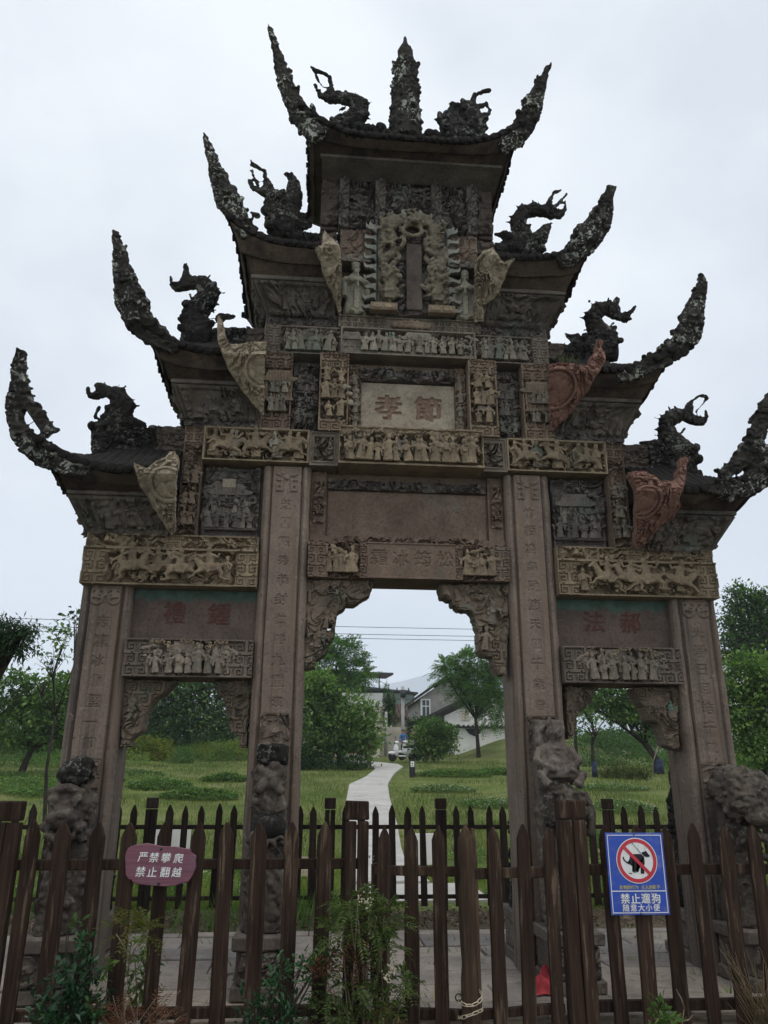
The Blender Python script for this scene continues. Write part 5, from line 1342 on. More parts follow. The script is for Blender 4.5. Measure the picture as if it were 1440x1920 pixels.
        for q in (-1, 1):
            b.tube([(q * .13, -.23, 1.83), (q * .19, -.30, 1.72), (q * .09, -.38, 1.66)], [.042, .038, .032], 8); b.ell((q * .08, -.41, 1.65), (.035, .035, .03), 7, 5)
            b.tube([(q * .08, -.3, 1.6), (q * .19, -.40, 1.60), (q * .12, -.44, 1.52)], [.055, .052, .042], 8)
        b.box(-.05, .05, -.39, -.30, 1.66, 1.72)
        for zz in (1.76, 1.80, 1.84): b.tube([(-.12, -.27, zz), (0, -.345, zz - .02), (.12, -.27, zz)], .010, 6)
        ob('seated_figure', remesh(b, .0125, 'seated_figure', .008, 10, .005, 30), g, mat=M_GUARDL, label='seated armoured figure with a topknot riding the beast')
        b = MB(); b.ell((.02, -.33, 1.34), (.19, .2, .19)); b.ell((.02, -.5, 1.30), (.13, .09, .08)); b.ell((.02, -.58, 1.34), (.05, .04, .03))
        for q in (-1, 1): b.ell((.02 + q * .08, -.53, 1.41), .03, 8, 6); b.ell((.02 + q * .09, -.5, 1.46), (.06, .05, .03)); b.tube([(.02 + q * .17, -.3, 1.45), (.02 + q * .23, -.34, 1.3), (.02 + q * .2, -.36, 1.12)], [.05, .05, .03], 8)
        b.tube([(-.09, -.5, 1.2), (.02, -.55, 1.17), (.13, -.5, 1.2)], [.03, .035, .03], 8)
        curls(b, rng, 120, .02, -.3, 1.36, .2, .2, .2, .012, .03)
        ob('beast_head', remesh(b, .0115, 'beast_head', .010, 9, .006, 30), g, mat=m)
    elif kind == 'mane':
        b.ell((.04, -.34, 1.46), (.24, .26, .22)); b.ell((.08, -.50, 1.30), (.15, .13, .12)); b.ell((.10, -.6, 1.27), (.07, .05, .045)); b.ell((0, -.2, 1.6), (.16, .16, .10))
        for q in (-1, 1): b.ell((.07 + q * .10, -.55, 1.42), (.05, .05, .035)); b.ell((.07 + q * .1, -.58, 1.38), .026, 8, 6); b.ell((q * .2, -.3, 1.5), (.06, .07, .09))
        b.tube([(-.05, -.5, 1.15), (.08, -.58, 1.10), (.20, -.5, 1.15)], [.035, .05, .035], 8)
        b.tube([(.0, -.46, 1.0), (.14, -.5, .93), (.02, -.52, .86), (-.08, -.48, .94), (.0, -.46, 1.02)], .03, 8)
        curls(b, rng, 270, .04, -.34, 1.45, .25, .26, .23, .012, .032)
        ob('lion_head', remesh(b, .0115, 'lion_head', .012, 8, .007, 26), g, mat=m)
    else:
        b.ell((0, -.22, 1.36), (.15, .18, .18)); b.ell((0, -.24, 1.6), (.12, .14, .14)); b.ell((0, -.42, 1.3), (.10, .08, .08)); curls(b, rng, 40, 0, -.22, 1.45, .15, .18, .24)
        ob('lion_head', remesh(b, .018, 'lion_head', .016, 8, .008, 24), g, mat=m)
    return g
guardian(-2.80, .0, 0, 'lion', 'lion guardian stone with a black broken top at the left outer pillar', 801, M_GUARD)
guardian(-1.21, .005, 0, 'cub', 'guardian stone of piled lion cubs and a dark ball on the left inner pillar', 802, M_GUARD)
guardian(1.25, .005, 0, 'seated', 'guardian stone with a small seated figure riding a beast, right inner pillar', 803, M_GUARD)
guardian(2.83, .0, 0, 'mane', 'curly-maned lion guardian stone leaning on the right outer pillar', 804, M_GUARD)
for x, lb, sd in ((-2.81, 'dark guardian stone behind the left outer pillar', 811), (-1.21, 'dark guardian stone behind the left inner pillar', 812), (1.20, 'dark guardian stone behind the right inner pillar, its edge showing', 813), (2.80, 'dark knobby guardian stone behind the right outer pillar', 814)):
    guardian(x, DEEP, math.pi, 'rear', lb, sd, M_DRAGON)

# ------------------------------------------------------------------ ground
_GZ = ([-40, 8, 11, 18.4, 26, 38, 55, 80, 200, 400], [0, 0, .08, .85, 1.5, 2.28, 3.2, 4.4, 9, 14])
def gz(y): return float(np.interp(y, *_GZ))
def gza(y): return np.interp(y, *_GZ)

def ground_mat():
    t = NT('lawn_ground'); p = t.pos()
    c = t.ramp(t.noise(t.mapv(p, (1, 1, 0)), .42, 6, .65), [(.34, (.068, .098, .030)), (.5, (.130, .158, .050)), (.64, (.195, .198, .085))])
    c = t.mix(t.rng(t.noise(t.mapv(p, (1, 1, 0), (5, 3, 0)), .9, 5, .6), .56, .72, 0, .6), c, (.14, .135, .06))
    c = t.mix(1., c, t.ramp(t.noise(t.mapv(p, (1, 1, 0)), 17, 4, .7), [(.3, (.5, .55, .5)), (.7, (1.4, 1.35, 1.3))]), 'MULTIPLY')
    t.bsdf(c, .95, t.bump(t.noise(p, 24, 4), .05, .8), .1)
    return t.m
M_LAWN = ground_mat()
def soil_mat(name, a, b, c, sc_=6):
    t = NT(name); p = t.pos()
    col = t.ramp(t.noise(p, sc_, 6, .65), [(.3, a), (.5, b), (.72, c)])
    col = t.mix(1., col, t.ramp(t.noise(p, 60, 3), [(.3, (.6,) * 3), (.7, (1.3,) * 3)]), 'MULTIPLY')
    t.bsdf(col, .95, t.bump(t.noise(p, 40, 4), .02, .9), .1)
    return t.m
M_SOIL = soil_mat('bare_soil', (.055, .043, .032), (.10, .08, .058), (.15, .125, .09))
M_DIRT = soil_mat('pale_dirt', (.15, .12, .085), (.23, .185, .13), (.30, .25, .18), 3)
ys = np.concatenate([np.linspace(-14, 3.3, 40), np.linspace(3.5, 40, 120), np.linspace(41, 120, 60), np.linspace(125, 400, 30)])
xs = np.concatenate([np.linspace(-260, -32, 24), np.linspace(-30, 40, 120), np.linspace(42, 280, 24)])
X, Y = np.meshgrid(xs, ys)
Zg = gza(Y) + 1.35 * sstep(7.5, 13, X) * (1 - sstep(16, 20, X)) * sstep(37, 47, Y) - .035 + .05 * (fbm2(X * .5, Y * .5, 1) - .5) * sstep(4, 9, Y) - .02 * sstep(3.4, 3.0, Y)
I = np.arange(X.size).reshape(X.shape)
ob('ground', mesh_np('ground', np.stack([X, Y, Zg], -1).reshape(-1, 3), np.stack([I[:-1, :-1], I[:-1, 1:], I[1:, 1:], I[1:, :-1]], -1).reshape(-1, 4)), kind='structure', mat=M_LAWN)
def patch(name, cx, cy, rx, ry, m, seed, dz=.02):
    n = 40; V = [(cx, cy, gz(cy) + dz)]
    for k in range(n):
        a = 2 * math.pi * k / n
        r = .75 + .5 * float(vn2(np.array([2 + 1.6 * math.cos(a) + seed]), np.array([2 + 1.6 * math.sin(a)]), 1)[0])
        y = cy + ry * r * math.sin(a); V.append((cx + rx * r * math.cos(a), y, gz(y) + dz))
    return ob(name, mesh_np(name, V, tris=[(0, 1 + k, 1 + (k + 1) % n) for k in range(n)]), kind='structure', mat=m)
b = MB(); b.add([(-9, -9, -.028), (9, -9, -.028), (9, 3.55, -.028), (-9, 3.55, -.028)], [(0, 1, 2, 3)])
ob('soil_bed', b.mesh('soil_bed', fix=False), kind='structure', mat=M_SOIL)
patch('dirt_patch', -1.0, 8.2, .55, 1.6, M_DIRT, 1); patch('dirt_patch', 6.0, 9.6, 1.0, 1.5, M_DIRT, 2)

# ------------------------------------------------------------------ stone paving under the archway
def pave_mat():
    t = NT('paving_stone'); p = t.pos(); rnd = t.n('ObjectInfo').outputs['Random']
    col = t.ramp(t.noise(p, 2.2, 6, .65), [(.3, (.17, .148, .128)), (.5, (.25, .222, .195)), (.72, (.33, .295, .26))])
    col = t.mix(1., col, t.ramp(rnd, [(0, (.78, .78, .8)), (.5, (1, .97, .94)), (1, (1.18, 1.1, 1.03))]), 'MULTIPLY')
    col = t.mix(t.rng(t.noise(t.mapv(p, (1, 1, 1), (4, 4, 1)), 5, 5, .65), .56, .70, 0, .7), col, (.085, .07, .055))
    col = t.mix(1., col, t.ramp(t.noise(p, 45, 4, .6), [(.3, (.75,) * 3), (.7, (1.15,) * 3)]), 'MULTIPLY')
    t.bsdf(col, .88, t.bump(t.noise(p, 12, 6, .65), .02, .7), .3)
    return t.m
M_PAVE = pave_mat()
pav = ob('stone_pavement', MB().box(-5.2, 6.2, -1.02, 2.2, -.30, -.032).mesh('stone_pavement'), kind='structure', mat=M_SOIL)
rng = RS(21)
y = -1.0; row = 0
while y < 2.1:
    d = rng.uniform(.36, .62)
    if y + d > 2.0: d = 2.18 - y
    x = -5.1 - rng.uniform(0, .5)
    while x < 6.1:
        w = rng.uniform(.7, 1.35)
        hz = rng.uniform(-.008, .006)
        me = MB().box(0, w - .014, 0, d - .014, -.12, 0).mesh('paving_slab', bevel=.008)
        slabnoise(me, 2, .006, 5, (x, y, 0))
        ob('paving_slab', me, pav, mat=M_PAVE, loc=(x, y, hz), rot=(rng.uniform(-.006, .006), rng.uniform(-.006, .006), rng.uniform(-.006, .006)))
        x += w
    y += d; row += 1

# ------------------------------------------------------------------ concrete footpath up the lawn
def conc_mat():
    t = NT('footpath_concrete'); p = t.pos()
    col = t.ramp(t.noise(p, 1.4, 6, .6), [(.3, (.36, .345, .32)), (.5, (.44, .425, .395)), (.72, (.50, .485, .455))])
    col = t.mix(1., col, t.ramp(t.noise(p, 30, 4), [(.3, (.85,) * 3), (.7, (1.08,) * 3)]), 'MULTIPLY')
    col = t.mix(t.rng(t.noise(t.mapv(p, (1, 1, 1), (3, 9, 0)), 3.5, 6, .7), .54, .7, 0, .55), col, (.20, .18, .145))
    t.bsdf(col, .9, t.bump(t.noise(p, 60, 3), .005, .5), .3)
    return t.m
M_CONC = conc_mat()
PL = [(-.30, 6.0), (-.25, 9.55), (.0, 14), (.18, 18.55), (.45, 22.9), (1.27, 26.1), (2.0, 31.0), (2.0, 34.0), (.9, 36.6), (-1.5, 38.6)]
PR = [(1.0, 6.0), (.98, 9.5), (1.3, 14), (1.54, 18.6), (1.86, 22.95), (2.6, 28.0), (3.55, 33.2), (3.5, 35.4), (2.0, 38.4), (-1.2, 40.4)]
fp = ob('footpath', MB().box(-.35, 1.62, 4.3, 6.05, -.1, -.006).mesh('footpath'), kind='structure', mat=M_CONC)
def plerp(L, t):
    k = min(int(t), len(L) - 2); f = t - k
    return L[k][0] * (1 - f) + L[k + 1][0] * f, L[k][1] * (1 - f) + L[k + 1][1] * f
N = 27
for k in range(N):
    V = []; m = 5
    for j in range(m + 1):
        t = (k + j / m * .985) / N * (len(PL) - 1)
        for L in (PL, PR):
            a, c = plerp(L, min(t, len(PL) - 1.001)); V.append((a, c, gz(c) + .03))
    V += [(a, c, z - .12) for (a, c, z) in V]; h = 2 * (m + 1)
    F = []
    for j in range(m):
        a = 2 * j; F.append((a, a + 1, a + 3, a + 2)); F.append((a, a + 2, a + 2 + h, a + h)); F.append((a + 1, a + 1 + h, a + 3 + h, a + 3))
    F.append((0, h, h + 1, 1)); F.append((2 * m, 2 * m + 1, 2 * m + 1 + h, 2 * m + h))
    ob('path_slab', mesh_np('path_slab', V, quads=F, smooth=False), fp, mat=M_CONC)

# ------------------------------------------------------------------ picket fences
def picket_mesh(w, h, d, seed, tip=.10, roundish=False):
    rng = RS(seed)
    b = MB()
    if roundish:
        pts = [(rng.uniform(-.006, .006), rng.uniform(-.004, .004), h * k / 12) for k in range(11)]
        b.tube(pts + [(0, 0, h - tip), (0, 0, h)], [w * .5 * rng.uniform(.94, 1.06) for _ in range(11)] + [w * .5, .006], 12)
        return displace(b.mesh('picket', smooth=True), .006, 9, (seed, 0, 0))
    q = rng.uniform(-.008, .008)
    poly = [(-w / 2, 0), (w / 2, 0), (w / 2, h - tip), (w * .30, h - tip * .45), (q + .006, h), (q - .006, h), (-w * .30, h - tip * .45), (-w / 2, h - tip)]
    b.prism(poly, -d / 2, d / 2)
    me = b.mesh('picket', bevel=.004)
    bm = bmesh.new(); bm.from_mesh(me); bmesh.ops.triangulate(bm, faces=[f for f in bm.faces if len(f.verts) > 4])
    lng = [e for e in bm.edges if e.calc_length() > h * .6]
    bmesh.ops.subdivide_edges(bm, edges=lng, cuts=8, use_grid_fill=True); bm.to_mesh(me); bm.free()
    return displace(me, .004, 6, (seed * 3, 0, 0))
def rail(par, x0, x1, y, z0, z1, d, m, seed=0):
    me = MB().box(0, x1 - x0, -d / 2, d / 2, 0, z1 - z0).mesh('rail', bevel=.005)
    slabnoise(me, 5, .004, 4, (seed, 0, 0))
    return ob('rail', me, par, mat=m, loc=(x0, y, z0))
def gatepost(par, x, y, h, w, d, m, seed, two=True):
    b = MB()
    if two:
        b.box(-w / 2, -.004, -d / 2, d / 2, 0, h - .14); b.box(.004, w / 2, -d / 2, d / 2, 0, h - .14)
    else: b.box(-w / 2, w / 2, -d / 2, d / 2, 0, h - .11)
    me = b.mesh('post', bevel=.006); slabnoise(me, 3, .004, 5, (seed, 0, 0))
    p = ob('post', me, par, mat=m, loc=(x, y, -.04))
    me = MB().box(-w / 2 - .004, w / 2 + .004, -d / 2 - .004, d / 2 + .004, h - .13 if two else h - .10, h).mesh('post_cap', bevel=.014, seg=2); slabnoise(me, 2, .006, 7, (seed, 3, 0))
    ob('post_cap', me, p, mat=m)
    return p
PV = [picket_mesh(.105, 1.32, .03, i) for i in range(6)]
PB = [picket_mesh(.088, 1.22, .028, 20 + i) for i in range(4)]
M_NAIL = plain('dull_nail_heads', (.22, .20, .18), .5, .5, .6)
NAIL = MB().ell((0, 0, 0), (.0055, .003, .0055), 8, 5).mesh('nail', smooth=True)
def fence(label, cat, x0, y0, rz, tips, h, zrails, posts, m, PVs, wide, length, name='picket_fence', yb=0.0, start=0.0, group=None, bottom=-.03):
    f = thing(name, label, cat, (x0, y0, 0), rz, group)
    rng = RS(int(abs(x0) * 100) + 5)
    for (a, c) in zrails: rail(f, start, length, yb + .045, a, c, .045, m, int(x0 * 10))
    for x in tips:
        hh = h + rng.uniform(-.015, .015)
        ob('picket', PVs[rng.randint(len(PVs))], f, mat=m, loc=(x, yb, bottom + rng.uniform(-.008, .008)), rot=(rng.uniform(-.012, .012), rng.uniform(-.016, .016), rng.uniform(-.07, .07)), scale=(wide * rng.uniform(.88, 1.08), 1, hh / (1.32 if PVs is PV else 1.22)))
        if PVs is PV:
            pk = sc.objects[-1] if False else f.children[-1]
            for (a, c) in zrails:
                for q in ((-.018, .012) if rng.rand() < .5 else (.01,)): ob('nail', NAIL, pk, mat=M_NAIL, loc=(q, -.0165, (a + c) / 2 + .03 + rng.uniform(-.015, .015)))
    for (px, w, d, ph) in posts: gatepost(f, px, yb + .02, ph, w, d, m, int(px * 13) % 50)
    return f
FY = -1.2
fence('dark brown front picket fence left of the gate, with the purple sign', 'fence', -5.0, FY, 0, [x + 5.0 for x in (-4.62, -4.4, -4.18, -3.95, -3.72, -3.5, -3.28, -2.79, -2.565, -2.34, -2.115, -1.885, -1.665, -1.44, -1.215, -.99, -.775)], 1.31, [(.965, 1.03), (.06, .125)], [(-2.965 + 5, .17, .10, 1.45), (-.53 + 5, .165, .10, 1.46)], M_WOOD, PV, 1, 5 - .46)
fence('dark brown front picket fence right of the gate, with the blue dog sign', 'fence', .95, FY, 0, [x - .95 for x in (1.31, 1.52, 1.745, 1.97, 2.19, 2.42, 2.65, 2.88, 3.3, 3.52, 3.74, 3.96)], 1.285, [(.915, .985), (.05, .12)], [(.10, .20, .10, 1.47), (2.15, .17, .10, 1.45)], M_WOOD, PV, 1, 3.3, start=.0)
la = math.atan2(-.13, .72)
gl = fence('left gate leaf of stained pickets, its round log stile held by a chain', 'gate', -.445, FY - .005, la, [.10, .305, .505], 1.28, [(.925, .985), (.05, .11)], [], M_WOOD, PV, 1.0, .69, name='gate_leaf', start=.02)
ob('stile', MB().box(-.03, .035, -.02, .03, 0, 1.0).mesh('stile', bevel=.005), gl, mat=M_WOOD, loc=(.045, .045, -.0))
ob('log_stile', picket_mesh(.115, 1.30, .1, 71, roundish=True), gl, mat=M_WOODR, loc=(.69, -.01, -.03))
ra = math.atan2(.12, .62)
gr_ = fence('right gate leaf of stained pickets, closed against the log stile', 'gate', .285, FY - .125, ra, [.165, .375, .585], 1.285, [(.905, .975), (.05, .11)], [], M_WOOD, PV, .95, .66, name='gate_leaf', start=.0)
ob('stile', picket_mesh(.05, 1.27, .05, 73), gr_, mat=M_WOODR, loc=(.015, .05, -.03))
BY = 3.5
bt = [-6.6 + .205 * k for k in range(11)] + [-4.33, -4.12, -3.91, -3.70, -3.5, -3.30, -3.11, -2.66, -2.46, -2.26, -2.05, -1.85, -1.64, -1.43, -1.22, -1.02, -.84, -.43, -.225, -.03, .18, .37, .58, 1.02, 1.21, 1.43, 1.63, 1.84, 2.04, 2.24, 2.44, 2.64, 2.82, 3.25, 3.48, 3.70, 3.91, 4.12, 4.33, 4.54, 4.75] + [5.2 + .205 * k for k in range(10)]
fence('dark rear picket fence between the archway and the lawn', 'fence', -6.8, BY, 0, [x + 6.8 for x in bt], 1.185, [(.935, .985), (.12, .165)], [(x + 6.8, .135, .09, 1.35) for x in (-4.95, -2.885, -.63, .81, 3.05, 5.0)], M_WOODD, PB, 1, 14.0, yb=0, bottom=.04)

# ------------------------------------------------------------------ signs, chain, cloth
M_SIGNP = NT('purple_sign_board')
_p = M_SIGNP.n('TexCoord').outputs['Object']
_g = M_SIGNP.noise(M_SIGNP.mapv(_p, (1.2, 9, 26)), 2.2, 5, .6, .6)
_c = M_SIGNP.ramp(_g, [(.3, (.115, .042, .062)), (.5, (.165, .066, .092)), (.72, (.205, .095, .125))])
M_SIGNP.bsdf(M_SIGNP.mix(M_SIGNP.rng(M_SIGNP.noise(_p, 7, 4), .5, .75, 0, .5), _c, (.15, .10, .135)), .55, M_SIGNP.bump(_g, .003, .4), .3); M_SIGNP = M_SIGNP.m
M_WHITE = plain('white_paint', (.74, .75, .74), .5, .35, var=.06, scale=20, scuff=.25)
M_BLUE = plain('blue_sign_enamel', (.022, .075, .42), .35, .45, var=.10, scale=9, scuff=.35)
M_REDP = plain('red_sign_paint', (.52, .035, .06), .45, .35, var=.08, scuff=.25)
M_BLACK = plain('black_sign_paint', (.014, .014, .018), .5, .3)
M_YEL = plain('yellow_lettering', (.55, .50, .09), .5, .3)
M_STEEL = plain('dark_screw_steel', (.05, .05, .05), .45, .5, .8)
out = [(-2.13, 1.062), (-2.125, 1.085), (-2.114, 1.113), (-2.075, 1.13), (-2.037, 1.136), (-1.99, 1.142), (-1.94, 1.132), (-1.88, 1.122), (-1.789, 1.119), (-1.734, 1.108), (-1.69, 1.105), (-1.684, 1.082), (-1.646, 1.06), (-1.65, 1.03), (-1.643, .995), (-1.648, .97), (-1.658, .943), (-1.675, .915), (-1.69, .893), (-1.73, .887), (-1.767, .877), (-1.838, .867), (-1.9, .872), (-1.946, .875), (-2.011, .882), (-2.063, .895), (-2.068, .91), (-2.092, .915), (-2.113, .94), (-2.12, .99)]
sg = thing('warning_sign', 'purple wooden plank sign with white painted characters on the pickets', 'sign', (-1.885, FY - .05, 1.0))
o = ob('sign_board', MB().prism([(x + 1.885, z - 1.0) for x, z in out][::-1], -.012, .012).mesh('sign_board', bevel=.004), sg, mat=M_SIGNP)
for _w, _x, _z in (('严禁攀爬', (-2.008, -1.932, -1.851, -1.766), (1.055, 1.052, 1.05, 1.046)), ('禁止翻越', (-2.015, -1.936, -1.85, -1.771), (.963, .961, .959, .958))):
    ob('lettering', lettering([(c, x + 1.885, z - 1.0, .062, .012) for c, x, z in zip(_w, _x, _z)], -.0135, .12), sg, mat=M_WHITE)
for (x, z) in ((-.005, .105), (.0, -.112)):
    ob('screw', MB().ell((x, -.014, z), (.010, .005, .010), 10, 6).mesh('screw', smooth=True), sg, mat=M_STEEL)

bs = thing('prohibition_sign', 'blue metal sign forbidding dogs from fouling, with a red ring', 'sign', (1.49, FY - .055, .935))
sw, sh = .215, .27
bd = MB().box(-sw, sw, -.004, .004, -sh, sh).mesh('sign_plate', bevel=.002)
ob('sign_plate', bd, bs, mat=M_BLUE)
e = MB()
for (x0, x1, z0, z1) in ((-sw + .012, sw - .012, sh - .018, sh - .013), (-sw + .012, sw - .012, -sh + .013, -sh + .018), (-sw + .012, -sw + .017, -sh + .018, sh - .018), (sw - .017, sw - .012, -sh + .018, sh - .018), (-sw + .017, sw - .017, -.118, -.112)):
    e.box(x0, x1, -.006, -.0042, z0, z1)
ob('border_line', e.mesh('border_line'), bs, mat=M_WHITE)
cxs, czs = .005, .085
def disc(r, y, n=64):
    V = [(cxs, y, czs)] + [(cxs + r * math.cos(2 * math.pi * k / n), y, czs + r * math.sin(2 * math.pi * k / n)) for k in range(n)]
    return mesh_np('disc', V, tris=[(0, 1 + k, 1 + (k + 1) % n) for k in range(n)], smooth=False)
ob('white_disc', disc(.152, -.0062), bs, mat=M_WHITE)
n = 64; V = []
for k in range(n):
    a = 2 * math.pi * k / n
    for r in (.121, .146): V.append((cxs + r * math.cos(a), -.0078, czs + r * math.sin(a)))
ob('red_ring', mesh_np('red_ring', V, quads=[(2 * k, 2 * k + 1, (2 * k + 3) % (2 * n), (2 * k + 2) % (2 * n)) for k in range(n)], smooth=False), bs, mat=M_REDP)
# dog in outline, read off the sign: squatting, head to the right
def crop(pts): return [((x - 683) / 265 * .152 + cxs, -(z - 608) / 292 * .152 + czs) for x, z in pts]
dog = crop([(640, 525), (745, 525), (780, 560), (782, 640), (765, 690), (765, 775), (742, 775), (744, 690), (738, 775), (718, 775), (722, 660), (668, 640), (672, 690), (655, 735), (690, 745), (685, 757), (640, 745), (635, 735), (660, 770), (615, 750), (608, 740), (640, 720), (632, 690), (590, 660), (545, 640), (510, 605), (497, 570), (515, 555), (525, 595), (560, 630), (588, 645), (583, 600), (598, 550)])
head = crop([(748, 515), (762, 500), (800, 490), (812, 480), (822, 498), (835, 520), (858, 550), (850, 560), (815, 565), (785, 555), (770, 540)])
poo = crop([(558, 772), (575, 762), (610, 768), (605, 777)])
lead = crop([(628, 372), (634, 370), (746, 514), (740, 518)])
bmx = bmesh.new()
for pl in (dog, head, poo, lead):
    vs = [bmx.verts.new((x, -.0084, z)) for x, z in pl]; bmx.faces.new(vs)
bmesh.ops.triangulate(bmx, faces=bmx.faces[:])
me = bpy.data.meshes.new('dog_silhouette'); bmx.to_mesh(me); bmx.free()
ob('dog_silhouette', me, bs, mat=M_BLACK)
ang = R(-45); c_, s_ = math.cos(ang), math.sin(ang)
V = [(cxs + a * c_ - b_ * s_, -.0092, czs + a * s_ + b_ * c_) for a, b_ in ((-.132, -.0115), (.132, -.0115), (.132, .0115), (-.132, .0115))]
ob('red_bar', mesh_np('red_bar', V, quads=[(0, 1, 2, 3)], smooth=False), bs, mat=M_REDP)
for _w, _x in (('良狗的行为', -.128), ('主人的影子', .0325)):
    ob('lettering', lettering([(c, _x + .0285 * i, -.090, .026, .01) for i, c in enumerate(_w)], -.0066), bs, mat=M_YEL)
ob('lettering', lettering([(c, -.105 + .075 * i, -.163, .064, .022) for i, c in enumerate('禁止遛狗')], -.0066), bs, mat=M_WHITE)
ob('lettering', lettering([(c, -.105 + .056 * i, -.222, .046, .018) for i, c in enumerate('随意大小便')], -.0066), bs, mat=M_WHITE)
for z in (sh - .010, -sh + .010): ob('screw', MB().ell((.0, -.006, z), (.007, .005, .007), 10, 6).mesh('screw', smooth=True), bs, mat=M_STEEL)

# chain of pale links wrapped twice round the log stile
M_CHAIN = plain('pale_chain_links', (.50, .44, .32), .4, .5, .35)
ch = thing('chain', 'pale metal chain looped twice round the log of the gate', 'chain', (.233, FY - .135, 0))
def link(L=.05, wd=.02, r=.0035):
    P = []
    for k in range(17):
        a = 2 * math.pi * k / 16
        P.append((math.copysign(L / 2 - wd / 2, math.cos(a)) * (abs(math.cos(a)) > .01) + wd / 2 * math.cos(a), wd / 2 * math.sin(a), 0))
    b = MB(); b.tube(P, r, 7); return b.mesh('link', smooth=True)
LK = link()
for lp, (zc, amp, ph) in enumerate(((.20, .035, .4), (.10, .03, 2.2))):
    n = 12; rr = .079
    for k in range(n):
        a = 2 * math.pi * k / n; a2 = 2 * math.pi * (k + 1) / n
        z1_ = zc + amp * math.sin(a + ph); z2_ = zc + amp * math.sin(a2 + ph)
        p = Vector((rr * math.cos(a), rr * math.sin(a), z1_)); q = Vector((rr * math.cos(a2), rr * math.sin(a2), z2_))
        o = ob('chain_link', LK, ch, mat=M_CHAIN, loc=(p + q) / 2)
        o.rotation_mode = 'QUATERNION'; o.rotation_quaternion = (q - p).to_track_quat('X', 'Z') @ Euler((.35 + math.pi / 2 * (k % 2), 0, 0)).to_quaternion()
        o.scale = (.98, 1, 1)
ob('chain_hook', MB().tube([(-.08 + .022 * math.cos(a), -.02, .20 + .022 * math.sin(a)) for a in np.linspace(0, 6.3, 14)], .005, 6).mesh('chain_hook', smooth=True), ch, mat=M_STEEL)
M_CLOTH = plain('red_cloth', (.36, .045, .055), .85, .2, var=.35, scale=14)
n = 26
X, Y = np.meshgrid(np.linspace(-.14, .14, n), np.linspace(-.12, .12, n))
rr_ = np.hypot(X / .14, Y / .12)
Zc = (.05 + .13 * sstep(.35, .75, fbm2(X * 9 + 3, Y * 9, 1)) + .05 * np.abs(np.sin(X * 34 + 3 * np.sin(Y * 22)))) * sstep(1.05, .55, rr_)
X = X * (1 + .15 * np.sin(Y * 40)); Y = Y * (1 + .15 * np.sin(X * 33 + 1))
I = np.arange(n * n).reshape(n, n)
clm = mesh_np('red_cloth', np.stack([X, Y, Zc + .012], -1).reshape(-1, 3), np.stack([I[:-1, :-1], I[:-1, 1:], I[1:, 1:], I[1:, :-1]], -1).reshape(-1, 4))
ob('red_cloth', clm, None, 'crumpled red cloth lying on the paving behind the right gate post', 'cloth', mat=M_CLOTH, loc=(1.04, -.42, 0))

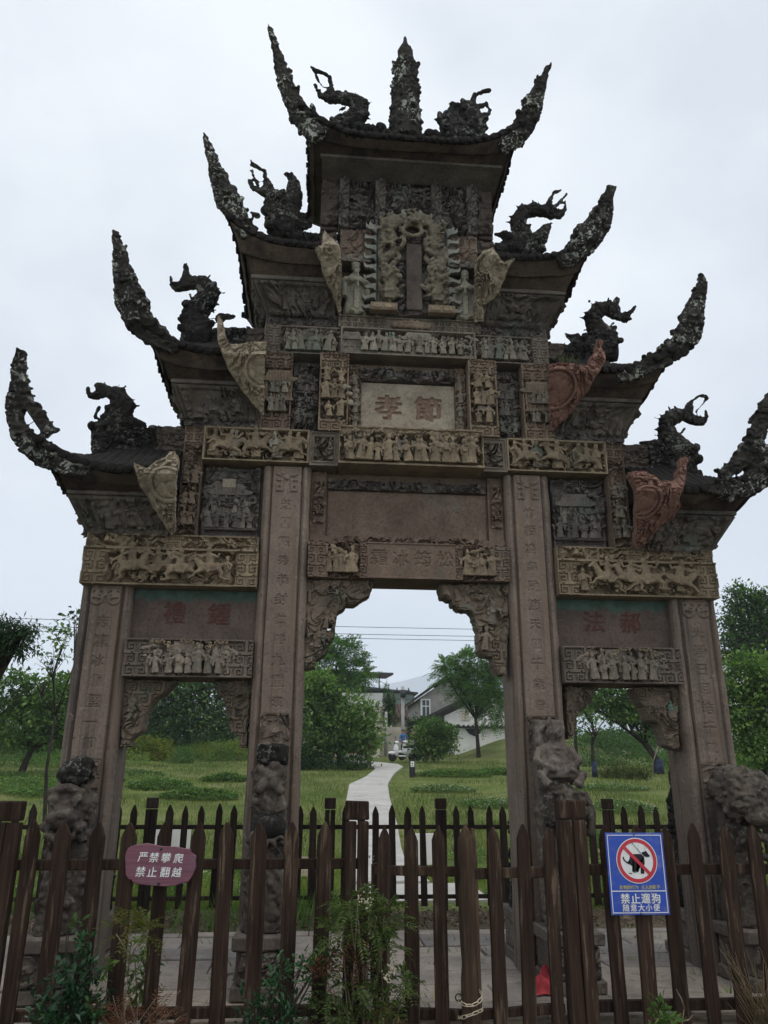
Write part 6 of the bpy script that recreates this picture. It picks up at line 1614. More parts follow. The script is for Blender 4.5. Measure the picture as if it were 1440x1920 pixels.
# ------------------------------------------------------------------ vegetation
TREES = {'dark':((-8.84,45,2.66),[(-10.86,45.0,5.67,1.89,1.71,1.54),(-7.72,45.0,6.55,2.08,1.82,1.56),(-9.09,45.0,4.69,2.73,2.05,1.37),(-11.17,45.0,3.69,1.52,1.27,1.01),(-6.36,45.0,4.22,1.37,1.37,1.37),(-9.62,45.0,6.86,2.08,1.56,1.04)]),'leftbush':((-12.99,28,1.63),[(-13.71,28.0,4.83,1.26,1.06,0.87),(-11.96,28.0,4.18,1.03,1.14,1.26),(-13.38,28.0,3.4,1.36,1.11,0.86),(-11.85,28.0,5.08,0.65,0.65,0.65),(-10.84,28.0,3.31,0.91,0.91,0.91)]),'mango':((-6.58,5,0.0),[(-5.65,5.0,3.67,0.39,0.32,0.24),(-5.38,5.0,3.47,0.34,0.31,0.28),(-5.99,5.0,3.58,0.49,0.49,0.49),(-5.3,5.0,3.68,0.23,0.2,0.18),(-6.57,5.0,3.81,0.65,0.65,0.65)]),'sparse':((-7.44,14,0.39),[(-7.58,14.0,4.94,0.4,0.48,0.57),(-7.85,14.0,4.45,0.42,0.34,0.25),(-7.38,14.0,5.52,0.2,0.31,0.43),(-7.92,14.0,3.96,0.42,0.31,0.19)]),'bigleaf':((0.43,32,1.89),[(-0.54,32.0,4.87,1.18,1.18,1.18),(0.4,32.0,3.49,1.56,1.32,1.09),(-1.27,32.0,3.23,1.03,1.06,1.08),(1.22,32.0,4.26,0.92,0.93,0.94),(1.71,32.0,3.01,0.57,0.65,0.73),(-0.97,32.0,5.9,0.79,0.73,0.66)]),'feather1':((0.62,38,2.28),[(0.49,38.0,8.46,1.3,0.96,0.62),(1.5,38.0,7.13,0.86,0.86,0.86),(-0.41,38.0,7.62,1.17,1.11,1.04),(-0.98,38.0,6.26,0.91,0.91,0.91)]),'bush':((5.86,38,2.28),[(5.88,38.0,3.92,1.21,0.97,0.73),(5.78,38.0,3.11,1.14,0.93,0.72),(6.49,38.0,3.54,0.66,0.69,0.72),(5.27,38.0,3.53,0.66,0.72,0.78)]),'feather2':((9.2,42,2.5),[(8.78,42.0,8.47,1.16,0.92,0.68),(7.73,42.0,7.51,1.08,0.88,0.67),(9.41,42.0,6.81,1.41,1.35,1.28),(10.56,42.0,8.16,0.89,1.02,1.16),(7.13,42.0,8.24,0.68,0.51,0.34),(10.05,42.0,5.67,0.94,1.04,1.14),(8.38,42.0,6.47,0.87,0.77,0.67)]),'darkback':((13.64,56,3.25),[(13.59,56.0,6.83,1.12,1.33,1.55),(14.2,56.0,5.8,1.11,1.07,1.03),(12.89,56.0,5.79,0.94,1.03,1.11)]),'pruned':((11.16,27,1.56),[(11.24,27.0,3.64,0.7,0.61,0.51),(10.95,27.0,4.14,0.37,0.37,0.37)]),'pruned2':((15.06,29.4,1.72),[(13.19,29.4,5.12,1.22,0.96,0.71),(14.32,29.4,4.71,1.14,0.95,0.76),(15.05,29.4,4.23,0.91,0.91,0.91),(12.0,29.4,4.85,0.66,0.55,0.45),(13.63,29.4,4.33,0.91,0.65,0.4)]),'tallright':((21.52,32,1.89),[(22.03,32.0,10.51,1.03,0.89,0.75),(22.18,32.0,9.15,1.42,1.22,1.02),(21.14,32.0,8.09,1.01,0.98,0.96),(23.13,32.0,9.89,1.03,1.09,1.14),(22.47,32.0,7.61,1.29,1.21,1.12),(21.04,32.0,9.42,0.51,0.45,0.4),(21.66,32.0,11.02,0.4,0.4,0.4)]),'rightbush':((11.82,15,0.5),[(11.68,15.0,4.34,0.66,0.64,0.63),(12.11,15.0,3.45,0.71,0.79,0.87),(11.3,15.0,3.44,0.4,0.59,0.77),(11.69,15.0,2.34,0.61,0.61,0.61),(12.56,15.0,4.22,0.63,0.79,0.94)]),'midback':((25.07,58,3.34),[(24.31,58.0,4.53,3.11,1.89,0.67),(22.0,58.0,4.21,2.21,1.37,0.53),(26.8,58.0,4.33,2.22,1.42,0.62)]),'backrow':((-13.73,62,3.54),[(-24.2,62.0,3.65,3.97,2.54,1.1),(-18.22,62.0,4.13,3.57,2.34,1.11),(-5.85,62.0,4.01,2.71,2.04,1.36),(-13.77,62.0,3.3,4.02,2.34,0.67)])}
SHRUBS = {'yellow_l':[(-10.28,38.0,2.65,0.99,0.65,0.32),(-9.27,38.0,2.55,0.7,0.48,0.26),(-10.98,38.0,2.54,0.58,0.41,0.23)],'yellow_r':[(-6.52,39.0,2.56,0.96,0.57,0.18),(-5.34,39.0,2.59,0.66,0.43,0.21)],'tallweed':[(-7.66,36.0,2.41,0.78,0.7,0.61),(-8.02,36.0,1.87,1.11,0.72,0.33)],'lowl':[(-8.26,33.0,1.61,1.54,0.93,0.31),(-5.99,33.0,1.74,1.29,0.83,0.36),(-5.21,33.0,1.62,0.93,0.6,0.26)],'olive1':[(12.04,26.5,1.91,0.5,0.41,0.32),(11.44,26.5,1.76,0.36,0.29,0.23)],'olive2':[(12.86,26.0,1.74,0.45,0.34,0.22),(12.29,26.0,1.78,0.45,0.36,0.27)],'bright1':[(13.82,25.0,1.91,0.35,0.31,0.26)],'hedgeR':[(11.67,48.0,4.04,1.48,0.87,0.26),(13.56,48.0,3.98,1.12,0.67,0.22)],'underE':[(-0.6,31.0,2.23,1.0,0.67,0.35),(0.9,31.0,2.17,0.85,0.58,0.3),(-1.6,31.0,2.35,0.75,0.62,0.5)],'leftlow':[(-12.48,26.0,1.38,1.25,0.77,0.29),(-11.05,26.0,1.29,1.05,0.65,0.25)],'rightlow':[(16.31,24.0,1.72,0.85,0.62,0.38),(17.16,24.0,1.52,0.85,0.62,0.38)]}

def leafmat(name, a, b, c, trans=.42, rough=.55, spec=.3, sc_=1.2):
    t = NT(name)
    at = t.n('Attribute', attribute_name='rnd').outputs['Fac']
    col = t.ramp(at, [(.05, a), (.5, b), (.95, c)])
    col = t.mix(1., col, t.ramp(t.noise(t.pos(), sc_, 3), [(.3, (.72,) * 3), (.7, (1.25,) * 3)]), 'MULTIPLY')
    p = t.bsdf(col, rough, None, spec)
    tr = t.n('BsdfTranslucent'); t.set(tr.inputs[0], t.mix(1., col, (1.1, 1.25, .6), 'MULTIPLY'))
    mx_ = t.n('MixShader', Fac=trans); t.t.links.new(p.outputs[0], mx_.inputs[1]); t.t.links.new(tr.outputs[0], mx_.inputs[2])
    t.t.links.new(mx_.outputs[0], t.out.inputs[0])
    return t.m
L_DARK = leafmat('dark_tree_leaves', (0.019, 0.048, 0.016), (0.035, 0.081, 0.022), (0.065, 0.132, 0.032))
L_MID = leafmat('mid_green_leaves', (0.043, 0.094, 0.026), (0.077, 0.156, 0.038), (0.153, 0.247, 0.066))
L_BRIGHT = leafmat('fresh_green_leaves', (0.055, 0.116, 0.029), (0.095, 0.185, 0.042), (0.200, 0.289, 0.078))
L_FEATH = leafmat('feathery_leaves', (0.044, 0.113, 0.037), (0.079, 0.180, 0.053), (0.143, 0.265, 0.076))
L_YEL = leafmat('yellow_green_leaves', (.12, .15, .016), (.20, .23, .022), (.30, .30, .035))
L_OLIVE = leafmat('olive_shrub_leaves', (0.050, 0.070, 0.017), (0.078, 0.102, 0.024), (0.120, 0.144, 0.038))
L_GLOSS = leafmat('glossy_shrub_leaves', (0.013, 0.047, 0.018), (0.021, 0.073, 0.026), (0.044, 0.120, 0.039), .2, .35, .4)
L_NAND = leafmat('nandina_leaves', (0.039, 0.073, 0.018), (0.072, 0.117, 0.029), (0.143, 0.189, 0.047), .3)
L_REDDISH = leafmat('reddish_nandina_tips', (.10, .036, .025), (.14, .055, .032), (.20, .10, .045), .3)
L_DRY = leafmat('dry_straw', (.13, .095, .05), (.20, .15, .08), (.30, .24, .14), .2)
L_GREY = leafmat('grey_dead_leaves', (.11, .11, .09), (.19, .185, .155), (.28, .275, .235), .2)
L_GRASS = leafmat('grass_blades', (0.091, 0.145, 0.027), (0.152, 0.222, 0.040), (0.280, 0.318, 0.083), .3, .6, .2, .6)
L_GRASS2 = leafmat('rough_grass_blades', (0.047, 0.080, 0.018), (0.087, 0.130, 0.029), (0.173, 0.194, 0.060), .3, .6, .2, .6)
L_LITTER = leafmat('brown_leaf_litter', (.05, .032, .02), (.10, .066, .04), (.18, .13, .085), .1)
M_PETAL = plain('white_petals', (.62, .62, .56), .7, .2)
M_YPETAL = plain('yellow_petals', (.55, .42, .03), .7, .2)
M_BARK = soil_mat('dark_bark', (.020, .017, .015), (.038, .032, .027), (.065, .055, .046), 9)
M_BARKG = soil_mat('grey_bark', (.075, .068, .058), (.12, .11, .095), (.18, .165, .145), 9)
M_STEM = soil_mat('pale_stems', (.13, .10, .07), (.20, .16, .115), (.28, .24, .18), 12)
M_BLUEW = plain('blue_whitewash', (.030, .040, .075), .8, .2, var=.6, scale=6)

def leaf_mesh(name, P, D, U, L, W, seed, fold=.25):
    """leaves as two folded triangles: P base points, D direction, U blade normal, L length, W width"""
    n = len(P)
    S = np.cross(D, U); S /= (np.linalg.norm(S, axis=1, keepdims=True) + 1e-9)
    mid = P + D * (L * .45)[:, None]
    a = mid + S * (W / 2)[:, None] + U * (W * fold)[:, None]; b_ = mid - S * (W / 2)[:, None] + U * (W * fold)[:, None]
    tip = P + D * L[:, None]
    V = np.stack([P, a, tip, b_], 1).reshape(-1, 3)
    i = np.arange(n) * 4
    T = np.stack([np.stack([i, i + 1, i + 2], -1), np.stack([i, i + 2, i + 3], -1)], 1).reshape(-1, 3)
    return mesh_np(name, V, tris=T, smooth=False, attr={'rnd': np.repeat(RS(seed).rand(n), 2)})
def unit(v): return v / (np.linalg.norm(v, axis=-1, keepdims=True) + 1e-9)
def sample(blobs, n, rng, shell=.45):
    A = np.array([b[3] * b[4] + b[4] * b[5] + b[3] * b[5] for b in blobs]); k = rng.choice(len(blobs), n, p=A / A.sum())
    B = np.array(blobs)[k]
    d = unit(rng.normal(size=(n, 3)))
    r = (shell + (1 - shell) * rng.rand(n)) ** .8
    bump_ = .42 + 1.16 * vn3(d * 2.6 + B[:, :3] * 3.1)
    return B[:, :3] + d * B[:, 3:6] * (r * bump_)[:, None], d
def crown(name, blobs, n, size, asp, mat, parent, seed, droop=.2, cluster=0, shell=.45):
    rng = RS(seed)
    if cluster:
        m = max(1, n // cluster)
        C, d = sample(blobs, m, rng, shell)
        P = np.repeat(C, cluster, 0) + rng.normal(size=(m * cluster, 3)) * size * np.array([1.3, 1.3, .55]); d = np.repeat(d, cluster, 0)
        n = len(P)
    else:
        P, d = sample(blobs, n, rng, shell)
    D = unit(d * .6 + rng.normal(size=(n, 3)) * .8 - np.array([0, 0, droop]))
    U = unit(np.array([0, 0, 1.]) + rng.normal(size=(n, 3)) * .45 + d * .35)
    L = size * rng.uniform(.65, 1.3, n)
    return ob(name, leaf_mesh(name, P, D, U, L, L * asp, seed), parent, mat=mat)
def fronds(name, blobs, n, length, k, mat, parent, seed, droop=.35, asp=.32, updir=.3):
    """compound leaves: n stalks of k leaflet pairs"""
    rng = RS(seed)
    P, d = sample(blobs, n, rng, .35)
    D = unit(d * .8 + rng.normal(size=(n, 3)) * .6 + np.array([0, 0, updir]))
    U = unit(np.array([0, 0, 1.]) + rng.normal(size=(n, 3)) * .3)
    S = unit(np.cross(D, U)); U = np.cross(S, D)
    Ls = length * rng.uniform(.7, 1.25, n)
    PP, DD, UU, LL = [], [], [], []
    for j in range(k):
        t = (j + 1) / k
        c = P + D * (Ls * t)[:, None] - np.array([0, 0, 1.]) * (Ls * droop * t * t)[:, None]
        for s in (-1, 1):
            PP.append(c); DD.append(unit(S * s + D * .55 - np.array([0, 0, .25]) + rng.normal(size=(n, 3)) * .15)); UU.append(U); LL.append(Ls * .30 * (1.1 - .5 * abs(t - .45)))
    PP, DD, UU, LL = map(np.concatenate, (PP, DD, UU, LL))
    return ob(name, leaf_mesh(name, PP, DD, UU, LL, LL * asp, seed), parent, mat=mat)
def trunk(parent, base_, blobs, r, m, seed, top=.6, name='trunk', nb=3, lean=0):
    rng = RS(seed); b = MB()
    bx, by, bz = base_
    cz = sum(q[2] for q in blobs) / len(blobs); cx = sum(q[0] for q in blobs) / len(blobs); cy = sum(q[1] for q in blobs) / len(blobs)
    fk = Vector((bx + (cx - bx) * .4 + lean, by + (cy - by) * .4, bz + (cz - bz) * top))
    b.tube([(bx, by, bz - .25), (bx, by, bz), (bx + (fk.x - bx) * .3 + rng.uniform(-.1, .1), by, bz + (fk.z - bz) * .5), fk], [r * 1.35, r, r * .8, r * .65], 9)
    for q in blobs:
        e = Vector(q[:3]); md = (fk + e) / 2 + Vector((rng.uniform(-.3, .3), rng.uniform(-.3, .3), rng.uniform(-.1, .2)))
        b.tube([fk, md, e], [r * .5, r * .3, r * .12], 6)
        for k in range(nb):
            f = e + Vector((rng.uniform(-1, 1) * q[3], rng.uniform(-1, 1) * q[4], rng.uniform(-.6, .9) * q[5]))
            b.tube([md, (md + f) / 2 + Vector((0, 0, .1)), f], [r * .22, r * .14, r * .05], 5)
    return ob(name, displace(b.mesh(name, smooth=True), r * .12, 5, (seed, 0, 0)), parent, mat=m)
def rel(blobs, b): return [(q[0] - b[0], q[1] - b[1], q[2] - b[2]) + tuple(q[3:]) for q in blobs]
def tree(key, name, label, cat, r, bark, seed, fol, top=.6, lean=0, nb=3, group='trees beyond the archway'):
    b, bl = TREES[key]
    t = thing(name, label, cat, b, 0, group)
    bl = rel(bl, b)
    trunk(t, (0, 0, 0), bl, r, bark, seed, top, nb=nb, lean=lean)
    for k, f in enumerate(fol):
        f(bl, t, seed + k)
    return t
tree('dark', 'shade_tree', 'dark dense tree seen through the left side opening', 'tree', .22, M_BARK, 1001, [lambda bl, t, s: crown('crown', bl, 11000, .24, .5, L_DARK, t, s, shell=.2), lambda bl, t, s: crown('sprays', bl, 3600, .26, .5, L_MID, t, s, cluster=8, shell=.8)])
tree('leftbush', 'broadleaf_tree', 'low tree with broad pale leaves at the left edge', 'tree', .16, M_BARK, 1011, [lambda bl, t, s: crown('crown', bl, 4600, .21, .62, L_MID, t, s, droop=.3), lambda bl, t, s: crown('sprays', bl, 2400, .22, .65, L_BRIGHT, t, s, droop=.3, cluster=5, shell=.75)], top=.35)
tree('mango', 'overhanging_tree', 'dark drooping branch of a tree reaching in from the left edge', 'tree', .15, M_BARK, 1021, [lambda bl, t, s: crown('crown', bl, 5200, .105, .26, L_DARK, t, s, droop=.9, shell=.2)], nb=5)
tree('sparse', 'thin_tree', 'thin half bare tree against the sky beside the left outer pillar', 'tree', .05, M_BARK, 1031, [lambda bl, t, s: crown('crown', bl, 190, .14, .62, L_DARK, t, s, droop=.4, cluster=4), lambda bl, t, s: crown('sprays', bl[:2], 60, .15, .65, L_BRIGHT, t, s, cluster=4)], nb=9)
tree('bigleaf', 'broadleaf_tree', 'bushy broad-leaved tree left of the footpath', 'tree', .14, M_BARK, 1041, [lambda bl, t, s: crown('crown', bl, 5600, .25, .5, L_MID, t, s, droop=.25, shell=.35), lambda bl, t, s: crown('sprays', bl, 3000, .25, .5, L_BRIGHT, t, s, droop=.2, cluster=6, shell=.8)], top=.3)
tree('feather1', 'feathery_tree', 'tall feathery tree rising behind the bushy one, left of the path', 'tree', .14, M_BARK, 1051, [lambda bl, t, s: fronds('crown', bl, 1000, .6, 7, L_FEATH, t, s), lambda bl, t, s: fronds('sprays', bl, 260, .6, 7, L_BRIGHT, t, s)], top=.75)
tree('bush', 'round_bush', 'round green bush beside the parked scooters', 'bush', .07, M_BARK, 1061, [lambda bl, t, s: crown('crown', bl, 3000, .20, .7, L_BRIGHT, t, s, droop=.1, shell=.5), lambda bl, t, s: crown('sprays', bl, 1200, .17, .7, L_MID, t, s, shell=.3)], top=.2)
tree('feather2', 'feathery_tree', 'open feathery tree in front of the white walled house', 'tree', .15, M_BARK, 1071, [lambda bl, t, s: fronds('crown', bl, 1250, .66, 7, L_FEATH, t, s), lambda bl, t, s: fronds('sprays', bl, 420, .6, 7, L_BRIGHT, t, s)], top=.5)
tree('darkback', 'evergreen_tree', 'dark evergreen behind the feathery tree, by the compound wall', 'tree', .12, M_BARK, 1081, [lambda bl, t, s: crown('crown', bl, 6500, .2, .4, L_DARK, t, s)])
tree('pruned', 'pruned_tree', 'small pruned tree of grey bare twigs in the right opening', 'tree', .10, M_BARK, 1091, [lambda bl, t, s: crown('crown', bl, 260, .16, .5, L_MID, t, s, cluster=4)], top=.55, nb=16)
tree('pruned2', 'broadleaf_tree', 'spreading tree with a dark painted trunk in the right opening', 'tree', .19, M_BARK, 1101, [lambda bl, t, s: crown('crown', bl, 5200, .18, .6, L_MID, t, s, droop=.3), lambda bl, t, s: crown('sprays', bl, 2600, .2, .6, L_BRIGHT, t, s, cluster=6, shell=.8)], top=.45, nb=6)
tree('tallright', 'tall_tree', 'tall dark tree against the sky right of the archway', 'tree', .25, M_BARK, 1111, [lambda bl, t, s: crown('crown', bl, 6500, .24, .5, L_DARK, t, s, cluster=6), lambda bl, t, s: crown('sprays', bl, 1500, .24, .5, L_MID, t, s, cluster=6, shell=.8)], nb=5)
tree('rightbush', 'broadleaf_tree', 'fresh green leafy tree right of the right outer pillar', 'tree', .10, M_BARK, 1121, [lambda bl, t, s: crown('crown', bl, 4200, .135, .62, L_MID, t, s, droop=.3, shell=.3), lambda bl, t, s: crown('sprays', bl, 3600, .14, .62, L_BRIGHT, t, s, droop=.2, cluster=6, shell=.75)], top=.3)
for _k in ('yellow_l', 'yellow_r'): SHRUBS[_k] = [(q[0], q[1], q[2] + .42, q[3] * 1.15, q[4], q[5] * 1.7) for q in SHRUBS[_k]]
# second slim trunk in the right opening, blue-washed feet
for (x, y, r, h, lb) in ((11.75, 31, .09, 2.9, 'slim dark trunk of a young tree behind the pruned one'),):
    t = thing('young_tree', lb, 'tree', (x, y, gz(y)), 0, 'trees beyond the archway')
    bl = [(.1, 0, 2.9, .6, .5, .5)]; trunk(t, (0, 0, 0), bl, r, M_BARK, 1131, .8); crown('crown', bl, 420, .16, .6, L_MID, t, 1132, cluster=4)
for key, r in (('pruned', .112), ('pruned2', .21)):
    b, bl = TREES[key]
    w = MB().tube([(0, 0, -.05), (.0, 0, .3), (.01, 0, .62)], [r * 1.25, r * 1.06, r], 10)
    par = [o for o in sc.objects if o.get('category') == 'tree' and (Vector(o.location) - Vector(b)).length < .01][0]
    ob('painted_foot', displace(w.mesh('painted_foot', smooth=True), .01, 8), par, mat=M_BLUEW)
# stake leaning beside the trees
ob('leaning_stake', MB().tube([(0, 0, 0), (.25, 0, .75), (.52, 0, 1.35)], .025, 7).mesh('leaning_stake', smooth=True), None, 'thin leaning stake standing in the shrubs of the right opening', 'stake', mat=M_STEM, loc=(13.4, 26.6, gz(26.6) - .05))
ob('leaning_stick', MB().tube([(0, 0, 0), (.35, 0, .7), (.62, 0, 1.45)], .022, 7).mesh('leaning_stick', smooth=True), None, 'thin pale stick leaning out of the yellow hedge', 'stick', mat=M_STEM, loc=(-4.95, 36.0, gz(36) + .15))

def shrub(key, label, mat, n, size, asp, seed, cat='shrub', name='garden_shrub', fr=False, group='shrubs on the lawn', **kw):
    bl = SHRUBS[key]; b = (bl[0][0], bl[0][1], gz(bl[0][1]) - .03)
    t = thing(name, label, cat, b, 0, group)
    bl = rel(bl, b)
    bl = bl + [(q[0], q[1], q[2] * .5, q[3] * .9, q[4] * .9, q[2] * .5) for q in bl]
    st = MB(); rng = RS(seed)
    for q in bl:
        for k in range(6): st.tube([(q[0] + rng.uniform(-.3, .3) * q[3], q[1] + rng.uniform(-.3, .3) * q[4], 0), (q[0] + rng.uniform(-.8, .8) * q[3], q[1] + rng.uniform(-.8, .8) * q[4], q[2] + .4 * q[5])], [.015, .006], 5)
    ob('stems', st.mesh('stems'), t, mat=M_BARK)
    crown('foliage', bl, n, size, asp, mat, t, seed, **kw)
    return t
shrub('yellow_l', 'yellow-green hedge clump in the left opening', L_YEL, 4600, .12, .5, 1201)
shrub('yellow_r', 'low flat yellow-green hedge beside the left inner pillar', L_YEL, 3000, .11, .5, 1202)
shrub('tallweed', 'tall grey-green weed clump between the yellow hedges', L_MID, 2400, .15, .22, 1203)
shrub('lowl', 'low rounded dark green shrubs in front of the yellow hedges', L_MID, 4200, .10, .45, 1204)
shrub('olive1', 'olive brown shrub at the foot of the pruned tree', L_OLIVE, 1500, .09, .4, 1205)
shrub('olive2', 'pair of low olive shrubs between the painted trunks', L_OLIVE, 1500, .09, .4, 1206)
shrub('bright1', 'small light green shrub against the right outer pillar', L_BRIGHT, 900, .08, .5, 1207)
shrub('hedgeR', 'low clipped hedge under the white compound wall', L_MID, 2600, .11, .4, 1208)
shrub('underE', 'dark undergrowth at the foot of the bushy tree', L_DARK, 5000, .12, .5, 1209)
shrub('leftlow', 'low green undergrowth at the left edge of the lawn', L_MID, 4200, .09, .55, 1210)
shrub('rightlow', 'dark low shrubs at the right edge of the lawn', L_DARK, 3600, .10, .5, 1211)
# background woods that read as one mass
b, bl = TREES['midback']; crown('distant_shrubbery', bl, 7000, .26, .5, L_MID, None, 1301)['kind'] = 'stuff'
b, bl = TREES['backrow']; crown('distant_wood', bl, 12000, .36, .5, L_DARK, None, 1302)['kind'] = 'stuff'
crown('distant_wood', [(x, 74 + 6 * math.sin(x), 5.0 + .8 * math.sin(x * 1.7), 4.5, 3, 2.2 + .5 * math.sin(x * .9)) for x in list(range(-64, -8, 6)) + list(range(20, 66, 6))], 15000, .42, .5, L_DARK, None, 1303, shell=.3)['kind'] = 'stuff'

crown('undergrowth', [(x, 40 + 2 * math.sin(x * 1.3), gz(40) + .25 + .2 * math.sin(x * 2.1), 1.2, 1.0, .55 + .2 * math.sin(x)) for x in np.arange(-17, -2.4, 1.1)], 15000, .13, .45, L_MID, None, 1310, shell=.5)['kind'] = 'stuff'
crown('undergrowth', [(x, 43.5 + math.sin(x * 1.9), gz(43) + .6 + .35 * math.sin(x * 1.7), 1.3, .9, .9 + .3 * math.sin(x * 1.1)) for x in np.arange(-19, -2.6, 1.3)], 12000, .16, .45, L_DARK, None, 1311, shell=.5)['kind'] = 'stuff'
crown('undergrowth', [(x, 33 + 1.5 * math.sin(x * 1.7), gz(33) + .1, 1.3, 1.2, .42 + .15 * math.sin(x * 2.3)) for x in np.arange(-15, -9, 1.2)], 7000, .11, .5, L_BRIGHT, None, 1312, shell=.5)['kind'] = 'stuff'
crown('undergrowth', [(x, 36 + 1.5 * math.sin(x * 1.7), gz(36) + .2, 1.2, 1.0, .5 + .25 * math.sin(x * 2.3)) for x in np.arange(13.5, 26, 1.2)], 9000, .12, .5, L_MID, None, 1313, shell=.5)['kind'] = 'stuff'
crown('undergrowth', [(x, 42 + 1.5 * math.sin(x * 1.7), gz(42) + .7, 1.3, 1.0, .9 + .3 * math.sin(x * 2.3)) for x in np.arange(15.5, 30, 1.2)], 12000, .16, .5, L_MID, None, 1314, shell=.5)['kind'] = 'stuff'
crown('undergrowth', [(x, 49 + math.sin(x * 1.9), gz(49) + 1.6 + .8 * math.sin(x * .9), 1.8, 1.2, 1.9 + .7 * math.sin(x * 1.3)) for x in np.arange(-24, -3.2, 1.6)], 16000, .24, .5, L_DARK, None, 1315, shell=.4)['kind'] = 'stuff'
# grass, clover and litter
def blades(name, pts, h, w, mat, seed, lean=.35):
    rng = RS(seed); n = len(pts)
    a = rng.uniform(0, 6.28, n); H = h * rng.uniform(.5, 1.3, n)
    tip = pts + np.stack([np.cos(a) * lean * H, np.sin(a) * lean * H, H], -1)
    c = rng.uniform(0, 6.28, n); s = np.stack([np.cos(c), np.sin(c), np.zeros(n)], -1) * (w * rng.uniform(.6, 1.3, n))[:, None]
    V = np.stack([pts - s, pts + s, tip], 1).reshape(-1, 3)
    return ob(name, mesh_np(name, V, tris=np.arange(3 * n).reshape(-1, 3), smooth=False, attr={'rnd': rng.rand(n)}), kind='stuff', mat=mat)
def infan(n, y0, y1, rng, p=1.6, marg=2.0):
    y = y0 + (y1 - y0) * rng.rand(n) ** p
    half = (y + 7.2) * .54 + marg
    x = -.85 + (y + 7.2) * .084 + rng.uniform(-1, 1, n) * half
    return x, y
def offpath(x, y, m=.0):
    xl = np.interp(y, [q[1] for q in PL], [q[0] for q in PL]); xr = np.interp(y, [q[1] for q in PR], [q[0] for q in PR])
    ok = ~((x > xl - m) & (x < xr + m) & (y < 40))
    ok &= ~((x > -.4) & (x < 1.7) & (y < 6.15))
    for (cx_, cy_, rx_, ry_) in ((-1.0, 8.2, .5, 1.5), (6.0, 9.6, .9, 1.4), (60, 60, 1, 1)): ok &= ((x - cx_) / rx_) ** 2 + ((y - cy_) / ry_) ** 2 > 1
    return ok
rng = RS(31)
x, y = infan(230000, 3.9, 40, rng, 1.9)
k = offpath(x, y) & (fbm2(x * .8, y * .8, 2) > .36)
x, y = x[k], y[k]
blades('lawn_grass', np.stack([x, y, gza(y) - .03], -1), .085, .006, L_GRASS, 32, .5)
x, y = infan(60000, 7, 40, rng, 1.3); k = offpath(x, y, .1) & (fbm2(x * .35 + 7, y * .5, 3) > .55)
blades('rough_grass', np.stack([x[k], y[k], gza(y[k]) - .03], -1), .20, .010, L_GRASS2, 36, .5)
x, y = infan(9000, 3.6, 6.5, rng, 1.0); k = offpath(x, y, .05)
blades('long_grass', np.stack([x[k], y[k], gza(y[k]) - .03], -1), .24, .006, L_GRASS, 33, .45)
def clover(name, spots, n, seed, size=.045, mat=L_BRIGHT, flowers=0, fm=None, fname='clover_flowers', hgt=.14):
    rng = RS(seed); P = []
    for (cx_, cy_, rx_, ry_) in spots:
        m = n // len(spots); a = rng.uniform(0, 6.28, m); r = np.sqrt(rng.rand(m)) * (.75 + .5 * vn2(2 + 1.5 * np.cos(a) + cx_, 2 + 1.5 * np.sin(a) + cy_, 1))
        X_ = cx_ + rx_ * r * np.cos(a); Y_ = cy_ + ry_ * r * np.sin(a)
        P.append(np.stack([X_, Y_, gza(Y_) + rng.rand(m) * hgt * np.clip(1.3 - r, .2, 1)], -1))
    P = np.concatenate(P); m = len(P)
    D = unit(rng.normal(size=(m, 3)) * np.array([1, 1, .3])); U = unit(np.array([0, 0, 1.]) + rng.normal(size=(m, 3)) * .3); L = size * rng.uniform(.6, 1.3, m)
    o = ob(name, leaf_mesh(name, P, D, U, L, L * .8, seed), kind='stuff', mat=mat)
    if flowers:
        q = P[rng.choice(m, flowers)] + np.array([0, 0, .04]); D = unit(rng.normal(size=(flowers, 3)) * np.array([1, 1, .4]))
        ob(fname, leaf_mesh(fname, q, D, unit(np.array([0, 0, 1.]) + rng.normal(size=(flowers, 3)) * .5), np.full(flowers, size * .55), np.full(flowers, size * .5), seed + 1), kind='stuff', mat=fm or M_PETAL)
    return o
clover('clover_patch', [(-4.4, 5.4, 1.2, .9), (-3.0, 6.2, .9, .8), (-1.6, 5.2, .5, .8), (2.2, 6.8, .6, .8), (2.9, 9.5, 1.3, .9), (5.2, 8.0, .9, .7), (4.0, 6.5, .8, .7), (-2.2, 7.5, .8, .6)], 15000, 41, .05, L_BRIGHT, 420, M_PETAL)
clover('white_flower_patch', [(5.9, 11.8, .75, .8), (8.4, 16.8, .9, 1.0), (5.2, 13.5, 1.0, .5), (7.2, 20.5, 1.4, .6), (9.8, 21.8, 1.4, .6), (4.6, 17.4, 1.2, .6), (3.6, 21, 1.3, .5)], 15000, 43, .06, L_MID, 1500, M_PETAL, 'white_flowers', .22)
clover('ground_cover', [(-8.3, 25, 2.2, 2.4), (-6.2, 22, 1.2, 1.0), (-4.2, 24.5, .9, .6), (-4.4, 19, 1.3, .6), (-11, 22, 2, 2), (-9, 20, 1.6, 1.2), (5, 27, 1.8, .7), (7.5, 28.5, 1.6, .7)], 20000, 45, .09, L_MID, 0, hgt=.28)
clover('yellow_flower_weeds', [(1.9, 4.5, .30, .35), (-2.6, 4.3, .3, .3)], 1300, 47, .05, L_BRIGHT, 90, M_YPETAL, 'yellow_flowers', .35)
rng = RS(51); n = 5200
xl = rng.uniform(-6, 6.5, n); yl = rng.choice([2.75, 3.3], n) + rng.normal(size=n) * .3
P = np.stack([xl, yl, -.02 + .05 * rng.rand(n) ** 2], -1)
k = (yl > 2.12) & (yl < 4.2); P = P[k]; n = len(P)
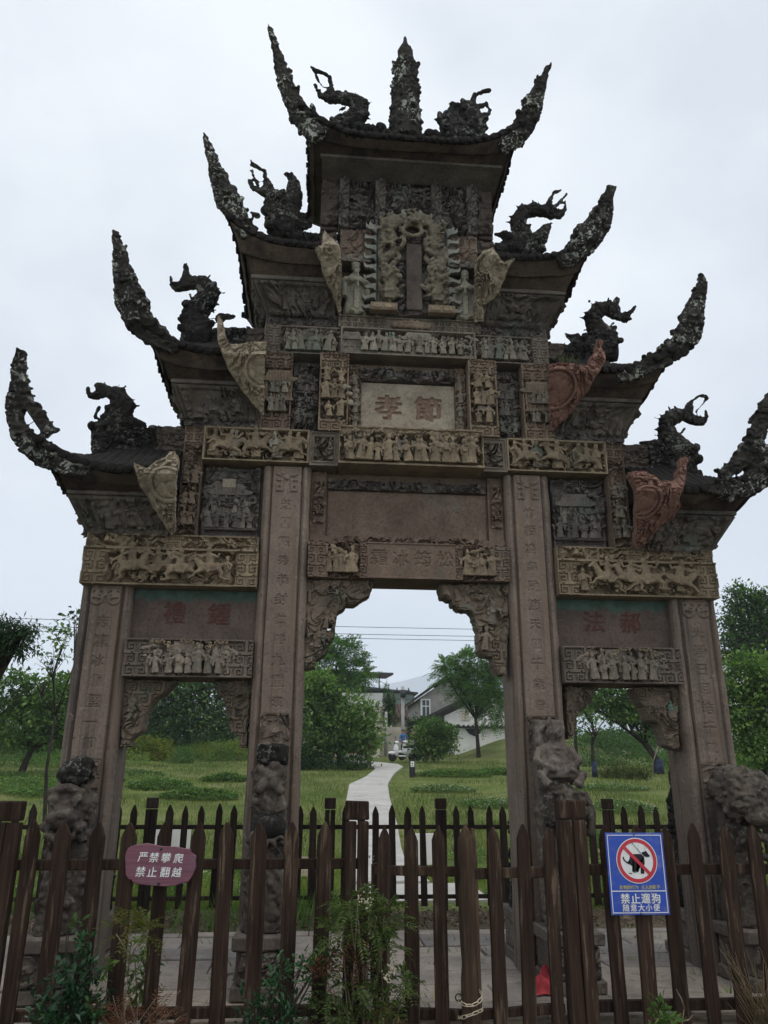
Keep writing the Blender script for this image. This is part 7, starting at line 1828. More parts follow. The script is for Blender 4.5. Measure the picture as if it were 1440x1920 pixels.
ob('leaf_litter', leaf_mesh('leaf_litter', P, unit(rng.normal(size=(n, 3)) * np.array([1, 1, .35])), unit(np.array([0, 0, 1.]) + rng.normal(size=(n, 3)) * .5), rng.uniform(.03, .10, n), rng.uniform(.012, .04, n), 52), kind='stuff', mat=L_LITTER)
rng = RS(53); n = 900
xw = rng.uniform(-5, 5.5, n); yw = rng.choice([-.52, .1, .62, 1.1, 1.62, 2.15], n) + rng.normal(size=n) * .02
k = fbm2(xw * 1.5, yw * 2, 3) > .52
blades('joint_weeds', np.stack([xw[k], yw[k], np.full(k.sum(), -.01)], -1), .07, .008, L_GRASS, 54, .7)
x = rng.uniform(-5, 5, 3500); y = rng.uniform(2.2, 4.3, 3500); k = (fbm2(x * 1.2, y * 1.2, 1) > .5) & ~((x > -.4) & (x < 1.7))
blades('weedy_verge', np.stack([x[k], y[k], np.full(k.sum(), -.03)], -1), .30, .008, L_MID, 55, .5)

# ------------------------------------------------------------------ plants at the front fence
def branchy(t, spots, mat, rng, r=.006, name='stems'):
    b = MB()
    for (p, q) in spots:
        p = Vector(p); q = Vector(q); b.tube([p, (p + q) / 2 + Vector((rng.uniform(-.02, .02), rng.uniform(-.02, .02), 0)), q], [r, r * .8, r * .45], 6)
    return ob(name, b.mesh(name, smooth=True), t, mat=mat)
PY = -1.5
t = thing('glossy_shrub', 'dark glossy-leaved shrub growing against the left end of the front fence', 'shrub', (-2.33, PY, -.03), 0, 'plants along the front fence')
bl = [(.0, 0, .24, .20, .18, .20), (.05, -.02, .42, .15, .14, .15), (-.09, 0, .15, .13, .13, .14), (.15, .0, .2, .09, .11, .18), (.03, 0, .62, .04, .04, .08)]
rng = RS(61)
branchy(t, [((0, 0, 0), (q[0] + rng.uniform(-.1, .1), q[1], q[2] + q[5] * .6)) for q in bl for _ in range(4)], M_BARK, rng, .008)
crown('foliage', bl, 1050, .055, .48, L_GLOSS, t, 1401, droop=-.3, shell=.3)
crown('young_leaves', [(.0, 0, .72, .04, .04, .05), (.2, 0, .45, .05, .05, .06)], 40, .055, .45, L_BRIGHT, t, 1402, droop=-.4)
t = thing('nandina_bush', 'fine-leaved nandina bush with reddish tips growing over the gate', 'bush', (-.52, PY + .02, -.03), 0, 'plants along the front fence')
rng = RS(63)
bl1 = [(-.02, 0, .82, .17, .12, .09), (.12, 0, .74, .16, .12, .08), (-.06, .02, .66, .20, .14, .08), (.16, .0, .58, .12, .1, .08)]
bl2 = [(-.10, 0, .34, .24, .16, .12), (.12, 0, .26, .24, .16, .14), (.02, 0, .14, .30, .18, .12), (.28, 0, .36, .10, .1, .07)]
branchy(t, [((rng.uniform(-.12, .18), rng.uniform(-.05, .05), 0), (q[0] + rng.uniform(-.06, .06), q[1], q[2])) for q in bl1 + bl2 for _ in range(3)], M_STEM, rng, .0055)
fronds('foliage', bl1, 170, .13, 8, L_NAND, t, 1403, droop=.4, asp=.30)
fronds('lower_foliage', bl2, 210, .12, 8, L_NAND, t, 1404, droop=.5, asp=.32)
fronds('reddish_tips', [(-.06, 0, .47, .22, .12, .05), (-.22, 0, .40, .10, .1, .05)], 70, .12, 6, L_REDDISH, t, 1405, droop=.3, asp=.32)
rng = RS(64)
fl = MB()
for (cx_, cz_) in ((.01, .86), (.05, .83), (.20, .44), (.17, .40), (.20, .10), (.13, .07)):
    for k in range(14): fl.ell((cx_ + rng.normal() * .018, -.06 + rng.normal() * .01, cz_ + rng.normal() * .018), .006, 6, 4)
ob('flower_sprays', fl.mesh('flower_sprays', smooth=True), t, mat=plain('cream_flowers', (.55, .50, .36), .7, .2))
crown('autumn_leaves', [(.12, -.05, .16, .05, .04, .04), (.24, -.05, .18, .03, .03, .03)], 12, .07, .5, leafmat('orange_leaves', (.26, .10, .03), (.34, .17, .05), (.38, .27, .10)), t, 1406)
t = thing('glossy_shrub', 'low glossy evergreen shrub left of the nandina, in front of the pickets', 'shrub', (-1.08, PY, -.03), 0, 'plants along the front fence')
rng = RS(65)
bl = [(-.09, 0, .18, .12, .12, .16), (.10, 0, .16, .12, .12, .14), (.06, .02, .42, .07, .07, .12), (.20, .05, .44, .07, .07, .09), (-.0, .02, .30, .06, .06, .1), (.34, .04, .50, .08, .07, .06)]
branchy(t, [((rng.uniform(-.06, .06), 0, 0), (q[0], q[1], q[2] + q[5] * .5)) for q in bl for _ in range(3)], M_BARK, rng, .007)
crown('foliage', bl, 560, .05, .45, L_GLOSS, t, 1407, droop=-.4, shell=.3)
t = thing('nandina_seedling', 'single nandina sprig with a fern-like yellow-green top by the left pickets', 'plant', (-1.98, PY - .02, -.03), 0, 'plants along the front fence')
rng = RS(66); branchy(t, [((0, 0, 0), (.0, 0, .42)), ((.0, 0, .42), (.0, 0, .62)), ((0, 0, .5), (.1, 0, .68)), ((0, 0, .5), (-.1, 0, .66))], M_STEM, rng, .006)
fronds('foliage', [(-.05, 0, .68, .10, .06, .04), (.07, 0, .68, .10, .06, .05)], 46, .13, 6, leafmat('yellow_nandina_leaves', (.07, .095, .018), (.12, .145, .028), (.18, .14, .04)), t, 1408, droop=.3, asp=.3)
t = thing('dry_shrub', 'rusty dry twiggy shrub at the bottom of the left fence', 'shrub', (-1.88, PY - .05, -.03), 0, 'plants along the front fence')
rng = RS(67)
fronds('foliage', [(0, 0, .16, .22, .12, .12), (-.14, 0, .10, .12, .1, .1), (.16, 0, .12, .12, .1, .1)], 150, .11, 6, L_REDDISH, t, 1409, droop=.2, asp=.22)
branchy(t, [((rng.uniform(-.15, .15), 0, 0), (rng.uniform(-.25, .25), rng.uniform(-.05, .05), rng.uniform(.15, .36))) for _ in range(26)], M_STEM, rng, .0035)
t = thing('young_plant', 'small green seedling with bare white twigs at the foot of the right fence', 'plant', (1.48, PY, -.03), 0, 'plants along the front fence')
rng = RS(68)
crown('foliage', [(-.01, 0, .16, .09, .08, .08), (.04, 0, .09, .10, .08, .06)], 130, .06, .4, L_BRIGHT, t, 1410, droop=-.1)
branchy(t, [((0, 0, 0), (-.01, 0, .15)), ((.08, 0, 0), (.15, 0, .18)), ((.15, 0, .18), (.11, 0, .29)), ((.12, 0, .1), (.2, 0, .14)), ((-.06, 0, 0), (-.10, 0, .12))], M_STEM, rng, .006)
t = thing('dry_grass_tuft', 'straw-coloured dry grass tuft at the right end of the fence', 'grass tuft', (2.25, PY + .1, -.03), 0, 'plants along the front fence')
rng = RS(69)
branchy(t, [((rng.uniform(-.12, .12), rng.uniform(-.08, .08), 0), (rng.uniform(-.3, .3), rng.uniform(-.1, .1), rng.uniform(.15, .55))) for _ in range(60)], L_DRY, rng, .003, 'stalks')
t = thing('fence_weed', 'leafy weed rising behind the front fence beside the left guardian stone', 'weed', (-2.05, -.75, -.0), 0, 'plants along the front fence')
rng = RS(70)
crown('foliage', [(.0, 0, .22, .12, .12, .2), (.03, 0, .5, .06, .06, .14)], 200, .07, .45, L_BRIGHT, t, 1411)
branchy(t, [((0, 0, 0), (.03, 0, .6)), ((0, 0, 0), (-.05, 0, .35))], M_STEM, rng, .006)
# sprout of grass on the pink bracket
blades('bracket_grass', np.stack([RS(71).uniform(1.56, 1.74, 60), RS(72).uniform(-.30, -.16, 60), np.full(60, 5.60)], -1), .16, .004, L_GRASS, 73, .5)

# ------------------------------------------------------------------ buildings and street things beyond the lawn
M_PLAST = plain('old_white_plaster', (.72, .71, .68), .9, .15, var=.12, scale=1.6)
M_CREAM = plain('cream_plaster', (.52, .48, .40), .9, .15, var=.2, scale=1.5)
M_CONCG = plain('grey_block_wall', (.30, .29, .27), .9, .15, var=.2, scale=2)
M_TILER = plain('dark_roof_tiles', (.045, .042, .042), .85, .2, var=.35, scale=6)
M_TILEB = plain('reddish_brown_tiles', (.11, .075, .065), .85, .2, var=.4, scale=6)
M_BRICKM = plain('red_brick', (.20, .10, .078), .9, .15, var=.3, scale=5)
M_GLASSG = plain('green_glass', (.10, .17, .15), .15, .6, var=.15, scale=1)
M_GLASSD = plain('window_glass', (.10, .12, .13), .12, .6, var=.1, scale=1)
M_METAL = plain('dark_roof_metal', (.035, .038, .045), .5, .4, var=.15)
M_POLE = plain('pale_concrete_pole', (.40, .39, .37), .85, .2, var=.12, scale=3)
def part(par, name, m, f, bevel=0.0):
    b = MB(); f(b); return ob(name, b.mesh(name, bevel=bevel), par, mat=m)
# flat canopied house on the left
H = thing('canopied_house', 'pale house with a flat dark metal canopy over its roof terrace, left', 'house', (0, 62, gz(62)))
z0 = gz(62)
part(H, 'wall', M_CREAM, lambda b: b.box(-3.5, 5.1, 0, 7, -.5, 7.2 - z0))
part(H, 'parapet', M_PLAST, lambda b: b.box(-3.6, 5.25, -.12, .12, 7.21 - z0, 8.35 - z0))
part(H, 'canopy', M_METAL, lambda b: b.add([(-2.4, -1.6, 10.15 - z0), (5.7, -1.6, 9.95 - z0), (5.7, 6, 10.5 - z0), (-2.4, 6, 10.7 - z0), (-2.4, -1.6, 9.85 - z0), (5.7, -1.6, 9.78 - z0), (5.7, 6, 10.3 - z0), (-2.4, 6, 10.45 - z0)], [(0, 1, 2, 3), (4, 7, 6, 5), (0, 4, 5, 1), (1, 5, 6, 2), (2, 6, 7, 3), (3, 7, 4, 0)]))
for x in (-2.1, 1.1, 2.9, 3.4, 4.6): part(H, 'canopy_post', M_METAL if x > 1.5 else M_WHITE, lambda b: b.box(x - .05, x + .05, -.05, .05, 8.36 - z0, 9.86 - z0))
part(H, 'canopy_back', M_METAL, lambda b: b.box(-2.0, 3.1, 3, 3.1, 7.3 - z0, 10.2 - z0))
for x in (-2.6, 0.2, 2.6):
    w = part(H, 'window', M_GLASSD, lambda b: b.box(x, x + 1.3, -.03, .05, 4.6 - z0, 6.2 - z0)); part(w, 'window_frame', M_WHITE, lambda b: (b.box(x - .06, x + 1.36, -.06, -.032, 4.5 - z0, 4.6 - z0), b.box(x - .06, x + 1.36, -.06, -.032, 6.2 - z0, 6.3 - z0), b.box(x + .62, x + .68, -.06, -.032, 4.6 - z0, 6.2 - z0)))
# green glazed rooftop building
H = thing('glazed_building', 'building with green glazed walls and a thin dark flat roof', 'building', (0, 78, gz(78)))
z0 = gz(78)
part(H, 'wall', M_CREAM, lambda b: b.box(1.5, 9.9, 0, 8, -.5, 8.3 - z0))
part(H, 'glazing', M_GLASSG, lambda b: b.box(3.0, 9.6, .05, 7, 8.31 - z0, 10.0 - z0))
for k in range(7): part(H, 'mullion', M_METAL, lambda b: b.box(3.0 + k * 1.1, 3.08 + k * 1.1, -.03, .048, 8.31 - z0, 10.0 - z0))
part(H, 'transom', M_METAL, lambda b: b.box(3.0, 9.6, -.06, -.032, 9.3 - z0, 9.36 - z0))
part(H, 'roof', M_METAL, lambda b: b.add([(2.2, -.8, 10.75 - z0), (10.0, -.8, 10.0 - z0), (10.0, 8, 10.0 - z0), (2.2, 8, 10.75 - z0), (2.2, -.8, 10.5 - z0), (10.0, -.8, 9.85 - z0), (10.0, 8, 9.85 - z0), (2.2, 8, 10.5 - z0)], [(0, 1, 2, 3), (4, 7, 6, 5), (0, 4, 5, 1), (1, 5, 6, 2), (2, 6, 7, 3), (3, 7, 4, 0)]))
part(H, 'mast', M_METAL, lambda b: b.tube([(4.3, 1, 10.4 - z0), (4.3, 1, 14 - z0)], .03, 5))
# low tiled roof between the houses
def tiled(par, x0, x1, y0, z_0, y1, z_1, m, step=.30, s=1):
    n = int((x1 - x0) / step)
    base_ = part(par, 'roof', m, lambda b: b.add([(x0, y0, z_0), (x1, y0, z_0), (x1, y1, z_1), (x0, y1, z_1), (x0, y0, z_0 - .15), (x1, y0, z_0 - .15), (x1, y1, z_1 - .15), (x0, y1, z_1 - .15)], [(0, 1, 2, 3), (4, 7, 6, 5), (0, 4, 5, 1), (1, 5, 6, 2), (2, 6, 7, 3), (3, 7, 4, 0)]))
    tm = MB().tube([(0, y0 - .05, z_0 + .02), (0, y1, z_1 + .02)], step * .32, 7).mesh('tile_row', smooth=True)
    for k in range(n): ob('tile_row', tm, base_, mat=m, loc=(x0 + (k + .5) * (x1 - x0) / n, 0, 0))
    return base_
H = thing('tiled_cottage', 'low cottage with a reddish-brown tiled roof between the houses', 'house', (0, 60, gz(60)))
z0 = gz(60)
part(H, 'wall', M_CREAM, lambda b: b.box(5.2, 9.6, .6, 6, -.5, 6.3 - z0))
tiled(H, 5.0, 9.9, 0, 6.15 - z0, 3.4, 7.55 - z0, M_TILEB)
tiled(H, 5.0, 9.9, 6.8, 6.15 - z0, 3.42, 7.55 - z0, M_TILEB)
# gabled house with grey upper wall and white lean-to
H = thing('gabled_house', 'gabled house with a grey block upper wall and a white plastered lower wing', 'house', (0, 50, gz(50)))
z0 = gz(50)
gp = [(6.75, -.5), (12.6, -.5), (12.6, 6.9 - z0), (9.0, 8.45 - z0), (6.75, 7.0 - z0)]
part(H, 'wall', M_CONCG, lambda b: b.prism(gp, 1.0, 9))
part(H, 'roof', M_TILER, lambda b: (b.prism([(6.35, 6.78 - z0), (9.0, 8.62 - z0), (9.0, 8.82 - z0), (6.35, 6.98 - z0)], .6, 9.3), b.prism([(9.003, 8.62 - z0), (13.1, 6.7 - z0), (13.1, 6.9 - z0), (9.003, 8.82 - z0)], .6, 9.3)))
w = part(H, 'window', M_GLASSD, lambda b: b.box(6.93, 7.43, .94, 1.02, 5.6 - z0, 6.8 - z0))
part(w, 'window_frame', M_WHITE, lambda b: (b.box(6.80, 6.92, .88, .985, 5.2 - z0, 6.9 - z0), b.box(7.44, 7.52, .88, .985, 5.4 - z0, 6.9 - z0), b.box(6.93, 7.44, .88, .93, 6.35 - z0, 6.42 - z0), b.box(7.16, 7.21, .86, .928, 5.6 - z0, 6.8 - z0), b.box(6.93, 7.44, .88, .93, 6.82 - z0, 6.9 - z0)))
part(H, 'lower_wing', M_PLAST, lambda b: b.prism([(8.3, -.5), (15.4, -.5), (15.4, 5.9 - z0), (12.4, 7.0 - z0), (10.6, 6.65 - z0), (8.3, 5.6 - z0)], -.6, .9))
part(H, 'wing_roof', M_TILER, lambda b: b.prism([(5.9, 4.95 - z0), (7.2, 5.42 - z0), (11.2, 7.42 - z0), (11.2, 7.62 - z0), (7.1, 5.62 - z0), (5.9, 5.15 - z0)], -1.0, .95))
part(H, 'open_shed', M_METAL, lambda b: b.box(7.2, 8.25, -.3, .8, 3.4 - z0, 5.3 - z0))
part(H, 'window_shutter', M_CREAM, lambda b: b.box(9.5, 10.1, -.65, -.61, 5.3 - z0, 6.0 - z0))
# compound wall with tile coping
W = thing('compound_wall', 'white plastered compound wall with a dark tile coping', 'wall', (0, 47, gz(47)))
z0 = gz(47)
part(W, 'wall', M_PLAST, lambda b: b.box(8.6, 16.0, 0, .3, -.5, 4.62 - z0))
part(W, 'stained_gap', M_TILER, lambda b: b.prism([(9.3, 4.6 - z0), (9.6, 4.25 - z0), (10.0, 4.1 - z0), (10.35, 4.3 - z0), (10.5, 4.6 - z0)], -.03, -.002))
cp = part(W, 'coping', M_TILER, lambda b: b.prism([(8.5, 4.65 - z0), (16.1, 4.65 - z0), (16.1, 4.74 - z0), (8.5, 4.74 - z0)], -.25, .5))
tm = MB().tube([(0, -.26, 4.80 - z0), (0, .5, 4.80 - z0)], .075, 7).mesh('coping_tile', smooth=True)
for k in range(23): ob('coping_tile', tm, cp, mat=M_TILER, loc=(8.65 + k * .32, 0, 0))
fw = MB().ell((0, -.27, 4.80 - z0), (.06, .02, .05), 8, 5).mesh('tile_end', smooth=True)
for k in range(8): ob('tile_end', fw, cp, mat=M_WHITE, loc=(8.65 + k * .32, -.005, 0))
# brick outbuilding left of the path
H = thing('brick_outbuilding', 'red brick outbuilding with a dark opening beside the bushy tree', 'shed', (0, 46, gz(46)))
z0 = gz(46)
wl = part(H, 'wall', M_BRICKM, lambda b: (b.box(.5, 1.9, 0, .35, -.5, 2.4), b.box(2.75, 3.05, 0, .35, -.5, 2.4), b.box(1.9, 2.75, 0, .35, -.5, .95)))
bk = MB().box(0, .23, -.012, .0, 0, .065).mesh('brick', bevel=.006)
rng = RS(91)
for r_ in range(17):
    for k in range(10):
        x = .52 + k * .25 + (.125 if r_ % 2 else 0); z = .0 + r_ * .085
        if x > 2.8: continue
        if z > .9 and 1.68 < x < 2.76: continue
        ob('brick', bk, wl, mat=M_BRICKM, loc=(x, -.001 - rng.uniform(0, .006), z))
part(H, 'dark_interior', M_BLACK, lambda b: b.box(1.9, 2.75, .36, 3, .0, 2.4))
part(H, 'roof', M_CREAM, lambda b: b.box(-.2, 3.2, -.3, 3.4, 2.41, 2.6))
part(H, 'corner_pier', M_CREAM, lambda b: b.box(3.06, 3.4, -.06, .35, -.5, 2.4))
part(H, 'low_slab', M_CREAM, lambda b: b.box(.2, 3.3, -.6, -.05, -.5, .16))
# far buildings glimpsed among the trees at the right
H = thing('white_building', 'white building glimpsed behind the tall dark tree at the right', 'building', (35, 60, gz(60)))
part(H, 'wall', M_PLAST, lambda b: b.box(-4, 14, 0, 8, -.5, 8.6))
for k in range(5):
    for j in range(2):
        w = part(H, 'window', M_GLASSD, lambda b: b.box(-3.2 + k * 3.2, -1.8 + k * 3.2, -.03, .04, 2.2 + j * 3, 3.9 + j * 3))
        part(w, 'window_frame', M_WHITE, lambda b: b.box(-2.54 + k * 3.2, -2.46 + k * 3.2, -.06, -.032, 2.2 + j * 3, 3.9 + j * 3))
part(H, 'roof', M_CONCG, lambda b: b.box(-4.5, 14.5, -.5, 8.5, 8.61, 8.9))
# poles
def pole(x, y, h, r, label, arm=True):
    P = thing('utility_pole', label, 'pole', (x, y, gz(y)), 0, 'poles by the houses')
    ob('post', MB().tube([(0, 0, -.2), (0, 0, h)], [r, r * .72], 10).mesh('post', smooth=True), P, mat=M_POLE)
    if arm:
        part(P, 'crossarm', M_METAL, lambda b: b.box(-.5, .5, -.06, .06, h - .35, h - .25))
        for s in (-.4, 0, .4): ob('insulator', MB().tube([(s, 0, h - .25), (s, 0, h - .08)], [.05, .03], 7).mesh('insulator', smooth=True), P, mat=M_BLACK)
        ob('transformer', MB().tube([(0, -.2, h - .75), (0, -.2, h - .25)], [.2, .2], 10).mesh('transformer', smooth=True), P, mat=M_METAL)
    return P
pole(5.05, 47, 4.6, .14, 'pale concrete utility pole with a dark fitting on top, by the scooters')
pole(3.95, 47.5, 2.9, .12, 'short pale pole beside the ivy covered column', False)
pole(4.45, 49, 2.0, .07, 'thin pale post between the utility pole and the ivy', False)
t = thing('ivy_column', 'dark ivy-covered column like a narrow cypress by the utility pole', 'climbing plant', (4.35, 50, gz(50)), 0)
ob('trunk', MB().tube([(0, 0, -.2), (0, 0, 4.2)], [.14, .08], 8).mesh('trunk', smooth=True), t, mat=M_BARK)
crown('foliage', [(-.15, 0, 1.2, .4, .4, 1.0), (-.15, 0, 2.8, .34, .35, 1.3), (-.2, 0, 4.2, .22, .22, .7), (.25, 0, 2.6, .28, .3, 1.1), (.3, 0, 3.6, .2, .2, .7)], 5200, .13, .45, L_DARK, t, 1501, shell=.6)
t = thing('creeper_thicket', 'dark thicket of creepers between the pole and the gabled house', 'bush', (6.4, 48.5, gz(48.5)), 0)
crown('foliage', [(-.5, 0, 1.6, .6, .6, .9), (.4, 0, 2.0, .6, .6, .7), (0, 0, .8, .9, .6, .7)], 4200, .16, .5, L_DARK, t, 1502)
part(t, 'stems', M_BARK, lambda b: [b.tube([(q, 0, -.1), (q * .8, 0, 1.6)], .05, 6) for q in (-.4, 0, .4)])
W = thing('garden_wall', 'low cream wall with a reddish gate behind the scooters', 'wall', (4.9, 48.3, gz(48.3)))
part(W, 'wall', M_CREAM, lambda b: b.box(-1.4, 1.1, 0, .25, -.4, 1.9)); part(W, 'gate_panel', M_BRICKM, lambda b: b.prism([(1.12, -.3), (2.4, -.3), (2.4, 1.5), (1.8, 1.55), (1.12, .9)], .0, .1))
# bollard light
B_ = thing('bollard', 'short black bollard with a white label beside the footpath', 'bollard', (3.2, 26.5, gz(26.5)))
part(B_, 'body', M_BLACK, lambda b: b.box(-.11, .11, -.11, .11, -.1, .62), .01); part(B_, 'cap', M_BLACK, lambda b: b.box(-.12, .12, -.12, .12, .621, .66), .01); part(B_, 'white_label', M_WHITE, lambda b: b.box(-.075, .075, -.116, -.112, .38, .60))
part(B_, 'label_mark', M_BLACK, lambda b: (b.box(-.03, .03, -.120, -.1165, .42, .46), b.box(-.03, .03, -.120, -.1165, .50, .54)))
# white boards standing on the lawn behind the rear fence
for (x, y, w, h, lb) in ((-3.02, 6.1, .55, .62, 'white board standing on the grass behind the rear fence, left'), (1.15, 7.6, .50, .40, 'small white board by the path behind the rear fence')):
    B_ = thing('white_board', lb, 'board', (x, y, gz(y) - .04), 0, 'white boards on the lawn')
    part(B_, 'panel', M_PLAST, lambda b: b.box(-w / 2, w / 2, -.015, .015, h * .35, h + .25), .004)
    for s in (-1, 1): part(B_, 'leg', M_METAL, lambda b: b.box(s * w * .35 - .02, s * w * .35 + .02, .016, .05, 0, h))

# scooters
M_TYRE = plain('black_rubber', (.015, .015, .016), .8, .2); M_WHITEP = plain('white_scooter_paint', (.72, .73, .75), .3, .5, var=.03); M_DPLA = plain('dark_scooter_plastic', (.03, .032, .038), .5, .4); M_LAMP = plain('red_lamp_plastic', (.35, .03, .03), .3, .5)
def scooter(x, y, rz, label, body):
    S = thing('motor_scooter', label, 'scooter', (x, y, gz(y) + .0), rz, 'scooters parked by the houses')
    for wx in (-.62, .62):
        w = ob('wheel', MB().tube([(wx + .20 * math.cos(a), 0, .27 + .20 * math.sin(a)) for a in np.linspace(0, 2 * math.pi, 20)], .065, 8, cap=False).mesh('wheel', smooth=True), S, mat=M_TYRE)
        ob('rim', MB().tube([(wx, -.035, .27), (wx, .035, .27)], .13, 12).mesh('rim', smooth=True), w, mat=M_STEEL)
    b = MB(); b.ell((-.38, 0, .58), (.42, .19, .20)); b.tube([(-.80, 0, .66), (-.95, 0, .72)], [.13, .05], 8); b.box(-.15, .30, -.17, .17, .26, .34); b.ell((.40, 0, .62), (.14, .20, .36)); b.tube([(.46, 0, .6), (.38, 0, .95)], [.13, .12], 9); b.ell((.66, 0, .46), (.26, .09, .10)); b.ell((.36, 0, 1.02), (.13, .22, .10))
    ob('body', remesh(b, .025, 'body', sm=2), S, mat=body)
    ob('seat', remesh(MB().ell((-.22, 0, .80), (.26, .15, .07)).ell((-.55, 0, .83), (.26, .15, .08)), .025, 'seat', sm=2), S, mat=M_DPLA)
    h = ob('handlebar', MB().tube([(.28, -.36, 1.08), (.34, 0, 1.06), (.28, .36, 1.08)], .02, 7).mesh('handlebar', smooth=True), S, mat=M_DPLA)
    for s in (-1, 1): ob('mirror', MB().tube([(.3, s * .28, 1.08), (.28, s * .36, 1.28)], .01, 5).ell((.27, s * .38, 1.32), (.02, .07, .05), 8, 6).mesh('mirror', smooth=True), h, mat=M_DPLA)
    ob('headlight', MB().ell((.50, 0, 1.0), (.05, .09, .05), 10, 6).mesh('headlight', smooth=True), S, mat=M_GLASSD)
    ob('tail_light', MB().box(-.95, -.92, -.08, .08, .66, .72).mesh('tail_light', bevel=.005), S, mat=M_LAMP)
    ob('fork', MB().tube([(.40, 0, .9), (.62, 0, .27)], .04, 7).mesh('fork', smooth=True), S, mat=M_DPLA)
    ob('top_box', MB().box(-.95, -.58, -.2, .2, .93, 1.2).mesh('top_box', bevel=.04, seg=2), S, mat=body)
    return S
scooter(4.05, 38.0, R(200), 'nearer white scooter with a dark seat parked on the grass by the round bush', M_WHITEP)
scooter(4.65, 39.6, R(215), 'farther white scooter behind the nearer one, half hidden by the bush', M_WHITEP)

# two people standing behind the scooters
M_SKIN = plain('skin', (.36, .21, .145), .6, .3, var=.05); M_HAIR = plain('black_hair', (.012, .010, .010), .6, .3)
def human(x, y, rz, label, shirt, trousers, sit=0.0, arm=0):
    P = thing('person', label, 'person', (x, y, gz(y)), rz)
    me = bpy.data.meshes.new('body')
    J = {'pel': (0, 0, .95), 'sp': (0, 0, 1.15), 'ch': (0, 0, 1.36), 'nk': (0, -.01, 1.50), 'hd': (0, -.02, 1.60), 'ht': (0, -.02, 1.70)}
    E_ = [('pel', 'sp'), ('sp', 'ch'), ('ch', 'nk'), ('nk', 'hd'), ('hd', 'ht')]; Rr = {'pel': .145, 'sp': .125, 'ch': .145, 'nk': .055, 'hd': .085, 'ht': .075}
    for s, n_ in ((-1, 'l'), (1, 'r')):
        J.update({n_ + 'sh': (s * .19, 0, 1.42), n_ + 'el': (s * .25, -.04, 1.14), n_ + 'wr': (s * (.24 if not arm else .14), -.16 - .12 * arm, .95 + .12 * arm), n_ + 'ha': (s * (.235 if not arm else .10), -.20 - .14 * arm, .90 + .14 * arm), n_ + 'hip': (s * .09, 0, .90), n_ + 'kn': (s * .11, -.03, .50), n_ + 'an': (s * .11, .01, .09), n_ + 'to': (s * .12, -.15, .04)})
        Rr.update({n_ + 'sh': .06, n_ + 'el': .045, n_ + 'wr': .032, n_ + 'ha': .036, n_ + 'hip': .095, n_ + 'kn': .065, n_ + 'an': .045, n_ + 'to': .035})
        E_ += [('ch', n_ + 'sh'), (n_ + 'sh', n_ + 'el'), (n_ + 'el', n_ + 'wr'), (n_ + 'wr', n_ + 'ha'), ('pel', n_ + 'hip'), (n_ + 'hip', n_ + 'kn'), (n_ + 'kn', n_ + 'an'), (n_ + 'an', n_ + 'to')]
        for f in range(5):
            k = n_ + 'f%d' % f; hx_, hy_, hz_ = J[n_ + 'ha']
            J[k] = (hx_ + s * (.02 if f == 0 else -.024 + .014 * f), hy_ - (.045 if f == 0 else .07), hz_ - (.02 if f == 0 else .06)); Rr[k] = .009; E_.append((n_ + 'ha', k))
    ks = list(J); me.from_pydata([J[k] for k in ks], [(ks.index(a), ks.index(b)) for a, b in E_], [])
    o = bpy.data.objects.new('tmp_body', me); COL.objects.link(o)
    sk = o.modifiers.new('s', 'SKIN'); 
    for k, v in zip(ks, me.skin_vertices[0].data): v.radius = (Rr[k], Rr[k] * (.78 if k in ('pel', 'sp', 'ch') else 1))
    me.skin_vertices[0].data[0].use_root = True
    o.modifiers.new('u', 'SUBSURF').levels = 2
    out = bpy.data.meshes.new_from_object(o.evaluated_get(bpy.context.evaluated_depsgraph_get()))
    bpy.data.objects.remove(o); out.name = 'body'; out.polygons.foreach_set('use_smooth', [True] * len(out.polygons))
    for m in (M_SKIN, shirt, trousers): out.materials.append(m)
    for p in out.polygons:
        z = p.center.z; ax = abs(p.center.x)
        p.material_index = 2 if z < .93 and ax < .2 and z > .09 or (z < .99 and ax < .16) else (1 if z < 1.47 and not (ax > .2 and z < 1.18) else 0)
    ob('body', out, P)
    f = MB(); f.ell((0, -.108, 1.60), (.014, .02, .022), 8, 6)
    ob('nose', f.mesh('nose', smooth=True), P, mat=M_SKIN)
    for s in (-1, 1):
        ob('eye', MB().ell((s * .032, -.097, 1.635), (.012, .008, .008), 8, 6).mesh('eye', smooth=True), P, mat=M_HAIR)
        ob('ear', MB().ell((s * .086, -.01, 1.61), (.012, .02, .03), 8, 6).mesh('ear', smooth=True), P, mat=M_SKIN)
    ob('mouth', MB().ell((0, -.099, 1.562), (.022, .006, .006), 8, 6).mesh('mouth', smooth=True), P, mat=M_LAMP)
    ob('hair', MB().ell((0, .012, 1.665), (.094, .10, .082), 14, 10).mesh('hair', smooth=True), P, mat=M_HAIR)
    return P
human(4.55, 42.2, R(20), 'person in a blue shirt standing behind the parked scooters', plain('blue_shirt', (.06, .17, .42), .8, .2), plain('dark_trousers', (.02, .022, .03), .8, .2))
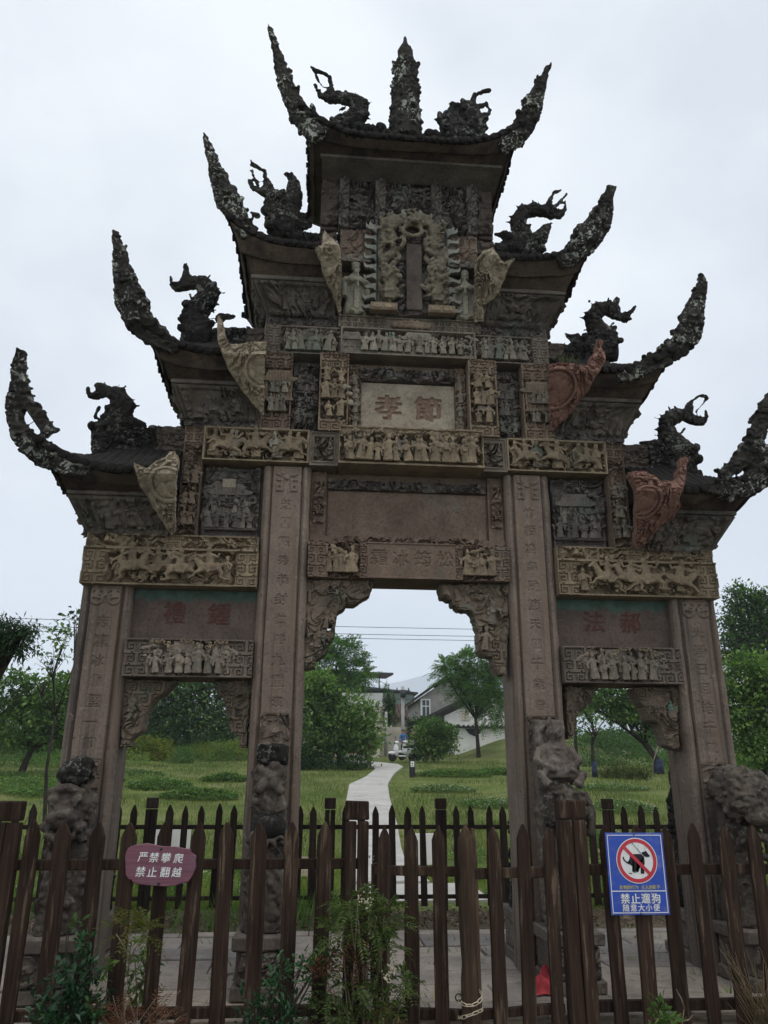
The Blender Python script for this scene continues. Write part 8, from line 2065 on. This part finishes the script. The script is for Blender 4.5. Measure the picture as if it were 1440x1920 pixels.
human(5.1, 41.6, R(-25), 'person in dark clothes holding something pale, beside the blue-shirted one', plain('dark_shirt', (.025, .022, .026), .8, .2), plain('dark_trousers_2', (.03, .03, .034), .8, .2), arm=1)

# overhead wires
M_WIRE = plain('black_wire', (.02, .02, .022), .6, .3)
for z, lb in ((6.30, 'topmost of the three overhead wires crossing the middle opening'), (6.06, 'middle one of the three overhead wires'), (5.92, 'lowest of the three overhead wires')):
    pts = [(-40 + k * 3.2, 18 + .02 * k, z + .55 * ((k - 12.5) / 12.5) ** 2 - .08) for k in range(26)]
    ob('overhead_wire', MB().tube(pts, .009, 5).mesh('overhead_wire', smooth=True), None, lb, 'wire', 'overhead wires', mat=M_WIRE)

# ------------------------------------------------------------------ far hills and the air
def hill(y, x0, x1, hf, m, seed):
    n = 90; xs_ = np.linspace(x0, x1, n); V = []; F = []
    for x in xs_:
        h = hf(x)
        V += [(x, y, -5), (x, y + 60, max(6, h * .55)), (x, y + 260, h), (x, y + 800, -5)]
    for k in range(n - 1):
        for j in range(3): F.append((4 * k + j, 4 * k + 4 + j, 4 * k + 5 + j, 4 * k + 1 + j))
    return ob('hills', mesh_np('hills', V, quads=F), kind='structure', mat=m)
M_HILL = soil_mat('forested_hill', (.018, .035, .016), (.028, .05, .022), (.04, .066, .03), .02)
hill(2800, -4000, 4200, lambda x: 95 + 200 * float(vn2(np.array([x / 420. + 9]), np.array([1.5]), 2)[0]) + 60 * float(vn2(np.array([x / 130.]), np.array([3.]), 1)[0]) + 190 * math.exp(-((x - 530) / 340) ** 2) + 60 * math.exp(-((x + 860) / 400) ** 2), M_HILL, 1)
hz = NT('haze_air')
pv = hz.n('VolumePrincipled'); pv.inputs['Color'].default_value = (.86, .92, 1.0, 1); pv.inputs['Density'].default_value = .0005; pv.inputs['Anisotropy'].default_value = .0
hz.t.links.new(pv.outputs[0], hz.out.inputs['Volume'])
ob('haze', MB().box(-4400, 4600, -60, 3700, -7, 640).mesh('haze'), kind='stuff', mat=hz.m)
